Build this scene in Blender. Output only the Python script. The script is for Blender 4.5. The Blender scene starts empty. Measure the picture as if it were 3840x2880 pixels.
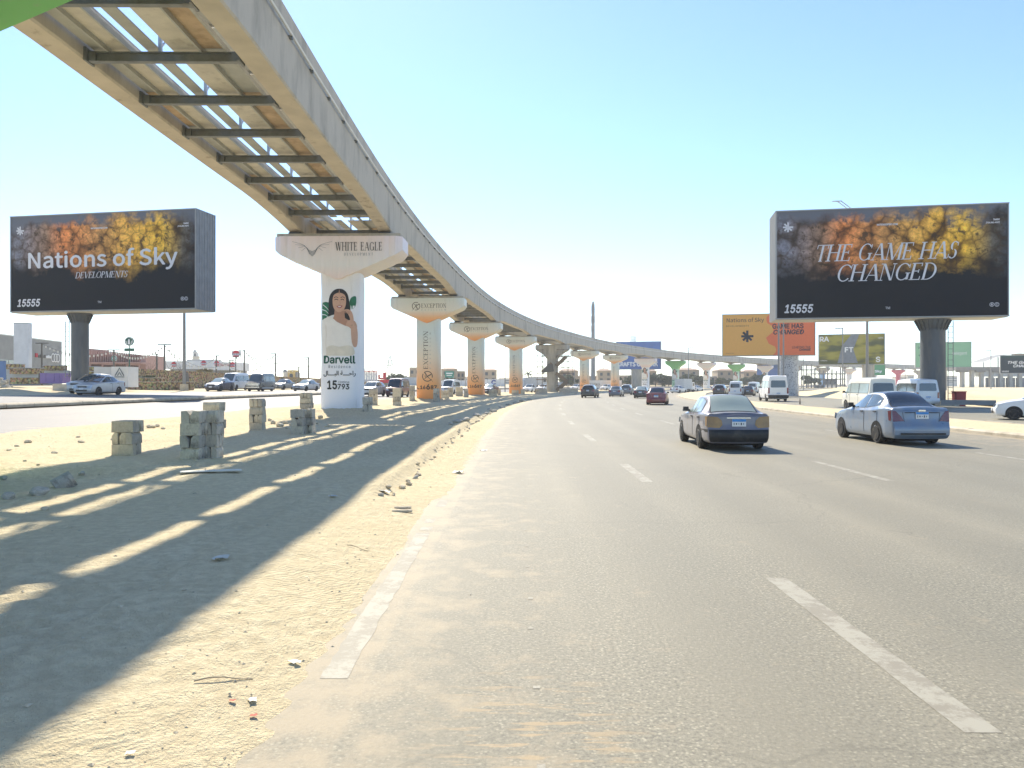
import bpy, bmesh, math, random
import numpy as np
from mathutils import Vector, Matrix
R = math.radians
random.seed(7); rng = np.random.default_rng(11)
sc = bpy.context.scene
COL = sc.collection

# ------------------------------------------------------------- camera, sky, sun, exposure
F = 2886.0; CH = 1.75                                   # focal length in pixels of the 3840 wide photograph, eye height
cam = bpy.data.cameras.new('camera'); cam.lens = F * 36 / 3840; cam.sensor_width = 36
cam.clip_start = 0.1; cam.clip_end = 6000
co = bpy.data.objects.new('camera', cam); COL.objects.link(co)
co.location = (0, 0, CH); co.rotation_euler = (R(90), 0, 0); sc.camera = co

HAZE = 0.00044                                           # even density of the dusty air
SX, SY = 0.335, -1.05                                     # ground shift of a shadow for one metre of height
SUN_EL = math.atan2(1, math.hypot(SX, SY))
w = bpy.data.worlds.new('World'); sc.world = w; w.use_nodes = True
nt = w.node_tree; bg = nt.nodes['Background']
sky = nt.nodes.new('ShaderNodeTexSky'); sky.sky_type = 'NISHITA'; sky.sun_disc = False
sky.sun_elevation = SUN_EL; sky.sun_rotation = math.atan2(-SX, -SY)
sky.altitude = 0; sky.air_density = 0.9; sky.dust_density = 0.12; sky.ozone_density = 4.5
nt.links.new(sky.outputs[0], bg.inputs[0]); bg.inputs[1].default_value = 0.082
sl = bpy.data.lights.new('sun', 'SUN'); sl.energy = 2.85; sl.angle = R(0.55); sl.color = (1, 0.91, 0.76)
so = bpy.data.objects.new('sun', sl); COL.objects.link(so)
so.rotation_euler = Vector((SX, SY, -1)).to_track_quat('-Z', 'Y').to_euler(); so.location = (-20, 60, 60)
sc.view_settings.view_transform = 'Standard'; sc.view_settings.look = 'None'
sc.view_settings.exposure = 1.6; sc.view_settings.gamma = 1
sc.cycles.use_adaptive_sampling = True
sc.cycles.max_bounces = 5; sc.cycles.diffuse_bounces = 3; sc.cycles.glossy_bounces = 2
sc.cycles.volume_bounces = 0

# ------------------------------------------------------------- materials
MATS = {}
def new_mat(name):
    m = bpy.data.materials.new(name); m.use_nodes = True
    return m, m.node_tree, m.node_tree.nodes['Principled BSDF']
def L(nt, a, b): nt.links.new(a, b)
def N(nt, t, **k):
    n = nt.nodes.new(t)
    for a, b in k.items(): setattr(n, a, b)
    return n
def noise(nt, vec, scale, detail=4, rough=.55):
    n = N(nt, 'ShaderNodeTexNoise'); n.inputs['Scale'].default_value = scale
    n.inputs['Detail'].default_value = detail; n.inputs['Roughness'].default_value = rough
    if vec: L(nt, vec, n.inputs['Vector'])
    return n
def ramp(nt, fac, stops, interp='LINEAR'):
    r = N(nt, 'ShaderNodeValToRGB'); r.color_ramp.interpolation = interp
    el = r.color_ramp.elements
    while len(el) < len(stops): el.new(0.5)
    for e, (p, c) in zip(el, stops):
        e.position = p; e.color = (*c, 1) if len(c) == 3 else c
    if fac: L(nt, fac, r.inputs[0])
    return r
def mix(nt, fac, a, b, mode='MIX'):
    n = N(nt, 'ShaderNodeMix', data_type='RGBA', blend_type=mode)
    for sock, v in ((n.inputs[0], fac), (n.inputs[6], a), (n.inputs[7], b)):
        if isinstance(v, (int, float)): sock.default_value = v
        elif isinstance(v, tuple): sock.default_value = (*v, 1)
        else: L(nt, v, sock)
    return n.outputs[2]
def mat(name, col=(.5, .5, .5), rough=.7, metal=0, var=.12, vs=3, bump=0, bs=40, coat=0, spec=.5, dirt=None, ds=1.5, dt=(.5, .75), stretch=None):
    """plain procedural material: base colour, slow tone variation, optional dirt patches and fine bump"""
    if name in MATS: return MATS[name]
    m, nt, b = new_mat(name)
    tc = N(nt, 'ShaderNodeTexCoord'); v = tc.outputs['Object']
    if stretch:
        mp = N(nt, 'ShaderNodeMapping'); mp.inputs['Scale'].default_value = stretch; L(nt, v, mp.inputs[0]); v = mp.outputs[0]
    n1 = noise(nt, v, vs, 5)
    c = ramp(nt, n1.outputs[0], [(.28, tuple(x * (1 - var) for x in col)), (.72, tuple(min(1, x * (1 + var)) for x in col))]).outputs[0]
    if dirt:
        n2 = noise(nt, v, ds, 6, .65)
        c = mix(nt, ramp(nt, n2.outputs[0], [(dt[0], (0, 0, 0)), (dt[1], (1, 1, 1))]).outputs[0], c, dirt)
    L(nt, c, b.inputs['Base Color'])
    b.inputs['Roughness'].default_value = rough; b.inputs['Metallic'].default_value = metal
    b.inputs['Coat Weight'].default_value = coat; b.inputs['Coat Roughness'].default_value = .06
    b.inputs['Specular IOR Level'].default_value = spec
    if bump:
        n3 = noise(nt, v, bs, 4); bn = N(nt, 'ShaderNodeBump'); bn.inputs['Strength'].default_value = bump
        bn.inputs['Distance'].default_value = .02
        L(nt, n3.outputs[0], bn.inputs['Height']); L(nt, bn.outputs[0], b.inputs['Normal'])
    MATS[name] = m
    return m

# ------------------------------------------------------------- mesh helpers
class MB:
    def __init__(s): s.v = []; s.f = []; s.mi = []
    def add(s, vs, fs, mi=0):
        o = len(s.v); s.v += [tuple(p) for p in vs]; s.f += [tuple(i + o for i in f) for f in fs]; s.mi += [mi] * len(fs); return s
    def box(s, c, d, rz=0, mi=0, taper=1.0, jit=0):
        ca, sa = math.cos(rz), math.sin(rz); vs = []
        for z in (-.5, .5):
            t = taper if z > 0 else 1
            for x, y in ((-.5, -.5), (.5, -.5), (.5, .5), (-.5, .5)):
                X, Y = x * d[0] * t, y * d[1] * t
                if jit: X += random.uniform(-jit, jit); Y += random.uniform(-jit, jit)
                vs.append((c[0] + X * ca - Y * sa, c[1] + X * sa + Y * ca, c[2] + z * d[2] + (random.uniform(-jit, jit) if jit else 0)))
        return s.add(vs, [(3, 2, 1, 0), (4, 5, 6, 7), (0, 1, 5, 4), (1, 2, 6, 5), (2, 3, 7, 6), (3, 0, 4, 7)], mi)
    def bar(s, a, b, wd, ht, up=(0, 0, 1), mi=0):
        a, b = Vector(a), Vector(b); d = (b - a).normalized(); u = Vector(up)
        x = d.cross(u)
        if x.length < 1e-5: x = d.cross(Vector((1, 0, 0)))
        x.normalize(); y = x.cross(d)
        vs = [p + x * (i * wd / 2) + y * (j * ht / 2) for p in (a, b) for i, j in ((-1, -1), (1, -1), (1, 1), (-1, 1))]
        return s.add(vs, [(3, 2, 1, 0), (4, 5, 6, 7), (0, 1, 5, 4), (1, 2, 6, 5), (2, 3, 7, 6), (3, 0, 4, 7)], mi)
    def tube(s, pts, r, n=8, mi=0, r2=None, caps=True):
        pts = [Vector(p) for p in pts]; m = len(pts); vs = []; fs = []
        for i, p in enumerate(pts):
            d = (pts[min(i + 1, m - 1)] - pts[max(i - 1, 0)]).normalized()
            x = d.cross(Vector((0, 0, 1)))
            if x.length < 1e-4: x = Vector((1, 0, 0))
            x.normalize(); y = x.cross(d); rr = r if r2 is None else r + (r2 - r) * i / (m - 1)
            for k in range(n):
                a = 2 * math.pi * k / n; vs.append(p + x * (rr * math.cos(a)) + y * (rr * math.sin(a)))
        for i in range(m - 1):
            for k in range(n):
                fs.append((i * n + k, i * n + (k + 1) % n, (i + 1) * n + (k + 1) % n, (i + 1) * n + k))
        if caps: fs += [tuple(range(n))[::-1], tuple((m - 1) * n + k for k in range(n))]
        return s.add(vs, fs, mi)
    def lathe(s, prof, n=24, c=(0, 0, 0), axis='z', mi=0):
        vs = []; fs = []
        for r, z in prof:
            for k in range(n):
                a = 2 * math.pi * k / n; x, y = r * math.cos(a), r * math.sin(a)
                p = {'z': (x, y, z), 'x': (z, x, y), 'y': (x, z, y)}[axis]
                vs.append((p[0] + c[0], p[1] + c[1], p[2] + c[2]))
        for i in range(len(prof) - 1):
            for k in range(n):
                fs.append((i * n + k, i * n + (k + 1) % n, (i + 1) * n + (k + 1) % n, (i + 1) * n + k))
        fs += [tuple(range(n))[::-1], tuple((len(prof) - 1) * n + k for k in range(n))]
        return s.add(vs, fs, mi)
    def prism(s, poly, y0, y1, mi=0, fn=None):
        """polygon in x,z pushed from y0 to y1"""
        n = len(poly); vs = [(x, y0, z) for x, z in poly] + [(x, y1, z) for x, z in poly]
        if fn: vs = [fn(p) for p in vs]
        return s.add(vs, [tuple(range(n)), tuple(range(n, 2 * n))[::-1]] + [(i, i + n, (i + 1) % n + n, (i + 1) % n) for i in range(n)], mi)
    def grid(s, pts, nu, nv, mi=0):
        """pts[u*nv+v]"""
        return s.add(pts, [(u * nv + v, (u + 1) * nv + v, (u + 1) * nv + v + 1, u * nv + v + 1) for u in range(nu - 1) for v in range(nv - 1)], mi)
    def mesh(s, name, mats, smooth=None, org=None):
        me = bpy.data.meshes.new(name)
        v = s.v if org is None else [(a - org[0], b - org[1], c - org[2]) for a, b, c in s.v]
        me.from_pydata(v, [], s.f)
        for m in (mats if isinstance(mats, (list, tuple)) else [mats]): me.materials.append(m)
        if len(set(s.mi)) > 1: me.polygons.foreach_set('material_index', s.mi)
        if smooth:
            me.polygons.foreach_set('use_smooth', [True] * len(me.polygons)); me.set_sharp_from_angle(angle=R(smooth))
        me.update(); return me
    def build(s, name, mats, parent=None, smooth=None, org=None):
        if parent is not None and org is None and parent.get('_org') is not None: org = parent['_org']
        return link(name, s.mesh(name, mats, smooth, org), parent)
def link(name, me, parent=None, loc=None, rz=None):
    o = bpy.data.objects.new(name, me); COL.objects.link(o)
    if parent is not None: o.parent = parent
    if loc is not None: o.location = loc
    if rz is not None: o.rotation_euler = (0, 0, rz)
    return o
def tag(o, label=None, cat=None, group=None, kind=None):
    for k, v in (('label', label), ('category', cat), ('group', group), ('kind', kind)):
        if v: o[k] = v
    return o
def thing(name, label, cat, loc=(0, 0, 0), rz=0, group=None, world=False):
    """empty at the thing's base; world=True: parts are given in world coordinates"""
    o = link(name, None, None, loc, rz); o.empty_display_size = .3
    if world: o['_org'] = list(loc)
    return tag(o, label, cat, group)
def copy_tree(o, parent=None):
    c = o.copy(); COL.objects.link(c); c.parent = parent
    for ch in list(o.children): copy_tree(ch, c)
    return c
def fixed(o, mats):
    """per-object materials on shared mesh data"""
    for i, m in enumerate(mats):
        o.material_slots[i].link = 'OBJECT'; o.material_slots[i].material = m
def P(px, py, Y): return Vector(((px - 1920) / F * Y, Y, CH + (1440 - py) / F * Y))

# ------------------------------------------------------------- path of the guideway and height of the land
PIER = [(-9.3, -44), (-8.75, -17), (-8.78, 11), (-8.8, 40), (-7.35, 68), (-4.5, 95.8), (.6, 123.4), (7.9, 150.3), (16.7, 177), (27.2, 203),
        (39.6, 228.2), (53.6, 252.4), (69.6, 275.3), (86.7, 297.5), (104.8, 318.7), (124.3, 338.6), (144.5, 358), (165.2, 377), (186.3, 395.5), (207.6, 413.7), (229, 432), (252, 451)]
def catmull(Q, n):
    Q = np.array(Q, float); out = []
    for i in range(len(Q) - 1):
        p0 = Q[max(i - 1, 0)] if i > 0 else 2 * Q[0] - Q[1]; p1, p2 = Q[i], Q[i + 1]
        p3 = Q[i + 2] if i + 2 < len(Q) else 2 * Q[-1] - Q[-2]
        for t in np.linspace(0, 1, n, endpoint=False):
            out.append(.5 * (2 * p1 + (p2 - p0) * t + (2 * p0 - 5 * p1 + 4 * p2 - p3) * t * t + (3 * p1 - p0 - 3 * p2 + p3) * t ** 3))
    out.append(Q[-1]); return np.array(out)
NS = 28
class Line:
    """smoothed centre line with arc length"""
    def __init__(s, pts):
        q = catmull(pts, NS)
        for _ in range(40): q[1:-1] = .5 * q[1:-1] + .25 * (q[:-2] + q[2:])
        s.p = q; t = np.gradient(q, axis=0); s.t = t / np.linalg.norm(t, axis=1)[:, None]
        s.arc = np.concatenate([[0], np.cumsum(np.linalg.norm(np.diff(q, axis=0), axis=1))])
    def ctr(s, a): return tuple(np.interp(a, s.arc, c) for c in (s.p[:, 0], s.p[:, 1], s.t[:, 0], s.t[:, 1]))
    def at(s, a, o, z=0): x, y, tx, ty = s.ctr(a); return (float(x + ty * o), float(y - tx * o), float(z))
    def hdg(s, a): _, _, tx, ty = s.ctr(a); return -math.atan2(tx, ty)
ROADL = Line([(-9.25, -44), (-9.25, -17), (-9.2, 11)] + PIER[3:])      # the roads run parallel to this line
RAIL = Line(PIER)                                                      # the guideway stands on this one
PATH, TAN, ARC, ctr, at, hdg = ROADL.p, ROADL.t, ROADL.arc, ROADL.ctr, ROADL.at, ROADL.hdg
gat = RAIL.at
def pier_s(i): return RAIL.arc[i * NS]
def off(X, Y):
    """signed offset from the guideway line (right positive) and arc length"""
    X = np.atleast_1d(np.asarray(X, float)); Y = np.atleast_1d(np.asarray(Y, float)); o = np.empty(X.shape); a = np.empty(X.shape)
    for i in range(0, len(X), 4000):
        dx = X[i:i + 4000, None] - PATH[None, :, 0]; dy = Y[i:i + 4000, None] - PATH[None, :, 1]
        k = np.argmin(dx * dx + dy * dy, axis=1); j = np.arange(len(k))
        o[i:i + 4000] = dx[j, k] * TAN[k, 1] - dy[j, k] * TAN[k, 0]
        a[i:i + 4000] = ARC[k] + dx[j, k] * TAN[k, 0] + dy[j, k] * TAN[k, 1]
    return o, a
LO = [-400, -120, -60, -40, -30, -27, -15.6, -15.3, -15, -6.9, -3.2, -1, 1, 4.5, 7.0, 7.25, 7.9, 25.4, 25.6, 29.4, 29.6, 43, 46, 60, 120, 400]
LZ = [1.6, 1.6, 1.5, 1.15, 1.0, .90, .80, .72, .58, .24, .24, .24, .22, .17, .12, .03, 0, 0, .14, .14, 0, 0, .25, .45, .3, 0]
def zo(o): return np.interp(o, LO, LZ)
def terrain(x, y): return float(zo(off(x, y)[0])[0])
def G(px, py):
    """where the line of sight through a photograph pixel meets the land"""
    Y0 = 2.0
    for Y in np.geomspace(2.5, 600, 500):
        p = P(px, py, Y)
        if p.z <= terrain(p.x, p.y):
            for _ in range(20):
                m = .5 * (Y0 + Y); p = P(px, py, m)
                if p.z <= terrain(p.x, p.y): Y = m
                else: Y0 = m
            return P(px, py, Y)
        Y0 = Y
    return P(px, py, 600)
# ------------------------------------------------------------- ground materials
def ground_mats():
    m, nt, b = new_mat('sand'); tc = N(nt, 'ShaderNodeTexCoord'); v = tc.outputs['Object']
    n1 = noise(nt, v, .5, 7, .65); n2 = noise(nt, v, 9, 8, .7); n3 = noise(nt, v, 70, 3)
    c = ramp(nt, n1.outputs[0], [(.3, (.68, .575, .365)), (.7, (.78, .68, .465))]).outputs[0]
    c = mix(nt, ramp(nt, n2.outputs[0], [(.42, (1, 1, 1)), (.62, (0, 0, 0))]).outputs[0], c, (.62, .52, .335))
    vo = N(nt, 'ShaderNodeTexVoronoi'); vo.inputs['Scale'].default_value = 16; L(nt, v, vo.inputs[0])
    c = mix(nt, ramp(nt, vo.outputs[0], [(.06, (.8, .8, .8)), (.11, (0, 0, 0))]).outputs[0], c, (.46, .38, .25))
    L(nt, c, b.inputs['Base Color']); b.inputs['Roughness'].default_value = 1; b.inputs['Specular IOR Level'].default_value = .1
    mp = N(nt, 'ShaderNodeMapping'); mp.inputs['Scale'].default_value = (5, 1.1, 1); mp.inputs['Rotation'].default_value = (0, 0, R(-62)); L(nt, v, mp.inputs[0])
    n4 = noise(nt, mp.outputs[0], 4.5, 6, .62)
    a = N(nt, 'ShaderNodeMath', operation='MULTIPLY_ADD'); L(nt, n4.outputs[0], a.inputs[0]); a.inputs[1].default_value = .5; L(nt, n2.outputs[0], a.inputs[2])
    a2 = N(nt, 'ShaderNodeMath', operation='MULTIPLY_ADD'); L(nt, n3.outputs[0], a2.inputs[0]); a2.inputs[1].default_value = .35; L(nt, a.outputs[0], a2.inputs[2])
    mw = N(nt, 'ShaderNodeMapping'); mw.inputs['Rotation'].default_value = (0, 0, R(38)); L(nt, v, mw.inputs[0])
    wv = N(nt, 'ShaderNodeTexWave'); wv.inputs['Scale'].default_value = 6.5; wv.inputs['Distortion'].default_value = 9; wv.inputs['Detail'].default_value = 2; wv.inputs['Detail Scale'].default_value = .7; L(nt, mw.outputs[0], wv.inputs[0])   # tread marks of tyres
    mk = noise(nt, mw.outputs[0], .42, 3); wm = N(nt, 'ShaderNodeMath', operation='MULTIPLY'); L(nt, wv.outputs['Fac'], wm.inputs[0]); L(nt, ramp(nt, mk.outputs[0], [(.50, (0, 0, 0)), (.66, (.13, .13, .13))]).outputs[0], wm.inputs[1])
    a3 = N(nt, 'ShaderNodeMath', operation='ADD'); L(nt, wm.outputs[0], a3.inputs[0]); L(nt, a2.outputs[0], a3.inputs[1]); a2 = a3
    bn = N(nt, 'ShaderNodeBump'); bn.inputs['Strength'].default_value = .8; bn.inputs['Distance'].default_value = .07
    L(nt, a2.outputs[0], bn.inputs['Height']); L(nt, bn.outputs[0], b.inputs['Normal']); MATS['sand'] = m
    def asphalt(name, c0, c1, dust, dstops):
        m, nt, b = new_mat(name); tc = N(nt, 'ShaderNodeTexCoord'); v = tc.outputs['Object']
        n1 = noise(nt, v, .25, 6, .6); n2 = noise(nt, v, 38, 6, .75)
        mp = N(nt, 'ShaderNodeMapping'); mp.inputs['Scale'].default_value = (1.2, .06, 1); L(nt, v, mp.inputs[0])
        n3 = noise(nt, mp.outputs[0], 1.0, 5)
        c = ramp(nt, n2.outputs[0], [(.34, c0), (.66, c1)]).outputs[0]
        vo = N(nt, 'ShaderNodeTexVoronoi'); vo.inputs['Scale'].default_value = 30; L(nt, v, vo.inputs[0])
        c = mix(nt, ramp(nt, vo.outputs[0], [(.16, (.55, .55, .55)), (.3, (0, 0, 0))]).outputs[0], c, tuple(min(1, x * 1.55) for x in c1))
        f = N(nt, 'ShaderNodeMath', operation='MULTIPLY'); L(nt, n1.outputs[0], f.inputs[0]); L(nt, n3.outputs[0], f.inputs[1])
        c = mix(nt, ramp(nt, f.outputs[0], dstops).outputs[0], c, dust)
        tk = N(nt, 'ShaderNodeAttribute', attribute_name='track'); tm = N(nt, 'ShaderNodeMath', operation='MULTIPLY'); L(nt, tk.outputs['Fac'], tm.inputs[0]); L(nt, n3.outputs[0], tm.inputs[1])
        c = mix(nt, tm.outputs[0], c, tuple(.86 * (p + q) / 2 for p, q in zip(c0, c1)))
        vc = N(nt, 'ShaderNodeTexVoronoi', feature='DISTANCE_TO_EDGE'); vc.inputs['Scale'].default_value = .17; wv = noise(nt, v, 1.1, 5); wa = N(nt, 'ShaderNodeVectorMath', operation='MULTIPLY_ADD'); L(nt, wv.outputs['Color'], wa.inputs[0]); wa.inputs[1].default_value = (.9, .9, 0); L(nt, v, wa.inputs[2]); L(nt, wa.outputs[0], vc.inputs[0])
        c = mix(nt, ramp(nt, vc.outputs[0], [(.0, (.25, .25, .25)), (.003, (0, 0, 0))]).outputs[0], c, tuple(x * .8 for x in c0))
        at_ = N(nt, 'ShaderNodeAttribute', attribute_name='dust'); n5 = noise(nt, v, 2.2, 6, .7)
        dm = N(nt, 'ShaderNodeMath', operation='MULTIPLY_ADD'); L(nt, n5.outputs[0], dm.inputs[0]); dm.inputs[1].default_value = 1.2; L(nt, at_.outputs['Fac'], dm.inputs[2])
        c = mix(nt, ramp(nt, dm.outputs[0], [(.75, (0, 0, 0)), (1.6, (.85, .85, .85))]).outputs[0], c, (.34, .28, .185))
        if name == 'asphalt':                                                   # worn rough patch near the verge, dust caught in its cross ridges
            mpd = N(nt, 'ShaderNodeMapping'); mpd.inputs['Location'].default_value = (-.12 * 1.1, -3.75 * .62, 0); mpd.inputs['Scale'].default_value = (1.1, .62, 0); L(nt, v, mpd.inputs[0])
            ln_ = N(nt, 'ShaderNodeVectorMath', operation='LENGTH'); L(nt, mpd.outputs[0], ln_.inputs[0])
            mpr = N(nt, 'ShaderNodeMapping'); mpr.inputs['Scale'].default_value = (3.2, 17, 1); L(nt, v, mpr.inputs[0]); nr = noise(nt, mpr.outputs[0], 1.0, 4, .6)
            fm = N(nt, 'ShaderNodeMath', operation='MULTIPLY'); L(nt, ramp(nt, ln_.outputs['Value'], [(.25, (1, 1, 1)), (.75, (0, 0, 0))]).outputs[0], fm.inputs[0]); L(nt, ramp(nt, nr.outputs[0], [(.53, (0, 0, 0)), (.62, (.85, .85, .85))]).outputs[0], fm.inputs[1])
            c = mix(nt, fm.outputs[0], c, (.36, .27, .15))
            mo = N(nt, 'ShaderNodeMapping'); mo.inputs['Scale'].default_value = (1.0, .35, 1); L(nt, v, mo.inputs[0]); no = noise(nt, mo.outputs[0], .8, 7, .7)
            c = mix(nt, ramp(nt, no.outputs[0], [(.62, (0, 0, 0)), (.72, (.35, .35, .35))]).outputs[0], c, (.11, .10, .08))
        L(nt, c, b.inputs['Base Color']); b.inputs['Roughness'].default_value = .66; b.inputs['Specular IOR Level'].default_value = .4
        bn = N(nt, 'ShaderNodeBump'); bn.inputs['Strength'].default_value = .5; bn.inputs['Distance'].default_value = .012
        L(nt, n2.outputs[0], bn.inputs['Height']); L(nt, bn.outputs[0], b.inputs['Normal']); MATS[name] = m
    asphalt('asphalt', (.085, .078, .056), (.32, .295, .215), (.27, .24, .17), [(.18, (0, 0, 0)), (.42, (.75, .75, .75))])
    asphalt('asphalt_pale', (.105, .10, .093), (.15, .143, .132), (.17, .156, .13), [(.2, (0, 0, 0)), (.45, (.7, .7, .7))])
    m, nt, b = new_mat('road_paint'); tc = N(nt, 'ShaderNodeTexCoord'); v = tc.outputs['Object']
    n1 = noise(nt, v, 3.2, 9, .8)
    c = mix(nt, ramp(nt, n1.outputs[0], [(.46, (1, 1, 1)), (.54, (0, 0, 0))]).outputs[0], (.325, .305, .24), (.235, .212, .16))
    L(nt, c, b.inputs['Base Color']); b.inputs['Roughness'].default_value = .7; MATS['road_paint'] = m
ground_mats()
SAND = MATS['sand']
mat('kerb', (.52, .46, .35), .9, var=.2, vs=2, bump=.3, bs=20, dirt=(.3, .26, .19), ds=1.2)
mat('gravel', (.36, .32, .25), .95, var=.3, vs=8)

# ------------------------------------------------------------- land sheet, roads, kerbs
def land():
    rad = np.concatenate([[0], np.geomspace(3, 3500, 90)]); ang = np.linspace(0, 2 * math.pi, 181)[:-1]
    RR, AA = np.meshgrid(rad[1:], ang, indexing='ij'); X = (RR * np.sin(AA)).ravel(); Y = (40 + RR * np.cos(AA)).ravel()
    o, a = off(X, Y); far = np.clip((np.hypot(X, Y - 40) - 300) / 300, 0, 1)
    Z = np.where((o > -17) & (o < 48), zo(o) - .30, zo(o) - .02)
    Z = Z * (1 - far) + far * 0.0
    n = len(ang); mb = MB(); vs = [(0, 40, .0)] + list(zip(X.tolist(), Y.tolist(), Z.tolist())); fs = [(0, 1 + k, 1 + (k + 1) % n) for k in range(n)]
    for i in range(len(rad) - 2):
        for k in range(n): fs.append((1 + i * n + k, 1 + (i + 1) * n + k, 1 + (i + 1) * n + (k + 1) % n, 1 + i * n + (k + 1) % n))
    mb.add(vs, fs); tag(mb.build('ground', SAND, smooth=60), kind='structure')
land()
S_END = ARC[-1] - 5
def ribbon(name, os_, zs, m, s0=-1, s1=None, ds=2.0, kind='structure', smooth=40, parent=None):
    s1 = s1 or S_END; s0 = 12 if s0 < 0 else s0
    ss = np.arange(s0, s1, ds); pts = [at(s, o, z) for s in ss for o, z in zip(os_, zs)]
    mb = MB().grid(pts, len(ss), len(os_)); mb.f = [f[::-1] for f in mb.f]
    ob = mb.build(name, m, parent, smooth)
    if kind: tag(ob, kind=kind)
    return ob
RO = [7.2, 8.36, 8.40, 8.8, 9.4] + list(np.arange(10, 24.8, .5)) + [25, 25.5]
DUST = list(np.interp(RO, [7.2, 8.36, 8.40, 9.2, 10.6, 21, 25, 25.5], [.48, .34, .22, .14, .03, 0, .3, .8]))
TRK = [.5 + .5 * math.cos(2 * math.pi * ((o - 8.2) / 3.45 * 2 - .5)) for o in RO]
rd = ribbon('road', RO, [0] * len(RO), MATS['asphalt'])
ta = rd.data.attributes.new('track', 'FLOAT', 'POINT'); ta.data.foreach_set('value', np.tile(TRK, len(rd.data.vertices) // len(RO)).astype(np.float32))
da = rd.data.attributes.new('dust', 'FLOAT', 'POINT'); da.data.foreach_set('value', np.tile(DUST, len(rd.data.vertices) // len(RO)).astype(np.float32))
ribbon('road_opposite', [-15.2, -11, -6.5], [.57, .42, .235], MATS['asphalt_pale'])
ribbon('service_road', [29.5, 37, 43.5], [0, .0, 0], MATS['asphalt'])
ribbon('service_road_opposite', [-28, -22, -15.5], [.91, .86, .78], MATS['asphalt_pale'])
def kerb_island(name, o0, o1, z, m, top, zb0=0, zb1=0):
    rt = ribbon(name, [o0 + .22, (o0 + o1) / 2, o1 - .22], [z - .012, z + .05, z - .012], top)
    # kerb stones, 2 m each near the camera, one strip beyond
    for o, sgn, zb in ((o0, 1, zb0), (o1, -1, zb1)):
        ss = np.arange(30, 170, 2.0); mb = MB()
        for k, s in enumerate(ss):
            j = random.uniform(-.018, .018); jz = random.uniform(-.015, .012)
            ring = [(0, zb - .15), (0, z - .05), (.05, z), (.22, z), (.22, zb - .15)]
            m1 = MB(); pts = [at(q, o + sgn * (r[0]) + j, r[1] + (jz if r[1] > zb else 0)) for q in (s + .012, s + 1.988) for r in ring]
            n = 5; m1.add(pts, [(i, i + 1, n + i + 1, n + i) for i in range(n - 1)] + [tuple(range(n)), tuple(range(2 * n - 1, n - 1, -1))])
            m1.build('kerb_stone', MATS['kerb'], rt)
    return rt
isl = kerb_island('road_island', 25.4, 29.6, .15, None, SAND)
isl2 = kerb_island('roadside_kerb', -15.62, -14.98, .80, None, MATS['kerb'], .57, .78)
for nm, o0, o1, z in (('road_island', 25.4, 29.6, .15), ('roadside_kerb', -15.62, -14.98, .8)):   # far kerbs run on as one strip
    ribbon('kerb_strip', [o0, o0, o0 + .2], [-.1 + (.5 if o0 < 0 else 0), z, z], MATS['kerb'], s0=170, kind='stuff', parent=isl if o0 > 0 else isl2)
ribbon('kerb_strip', [29.4, 29.6, 29.6], [.15, .15, -.1], MATS['kerb'], s0=170, kind='stuff', parent=isl)

# ------------------------------------------------------------- the sandy median: fine relief
def vnoise(x, y, seed):
    """smooth value noise, vectorised"""
    xi = np.floor(x).astype(int); yi = np.floor(y).astype(int); fx = x - xi; fy = y - yi
    fx = fx * fx * (3 - 2 * fx); fy = fy * fy * (3 - 2 * fy)
    def h(a, b):
        n = (a * 374761393 + b * 668265263 + seed * 974634777) & 0x7fffffff
        n = ((n ^ (n >> 13)) * 1274126177) & 0x7fffffff
        return ((n ^ (n >> 16)) & 0xffff) / 65535.0 - .5
    return (h(xi, yi) * (1 - fx) + h(xi + 1, yi) * fx) * (1 - fy) + (h(xi, yi + 1) * (1 - fx) + h(xi + 1, yi + 1) * fx) * fy
MOUNDS = [(-8.8, 39.6, 2.8, .30), (-7.35, 68, 2.6, .28), (-4.5, 95.8, 2.6, .22)]
def sand_h(X, Y, o):
    z = zo(o)
    ledge = np.clip((Y - 11.2) / .8, 0, 1)
    edge = 7.12 + .12 * vnoise(Y * .9, Y * 0, 3) + .08 * vnoise(Y * 3.1, Y * 0 + 9, 4)
    step = np.clip((edge - o) / .05, 0, 1)
    z = np.where(o > 6.3, (1 - ledge) * np.interp(o, [6.3, 7.0, 7.7, 8.1, 8.9], [.17, .11, .035, -.015, -.14]) + ledge * (np.interp(o, [6.3, 7.0, 7.3, 7.9, 8.3, 8.9], [.17, .17, .022, .018, -.012, -.14]) * (1 - step) + .16 * step), z)
    amp = np.interp(np.abs(o - 1), [0, 5, 6.2, 6.9], [1, 1, .6, .16])
    z = z + amp * (.06 * vnoise(X * .35, Y * .35, 1) + .035 * vnoise(X * 1.1, Y * 1.1, 2) + .022 * vnoise(X * 2.6, Y * 2.6, 5)) + .018 * vnoise(X * 6, Y * 6, 6) * np.minimum(amp + .25, 1)
    q = X * .62 + Y * .78; r = X * .78 - Y * .62                       # tyre tracks running diagonally
    tr = np.clip(1 - np.abs(((r + .5 * np.sin(q * .35)) % 1.9) - .5) / .16, 0, 1) * np.clip((vnoise(r * .3, q * .12, 8) + .12) * 4, 0, 1)
    z = z - .035 * tr * amp + .022 * np.sin(r * 26 + 3 * vnoise(q * .8, r * .8, 15)) * np.clip((vnoise(r * .5, q * .2, 18) + .1) * 3, 0, 1) * np.minimum(amp + .3, 1)
    for mx, my, mr, mh in MOUNDS:
        d = np.hypot(X - mx, Y - my); z = z + mh * np.exp(-(d / mr) ** 2) * (1 + .5 * vnoise(X * 2, Y * 2, 12))
    d = np.hypot((X + 10.2) / 1.6, (Y - 13.5) / 1.0); z = z + .30 * np.exp(-d * d)                          # low spoil heap by the frame's left edge
    return z
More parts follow.
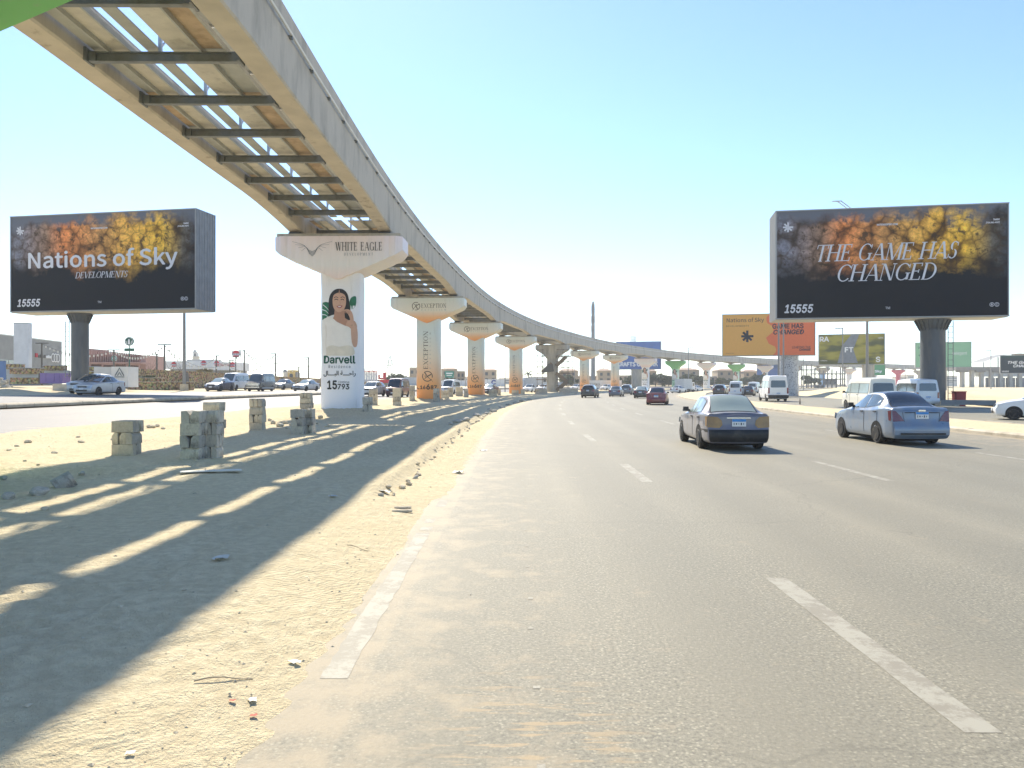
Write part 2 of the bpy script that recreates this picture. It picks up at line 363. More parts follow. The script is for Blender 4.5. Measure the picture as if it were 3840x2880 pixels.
def sand():
    ss = np.concatenate([np.arange(31, 44, .4), np.arange(44, 62, .055), np.arange(62, 100, .14), np.arange(100, 180, .5), np.arange(180, S_END, 3)])
    os_ = np.concatenate([np.arange(-7.6, -1, .12), np.arange(-1, 9.0, .065)])
    x, y, tx, ty = ctr(ss); X = x[:, None] + ty[:, None] * os_[None]; Y = y[:, None] - tx[:, None] * os_[None]
    O = np.broadcast_to(os_[None], X.shape); Z = sand_h(X.ravel(), Y.ravel(), O.ravel()).reshape(X.shape)
    Z[:, 0] -= .25; Z[:, 1] -= .1
    nu, nv = X.shape; me = bpy.data.meshes.new('sandy_median')
    co_ = np.stack([X, Y, Z], -1).reshape(-1, 3).astype(np.float32)
    idx = np.arange(nu * nv).reshape(nu, nv); q = np.stack([idx[:-1, :-1], idx[:-1, 1:], idx[1:, 1:], idx[1:, :-1]], -1).reshape(-1, 4)
    me.vertices.add(len(co_)); me.vertices.foreach_set('co', co_.ravel())
    me.loops.add(q.size); me.loops.foreach_set('vertex_index', q.ravel().astype(np.int32))
    me.polygons.add(len(q)); me.polygons.foreach_set('loop_start', np.arange(0, q.size, 4, dtype=np.int32))
    me.polygons.foreach_set('use_smooth', np.ones(len(q), bool)); me.update(calc_edges=True); me.validate()
    me.materials.append(SAND); tag(link('sandy_median', me), kind='structure')
sand()
def sandz(x, y):
    o, _ = off(x, y); return float(sand_h(np.array([x], float), np.array([y], float), o)[0]) if -7.4 < o[0] < 8.8 else float(zo(o)[0])
def sandz_v(X, Y):
    o, _ = off(X, Y); return np.where((o > -7.4) & (o < 8.8), sand_h(X, Y, o), zo(o))
def GS(px, py):
    """where a line of sight meets the relief of the sand"""
    lo, hi = 2.2, 400.0
    for n in (300, 40, 40):
        Y = np.geomspace(lo, hi, n); z = CH + (1440 - py) / F * Y; hit = z <= sandz_v((px - 1920) / F * Y, Y)
        if not hit.any(): return P(px, py, hi)
        k = int(np.argmax(hit)); lo, hi = Y[max(k - 1, 0)], Y[k]
    return P(px, py, hi)

# ------------------------------------------------------------- painted lines
def dash(s, o, ln, wd, name='lane_dash', z=.0018, jag=0):
    n = max(2, int(ln / .12)); mb = MB(); pts = []
    for k in range(n + 1):
        q = s + ln * k / n; j0 = random.uniform(-jag, jag); j1 = random.uniform(-jag, jag)
        pts += [at(q, o - wd / 2 + j0, z), at(q, o + wd / 2 + j1, z)]
    mb.grid(pts, n + 1, 2); mb.f = [f[::-1] for f in mb.f]
    return mb.build(name, MATS['road_paint'])
S0 = float(np.interp(0, PATH[:60, 1], ARC[:60]))          # arc length beside the camera
marks = link('lane_marking', None); tag(marks, kind='structure')
def mark(*a, **k):
    d = dash(*a, **k); d.parent = marks
for k in range(14): mark(S0 + 3.9 + 9.9 * k, 11.60, 3.1, .19 + .01 * (k > 0), jag=.004)
for k in range(14): mark(S0 + 14 + 9.9 * k, 16.0, 3.6, .17, jag=.004)
for k in range(12): mark(S0 + 16.5 + 9.9 * k, 21.0, 3.3, .17, jag=.004)
for a, ln, wd in ((4.6, 4.5, .165), (9.25, .22, .14), (9.75, .3, .12), (11.0, .62, .13), (24, 1.2, .14), (31, 2, .14)): mark(S0 + a, 8.16 + random.uniform(-.015, .015), ln, wd, jag=.010, z=.0018)
for k in range(26): mark(S0 + 3.55 + k * .95 + random.uniform(-.1, .1), 9.37 + random.uniform(-.01, .01), .045, .04, name='paint_spot', z=.003)
# ------------------------------------------------------------- monorail guideway
mat('concrete_beam', (.55, .495, .40), .85, var=.12, vs=.8, bump=.15, bs=25, dirt=(.36, .325, .26), ds=.8, dt=(.47, .66), stretch=(1, 1, .35))
mat('concrete_soffit', (.57, .50, .385), .85, var=.12, vs=1.2, dirt=(.28, .22, .14), ds=1.1, dt=(.6, .72))
mat('concrete_old', (.46, .42, .34), .9, var=.15, vs=1.2, bump=.2, bs=18, dirt=(.25, .22, .17), ds=.8, dt=(.5, .75), stretch=(2, 2, .4))
mat('steel', (.20, .21, .20), .5, .4, var=.2, vs=6, dirt=(.13, .12, .10), ds=3)
mat('galvanised', (.50, .51, .50), .4, .7, var=.2, vs=5)
mat('ply', (.52, .38, .235), .8, var=.2, vs=2, dirt=(.30, .19, .10), ds=1.5)
mat('deck_steel', (.60, .555, .45), .6, .1, var=.12, vs=2.5, dirt=(.3, .27, .2), ds=2, dt=(.55, .8))
mat('deck_grey', (.43, .43, .38), .6, .1, var=.12, vs=2.5)
mat('pale_pipe', (.70, .69, .66), .45, .2, var=.08, vs=3)
mat('dark_steel', (.075, .08, .085), .5, .3, var=.25, vs=6)
ZT = 12.15                                              # top of the beams
def zbot(s, a, b):
    d = min(s - a, b - s); t = max(0, 1 - d / 7.5); return 9.95 - .48 * t ** 1.7
FARSPAN = {0: 'concrete monorail span behind the green capped pier', 4: 'monorail span between the first and second orange columns', 5: 'monorail span between the second and third orange columns', 6: 'monorail span reaching the scaffolded concrete pier',
           7: 'monorail span leaving the scaffolded concrete pier', 8: 'monorail span between the two orange columns past the scaffolding', 9: 'monorail span crossing in front of the blue billboard', 10: 'monorail span from white portrait pier to first green portrait pier',
           11: 'monorail span from first green portrait pier to the next white pier', 12: 'monorail span arriving at the second green portrait pier', 13: 'monorail span passing behind the left end of the yellow billboard'}
def span(i):
    a, b = pier_s(i), pier_s(i + 1); near = i in (1, 2, 3); mid = i in (4, 5)
    org = gat((a + b) / 2, 0, 0)
    g = 'spans of the monorail guideway'
    names = {1: 'concrete monorail span passing overhead before the green pier cap', 2: 'nearest concrete monorail span, its steel cross beams seen from below',
             3: 'curving monorail span between the white column and the first orange column'}
    lab = names.get(i, FARSPAN.get(i, 'far curving concrete monorail span beyond the yellow billboard'))
    t = thing('monorail_span', lab, 'guideway', org, 0, g, world=True)
    ss = np.linspace(a + .02, b - .02, 29 if i < 6 else 13)
    for side in (-1, 1):
        o0 = side * 2.3; mb = MB(); ring = 10; pts = []
        for s in ss:
            zb = zbot(s, a, b)
            zt_ = ZT if side > 0 else 11.50; sec = [(-.30, zb), (.30, zb), (.345, zb + .05), (.345, 11.38), (.30, 11.44), (.30, zt_), (-.30, zt_), (-.30, 11.44), (-.345, 11.38), (-.345, zb + .05)]
            pts += [gat(s, o0 + x, z) for x, z in sec]
        n = len(ss); fs = [(u * ring + k, u * ring + (k + 1) % ring, (u + 1) * ring + (k + 1) % ring, (u + 1) * ring + k) for u in range(n - 1) for k in range(ring)]
        mi = [1 if k == 0 else 0 for u in range(n - 1) for k in range(ring)]
        mb.add(pts, [f[::-1] for f in fs] + [tuple(range(ring)), tuple((n - 1) * ring + k for k in range(ring))[::-1]]); mb.mi = mi + [0, 0]
        mb.build('beam', [MATS['concrete_beam'], MATS['concrete_soffit']], t)
        if side > 0 or near:
            mp = MB().tube([gat(s, o0 + side * .42, 11.47 + .008 * math.sin(s)) for s in ss], .05, 6)
            mp.build('conduit', MATS['pale_pipe'], t, 40)
            if i < 6:
                mc = MB()
                for s in np.arange(a + 1.2, b, 2.3): mc.bar(gat(s, o0 + side * .30, 11.40), gat(s, o0 + side * .44, 11.40), .10, .10)
                tag(mc.build('conduit_clamp', MATS['steel'], t), kind='stuff')
    step = 2.95; nb = int((b - a) / step); xs = [a + (b - a - (nb - 1) * step) / 2 + step * k for k in range(nb)]
    zc = 10.06
    if near or mid:
        for s in xs:
            mb = MB(); p0, p1 = gat(s, -1.93, zc), gat(s, 1.93, zc)
            if near:
                mb.bar(gat(s, -1.93, zc - .11), gat(s, 1.93, zc - .11), .15, .03); mb.bar(gat(s, -1.93, zc + .11), gat(s, 1.93, zc + .11), .15, .03); mb.bar(p0, p1, .03, .22)
                for sd in (-1, 1): mb.bar(gat(s - .22, sd * 1.93, zc + .02), gat(s + .22, sd * 1.93, zc + .02), .06, .34); mb.bar(gat(s - .1, sd * 1.83, zc), gat(s + .1, sd * 1.83, zc), .22, .24)
            else: mb.bar(p0, p1, .18, .26)
            mb.build('cross_beam', MATS['steel'], t)
        strips = [(-1.88, -1.45, 0, 10.3), (-1.40, -.86, 1, 10.3), (-.54, -.20, 2, 10.32), (.14, .90, 1, 10.3), (.94, 1.56, 0, 10.3), (.86, 1.30, 2, 10.9)]  # grey strips: tray between two sun stripes, raised trough added to block sky
        bays = [a + .4] + xs + [b - .4]
        for k in range(len(bays) - 1):
            s0, s1 = bays[k] + .004, bays[k + 1] - .004
            if not near and k: continue
            if not near: s1 = bays[-1]
            for (oa, ob, kind, z0) in strips:
                m = MATS['deck_grey'] if kind == 2 else MATS['deck_steel'] if kind else (MATS['ply'] if random.random() < .55 else MATS['deck_grey'])
                mb = MB(); q = np.linspace(s0, s1, 3 if near else 12)
                z1 = z0 + .04
                for u in range(len(q) - 1):
                    vs = [gat(q[u], oa, z0), gat(q[u], ob, z0), gat(q[u + 1], ob, z0), gat(q[u + 1], oa, z0), gat(q[u], oa, z1), gat(q[u], ob, z1), gat(q[u + 1], ob, z1), gat(q[u + 1], oa, z1)]
                    mb.add(vs, [(0, 1, 2, 3), (7, 6, 5, 4), (0, 4, 5, 1), (1, 5, 6, 2), (2, 6, 7, 3), (3, 7, 4, 0)])
                mb.build('deck_or_trough_panel', m, t)
        # stringers that carry the panels and the open lattice walkway along the middle
        for o_ in (-1.43, -.84, .94, 1.59):
            mb = MB()
            for u in range(len(ss) - 1): mb.bar(gat(ss[u], o_, 10.24), gat(ss[u + 1], o_, 10.24), .05, .13)
            mb.build('stringer', MATS['deck_grey'], t)
        for o_ in (-.12, .92):
            mb = MB()
            for s in xs:
                mb.bar(gat(s, o_, 10.2), gat(s, o_, 10.9), .08, .08)
                if o_ < 0: mb.bar(gat(s, o_, 10.3), gat(s + .55, o_, 10.85), .035, .035)
                else: mb.bar(gat(s, o_, 10.86), gat(s, 1.3, 10.86), .06, .06)
            for u in range(len(ss) - 1): mb.bar(gat(ss[u], o_, 10.86), gat(ss[u + 1], o_, 10.86), .05, .05)
            mb.build('walkway_support', MATS['galvanised'], t)
    else:
        mb = MB()
        for k in range(len(ss) - 1): mb.bar(gat(ss[k], 0, 10.2), gat(ss[k + 1], 0, 10.2), 3.7, .1)
        mb.build('deck', MATS['steel'], t)
for i in range(0, len(PIER) - 2): span(i)

# ------------------------------------------------------------- lettering
try:                                                       # faces that ship with Blender; the built-in one otherwise
    INTER = bpy.data.fonts.load(bpy.utils.system_resource('DATAFILES', path='fonts') + '/Inter.woff2')
    PLAIN = bpy.data.fonts.load(bpy.utils.system_resource('DATAFILES', path='fonts') + '/Noto Sans CJK Regular.woff2')
except Exception: INTER = PLAIN = None
def text_mesh(txt, size=1.0, shear=0, bold=0, space=1.0, align='CENTER'):
    cu = bpy.data.curves.new('t', 'FONT'); cu.body = txt
    if INTER and txt.isascii(): cu.font = PLAIN if ('k' in txt or 'K' in txt) else INTER
    cu.size = 1; cu.shear = shear; cu.space_character = space
    cu.align_x = align; cu.resolution_u = 3
    ob = bpy.data.objects.new('t', cu); me = bpy.data.meshes.new_from_object(ob)
    vs = np.array([v.co[:] for v in me.vertices]); fs = [tuple(p.vertices) for p in me.polygons]
    bpy.data.objects.remove(ob); bpy.data.curves.remove(cu); bpy.data.meshes.remove(me)
    if not bold: return vs[:, :2], fs
    n = len(vs); b = bold * 2.0; out = []; of = []                         # heavier face: shifted copies, each a hair in front of the last
    for k, (dx, dy) in enumerate(((0, 0), (b, 0), (-b, 0), (0, b), (0, -b))):
        out.append(np.column_stack([vs[:, 0] + dx, vs[:, 1] + dy, np.full(n, k)])); of += [tuple(i + k * n for i in q) for q in fs]
    return np.concatenate(out), of
def fit(vf, x0, x1, y0, y1):
    """stretch flat lettering into a rectangle"""
    v, f = vf; v = v.copy(); lo = v.min(0); hi = v.max(0)
    v[:, 0] = x0 + (v[:, 0] - lo[0]) / (hi[0] - lo[0]) * (x1 - x0); v[:, 1] = y0 + (v[:, 1] - lo[1]) / (hi[1] - lo[1]) * (y1 - y0)
    return v, f
TK, TN = .135, .045
def _line(x0, y0, x1, y1, wd):
    dx, dy = x1 - x0, y1 - y0; l = math.hypot(dx, dy) or 1; nx, ny = -dy / l * wd / 2, dx / l * wd / 2
    return [(x0 + nx, y0 + ny), (x0 - nx, y0 - ny), (x1 - nx, y1 - ny), (x1 + nx, y1 + ny)], [(0, 1, 2, 3)]
def _diag(x0, x1, wd):
    h = wd / 2 * 1.08; return [(x0 - h, 0), (x0 + h, 0), (x1 + h, 1), (x1 - h, 1)], [(0, 1, 2, 3)]
def _arc(cx, cy, rx, ry, a0, a1, k=1.0, n=18):
    vs = []; fs = []
    for i in range(n + 1):
        a = R(a0 + (a1 - a0) * i / n); wd = (TN + (TK - TN) * abs(math.cos(a)) ** 1.5) * k
        vs += [(cx + rx * math.cos(a), cy + ry * math.sin(a)), (cx + (rx - wd) * math.cos(a), cy + (ry - min(wd, TN * 1.4)) * math.sin(a))]
    for i in range(n): fs.append((2 * i, 2 * i + 2, 2 * i + 3, 2 * i + 1))
    return vs, fs
def _stem(x, wd=TK, serif=.1):
    return [_line(x, 0, x, 1, wd), _line(x - wd / 2 - serif, .02, x + wd / 2 + serif, .02, TN), _line(x - wd / 2 - serif, .98, x + wd / 2 + serif, .98, TN)]
def _foot(x): return _line(x - .12, .02, x + .12, .02, TN)
def _head(x): return _line(x - .12, .98, x + .12, .98, TN)
def _bar(x0, x1, y): return _line(x0, y, x1, y, TN)
def _tick(x, y, h): return _line(x, y, x, y + h, TN)
GL = {
 'A': (.86, lambda: [_diag(.08, .40, TN), _diag(.76, .43, TK), _bar(.2, .62, .33), _foot(.08), _foot(.76)]),
 'C': (.84, lambda: [_arc(.46, .5, .42, .51, 42, 318), _tick(.78, .72, .24)]),
 'D': (.88, lambda: _stem(.14)[:1] + [_arc(.30, .5, .50, .5, -90, 90), _bar(.02, .32, .025), _bar(.02, .32, .975)]),
 'E': (.72, lambda: _stem(.14)[:1] + [_bar(.0, .6, .025), _bar(.0, .58, .975), _bar(.14, .46, .52), _tick(.6, .0, .22), _tick(.58, .8, .2), _tick(.46, .42, .2)]),
 'G': (.92, lambda: [_arc(.46, .5, .42, .51, 42, 330), _tick(.78, .72, .24), _line(.76, .04, .76, .42, TK), _bar(.62, .90, .42)]),
 'H': (.92, lambda: _stem(.14) + _stem(.74) + [_bar(.14, .74, .52)]),
 'I': (.36, lambda: _stem(.18)),
 'K': (.80, lambda: _stem(.14) + [_line(.18, .42, .66, .98, TN), _line(.34, .58, .68, .0, TK), _foot(.68), _head(.62)]),
 'L': (.68, lambda: _stem(.14) + [_bar(.14, .58, .025), _tick(.58, 0, .24)]),
 'M': (1.08, lambda: [_line(.14, 0, .14, 1, TN), _diag(.53, .17, TK), _diag(.53, .90, TN), _line(.92, 0, .92, 1, TK), _foot(.14), _foot(.92), _head(.10), _head(.95)]),
 'N': (.94, lambda: [_line(.14, 0, .14, 1, TN), _diag(.74, .17, TK), _line(.78, 0, .78, 1, TN), _foot(.14), _head(.1), _head(.78)]),
 'O': (.94, lambda: [_arc(.46, .5, .43, .51, 0, 360, n=28)]),
 'P': (.70, lambda: _stem(.14) + [_arc(.24, .73, .38, .26, -90, 90), _bar(.14, .26, .475), _bar(.14, .26, .985)]),
 'R': (.80, lambda: _stem(.14) + [_arc(.24, .73, .37, .26, -90, 90), _bar(.14, .26, .475), _bar(.14, .26, .985), _diag(.70, .28, TK), _foot(.7)][:4] + [_line(.34, .48, .68, .0, TK)]),
 'S': (.64, lambda: [_arc(.32, .74, .24, .26, 40, 250), _arc(.30, .27, .26, .28, -140, 78), _tick(.52, .74, .22), _tick(.06, .04, .22)]),
 'T': (.76, lambda: [_line(.38, 0, .38, 1, TK), _bar(.02, .74, .975), _tick(.03, .76, .22), _tick(.73, .76, .22), _foot(.38)]),
 'V': (.84, lambda: [_diag(.42, .10, TK), _diag(.44, .74, TN), _head(.1), _head(.74)]),
 'W': (1.2, lambda: [_diag(.36, .10, TK), _diag(.38, .60, TN), _diag(.84, .58, TK), _diag(.86, 1.1, TN), _head(.1), _head(.6), _head(1.1)]),
 'X': (.86, lambda: [_diag(.74, .12, TK), _diag(.1, .74, TN), _foot(.1), _foot(.74), _head(.1), _head(.74)]),
 ' ': (.42, lambda: [])}
def serif(txt, shear=0, gap=.08, heavy=1.0):
    global TK, TN
    k0, n0 = TK, TN; TK *= heavy; TN *= heavy
    vs = []; fs = []; x = 0
    for c in txt:
        adv, fn = GL[c]
        for v, f in fn():
            o = len(vs); vs += [(x + a + shear * b, b) for a, b in v]; fs += [tuple(i + o for i in q) for q in f]
        x += adv + gap
    TK, TN = k0, n0
    return np.array(vs), fs
def flat(parts):
    """join flat pieces"""
    vs = []; fs = []
    for v, f in parts:
        o = len(vs); vs += [tuple(p) for p in v]; fs += [tuple(i + o for i in q) for q in f]
    return np.array(vs), fs
def ell(cx, cy, rx, ry, n=28, a0=0): return [(cx + rx * math.cos(2 * math.pi * k / n + a0), cy + ry * math.sin(2 * math.pi * k / n + a0)) for k in range(n)]
def poly(pts): return np.array(pts, float), [tuple(range(len(pts)))]
def ring(cx, cy, r0, r1, n=32, a0=0, a1=360):
    vs = []; fs = []
    for i in range(n + 1):
        a = R(a0 + (a1 - a0) * i / n); vs += [(cx + r1 * math.cos(a), cy + r1 * math.sin(a)), (cx + r0 * math.cos(a), cy + r0 * math.sin(a))]
    for i in range(n): fs.append((2 * i, 2 * i + 2, 2 * i + 3, 2 * i + 1))
    return np.array(vs), fs
def stroke(pts, wd, wd2=None):
    vs = []; fs = []; n = len(pts)
    for i, (x, y) in enumerate(pts):
        a = pts[max(i - 1, 0)]; b = pts[min(i + 1, n - 1)]; dx, dy = b[0] - a[0], b[1] - a[1]; l = math.hypot(dx, dy) or 1
        ww = wd if wd2 is None else wd + (wd2 - wd) * i / (n - 1)
        vs += [(x - dy / l * ww / 2, y + dx / l * ww / 2), (x + dy / l * ww / 2, y - dx / l * ww / 2)]
    for i in range(n - 1): fs.append((2 * i, 2 * i + 1, 2 * i + 3, 2 * i + 2))
    return np.array(vs), fs
def curve(pts, n=8): return [tuple(p) for p in catmull(pts, n)]
def decal(vf, fn, cuts=None):
    """flat shape (x,y) carried onto a surface by fn; cut into strips so that it follows a bend"""
    v, f = vf; bm = bmesh.new(); bv = [bm.verts.new((p[0], p[1], p[2] * 1e-4 if len(p) > 2 else 0)) for p in v]
    for q in f:
        try: bm.faces.new([bv[i] for i in q])
        except ValueError: pass
    if cuts is not None:
        for c in cuts:
            g = bm.verts[:] + bm.edges[:] + bm.faces[:]
            bmesh.ops.bisect_plane(bm, geom=g, plane_co=(c, 0, 0), plane_no=(1, 0, 0))
    big = [q for q in bm.faces if len(q.verts) > 4]
    if big: bmesh.ops.triangulate(bm, faces=big)
    bmesh.ops.recalc_face_normals(bm, faces=bm.faces[:])
    bm.verts.index_update(); mb = MB()
    fs = []
    for q in bm.faces:
        ix = [a.index for a in q.verts]
        fs.append(tuple(ix) if q.normal.z > 0 else tuple(ix[::-1]))
        def q_(a): x, y, z = fn(a.co.x, a.co.y); return (x, y - a.co.z * 9, z)
    mb.add([q_(a) for a in bm.verts], fs); bm.free(); return mb
# ------------------------------------------------------------- piers
def grad_mat(name, stops, z0, z1, rough=.5, streak=None):
    """printed vertical colour fade on a wrapped banner"""
    m, nt, b = new_mat(name); tc = N(nt, 'ShaderNodeTexCoord'); sp = N(nt, 'ShaderNodeSeparateXYZ'); L(nt, tc.outputs['Object'], sp.inputs[0])
    mr = N(nt, 'ShaderNodeMapRange'); mr.inputs[1].default_value = z0; mr.inputs[2].default_value = z1; L(nt, sp.outputs[2], mr.inputs[0])
    c = ramp(nt, mr.outputs[0], stops).outputs[0]
    mp = N(nt, 'ShaderNodeMapping'); mp.inputs['Scale'].default_value = (3, 3, .25); L(nt, tc.outputs['Object'], mp.inputs[0])
    n = noise(nt, mp.outputs[0], 1.5, 6, .7)
    c = mix(nt, ramp(nt, n.outputs[0], [(.55, (0, 0, 0)), (.8, (.45, .45, .45))]).outputs[0], c, streak or (.40, .36, .28))
    L(nt, c, b.inputs['Base Color']); b.inputs['Roughness'].default_value = rough
    n2 = noise(nt, tc.outputs['Object'], 3, 3); bn = N(nt, 'ShaderNodeBump'); bn.inputs['Strength'].default_value = .25; bn.inputs['Distance'].default_value = .05
    L(nt, n2.outputs[0], bn.inputs['Height']); L(nt, bn.outputs[0], b.inputs['Normal']); MATS[name] = m
SAGE, ORG_ = (.55, .68, .58), (.90, .33, .08)
grad_mat('wrap_orange_column', [(0, ORG_), (.22, (.88, .42, .15)), (.55, (.80, .66, .47)), (.85, (.63, .68, .61))], .3, 7.2)
grad_mat('wrap_orange_cap', [(0, (.92, .32, .08)), (.22, (.86, .46, .20)), (.5, (.78, .70, .55)), (1, (.66, .69, .62))], 7.05, 9.2)
grad_mat('wrap_white_column', [(0, (.82, .82, .83)), (.75, (.82, .80, .77)), (1, (.80, .74, .66))], .3, 7.2)
grad_mat('wrap_white_cap', [(0, (.84, .64, .52)), (.35, (.80, .74, .66)), (1, (.82, .70, .68))], 7.0, 9.2)
grad_mat('wrap_green_column', [(0, (.40, .70, .36)), (.35, (.55, .78, .50)), (.6, (.78, .82, .72)), (1, (.30, .62, .26))], .3, 7.4)
grad_mat('wrap_green_cap', [(0, (.22, .55, .16)), (1, (.18, .50, .14))], 7.0, 9.2)
grad_mat('wrap_blue', [(0, (.25, .45, .72)), (1, (.35, .55, .80))], .3, 9.2)
grad_mat('wrap_red', [(0, (.55, .06, .10)), (1, (.66, .10, .15))], .3, 9.2)
mat('print_dark', (.022, .024, .02), .6, var=.1); mat('print_brown', (.10, .075, .05), .6, var=.1); mat('print_grey', (.38, .39, .34), .6, var=.05)
mat('print_green', (.012, .085, .05), .6, var=.1); mat('print_leaf', (.02, .15, .07), .6, var=.3, vs=4); mat('print_slate', (.12, .15, .16), .6, var=.05)
mat('hair', (.016, .012, .011), .5, var=.4, vs=5); mat('skin', (.58, .34, .225), .6, var=.06, vs=3); mat('skin_dark', (.44, .235, .15), .6, var=.05); mat('lips', (.34, .07, .06), .5)
mat('dress', (.80, .745, .655), .6, var=.05, vs=3); mat('dress_dark', (.70, .63, .50), .6, var=.08, vs=3); mat('print_white', (.78, .78, .76), .5, var=.03)
CA, CB = 1.02, 1.0
def colsurf(eps): return lambda u, v: (u, -CB * (1 - min(.999, abs(u / CA)) ** 4) ** .25 - eps, v)
def capsurf(eps): return lambda u, v: (u, -1.15 - eps, v)
CUTS = [k * .14 for k in range(-7, 8)]
def wx(x): return (x - 312.5) * .00572
def wy(y): return .5 + (1600 - y) * .00573
def WP(pts): return [(wx(x), wy(y)) for x, y in pts]
def mirror_pts(p, cx): return p + [(2 * cx - x, y) for x, y in p[::-1]]
def exception_logo(cx, cy, r, rot=0):
    f = [ring(cx, cy, r * .86, r, a0=60, a1=235, n=24), ring(cx, cy, r * .86, r, a0=255, a1=400, n=24)]
    f.append(stroke([(cx - r * 1.0, cy - r * 1.05), (cx - r * .1, cy - r * .05), (cx + r * .75, cy + r * .55)], r * .04, r * .2))
    f.append(stroke([(cx - r * .45, cy + r * .55), (cx, cy), (cx + r * .35, cy - r * .7)], r * .10, r * .22)); f.append(poly(ell(cx + .02, cy + r * .42, r * .11, r * .11, 10)))
    v, q = flat(f)
    if rot: a = R(rot); d = v - (cx, cy); v = np.stack([cx + d[:, 0] * math.cos(a) - d[:, 1] * math.sin(a), cy + d[:, 0] * math.sin(a) + d[:, 1] * math.cos(a)], 1)
    return v, q
def rot90(vf): v, f = vf; return np.stack([-v[:, 1], v[:, 0]], 1), f
PRINTS = {}
def prints():
    # cap of the white pier: swooping wing mark and name
    wing = []
    for k in range(4):
        s_ = 1 - k * .13; y0 = 8.72 - k * .07
        for sd in (-1, 1): wing.append(stroke(curve([(-1.28, y0 - .30), (-1.28 + sd * .22 * s_, y0 - .18), (-1.28 + sd * .45 * s_, y0 + .05 + .02 * k), (-1.28 + sd * (1.02 - .16 * k), y0 + .22 - .09 * k)], 6), .022, .010))
    sets = {'eagle_cap': [('emblem', flat(wing), 'print_slate', capsurf(.045), None), ('lettering', fit(serif('WHITE EAGLE', gap=.1), -.10, 2.25, 8.47, 8.90), 'print_dark', capsurf(.045), None),
                          ('lettering', fit(serif('DEVELOPMENT', gap=.5), .35, 1.80, 8.22, 8.36), 'print_slate', capsurf(.045), None)],
            'exc_cap': [('emblem', exception_logo(-.92, 8.52, .36), 'print_brown', capsurf(.012), None), ('lettering', fit(serif('EXCEPTION', gap=.08), -.46, 1.72, 8.36, 8.74), 'print_brown', capsurf(.012), None),
                        ('lettering', fit(serif('PATISSIER', gap=.9), -.46, 1.70, 8.12, 8.24), 'print_grey', capsurf(.012), None)]}
    cs = colsurf(.012)
    v, f = rot90(serif('EXCEPTION', gap=.1)); big = fit((v, f), -.30, .10, 3.05, 6.35)
    v, f = rot90(serif('PATISSIER', gap=.9)); sm = fit((v, f), .24, .36, 3.05, 6.25)
    ph = flat([stroke(curve([(-.93, 1.62), (-.93, 1.48), (-.86, 1.36), (-.74, 1.32)], 5), .07), poly(ell(-.92, 1.64, .05, .06, 8)), poly(ell(-.72, 1.33, .06, .05, 8))])
    sets['exc_col'] = [('lettering', big, 'print_brown', cs, CUTS), ('lettering', sm, 'print_grey', cs, CUTS), ('emblem', exception_logo(.05, 2.42, .46, 90), 'print_brown', cs, CUTS),
                       ('telephone_number', fit(text_mesh('16', bold=.013), -.60, -.12, 1.30, 1.62), 'print_brown', cs, CUTS), ('telephone_number', fit(text_mesh('6', bold=.013), -.05, .28, 1.26, 1.74), 'print_brown', cs, CUTS),
                       ('telephone_number', fit(text_mesh('87', bold=.013), .33, .86, 1.28, 1.64), 'print_brown', cs, CUTS), ('handset_mark', ph, 'print_brown', cs, CUTS)]
    # portrait column
    def c(e): return colsurf(.01 + .004 * e)
    leafL = [(162, 815), (160, 750), (162, 690), (168, 660), (200, 655), (232, 662), (236, 720), (228, 775), (200, 800)]
    cutsL = [stroke(WP([(160, 720), (200, 735), (226, 760)]), .05, .015), stroke(WP([(160, 765), (195, 770), (222, 788)]), .05, .015), stroke(WP([(172, 680), (205, 705), (230, 735)]), .045, .01)]
    leafR = curve([(415, 700), (412, 650), (430, 615), (462, 605), (466, 650), (460, 690), (440, 718), (420, 715), (415, 700)], 5)
    hair = curve([(222, 792), (225, 720), (228, 640), (245, 585), (280, 550), (320, 540), (358, 548), (392, 582), (408, 640), (416, 700), (424, 770), (420, 830), (385, 810), (330, 770), (270, 770), (226, 785)], 4)
    neck = [(282, 720), (274, 790), (262, 800), (300, 832), (418, 888), (430, 850), (400, 815), (372, 800), (366, 720)]
    face = curve([(262, 640), (266, 690), (285, 730), (322, 748), (358, 730), (378, 690), (382, 640), (370, 595), (322, 575), (274, 595), (262, 640)], 4)
    shoulder = curve([(395, 820), (430, 815), (460, 832), (472, 880), (450, 900), (418, 890), (380, 868), (395, 820)], 4)
    dress = curve([(172, 1130), (163, 1000), (160, 880), (172, 815), (210, 795), (246, 785), (300, 832), (360, 862), (418, 888), (428, 960), (440, 1040), (446, 1125), (320, 1132), (172, 1130)], 4)
    dlow = curve([(205, 1130), (210, 1060), (260, 1040), (320, 1052), (400, 1040), (442, 1060), (446, 1125), (320, 1130), (205, 1130)], 4)
    sleeve = stroke(WP([(200, 860), (206, 940), (200, 1010), (208, 1090)]), .03, .02)
    arm = curve([(455, 835), (474, 900), (476, 1000), (468, 1050), (448, 1052), (432, 1010), (425, 930), (424, 860), (412, 790), (384, 745), (352, 738), (360, 728), (400, 722), (432, 745), (446, 800), (448, 850), (455, 835)], 4)
    fing = [stroke(WP([(350 + 4 * k, 738 + 5 * k), (385, 732 + 7 * k), (415, 745 + 6 * k)]), .02) for k in range(4)]
    feats = [stroke(WP(curve([(280, 640), (294, 632), (312, 640)], 4)), .035), stroke(WP(curve([(334, 640), (350, 632), (366, 642)], 4)), .035), stroke(WP(curve([(276, 622), (292, 612), (312, 620)], 4)), .03), stroke(WP(curve([(334, 620), (354, 612), (372, 624)], 4)), .03)]
    part_ = [poly(WP([(322, 541), (316, 585), (328, 585)]))]
    nose = [stroke(WP(curve([(326, 650), (332, 675), (322, 682), (314, 680)], 3)), .02)]
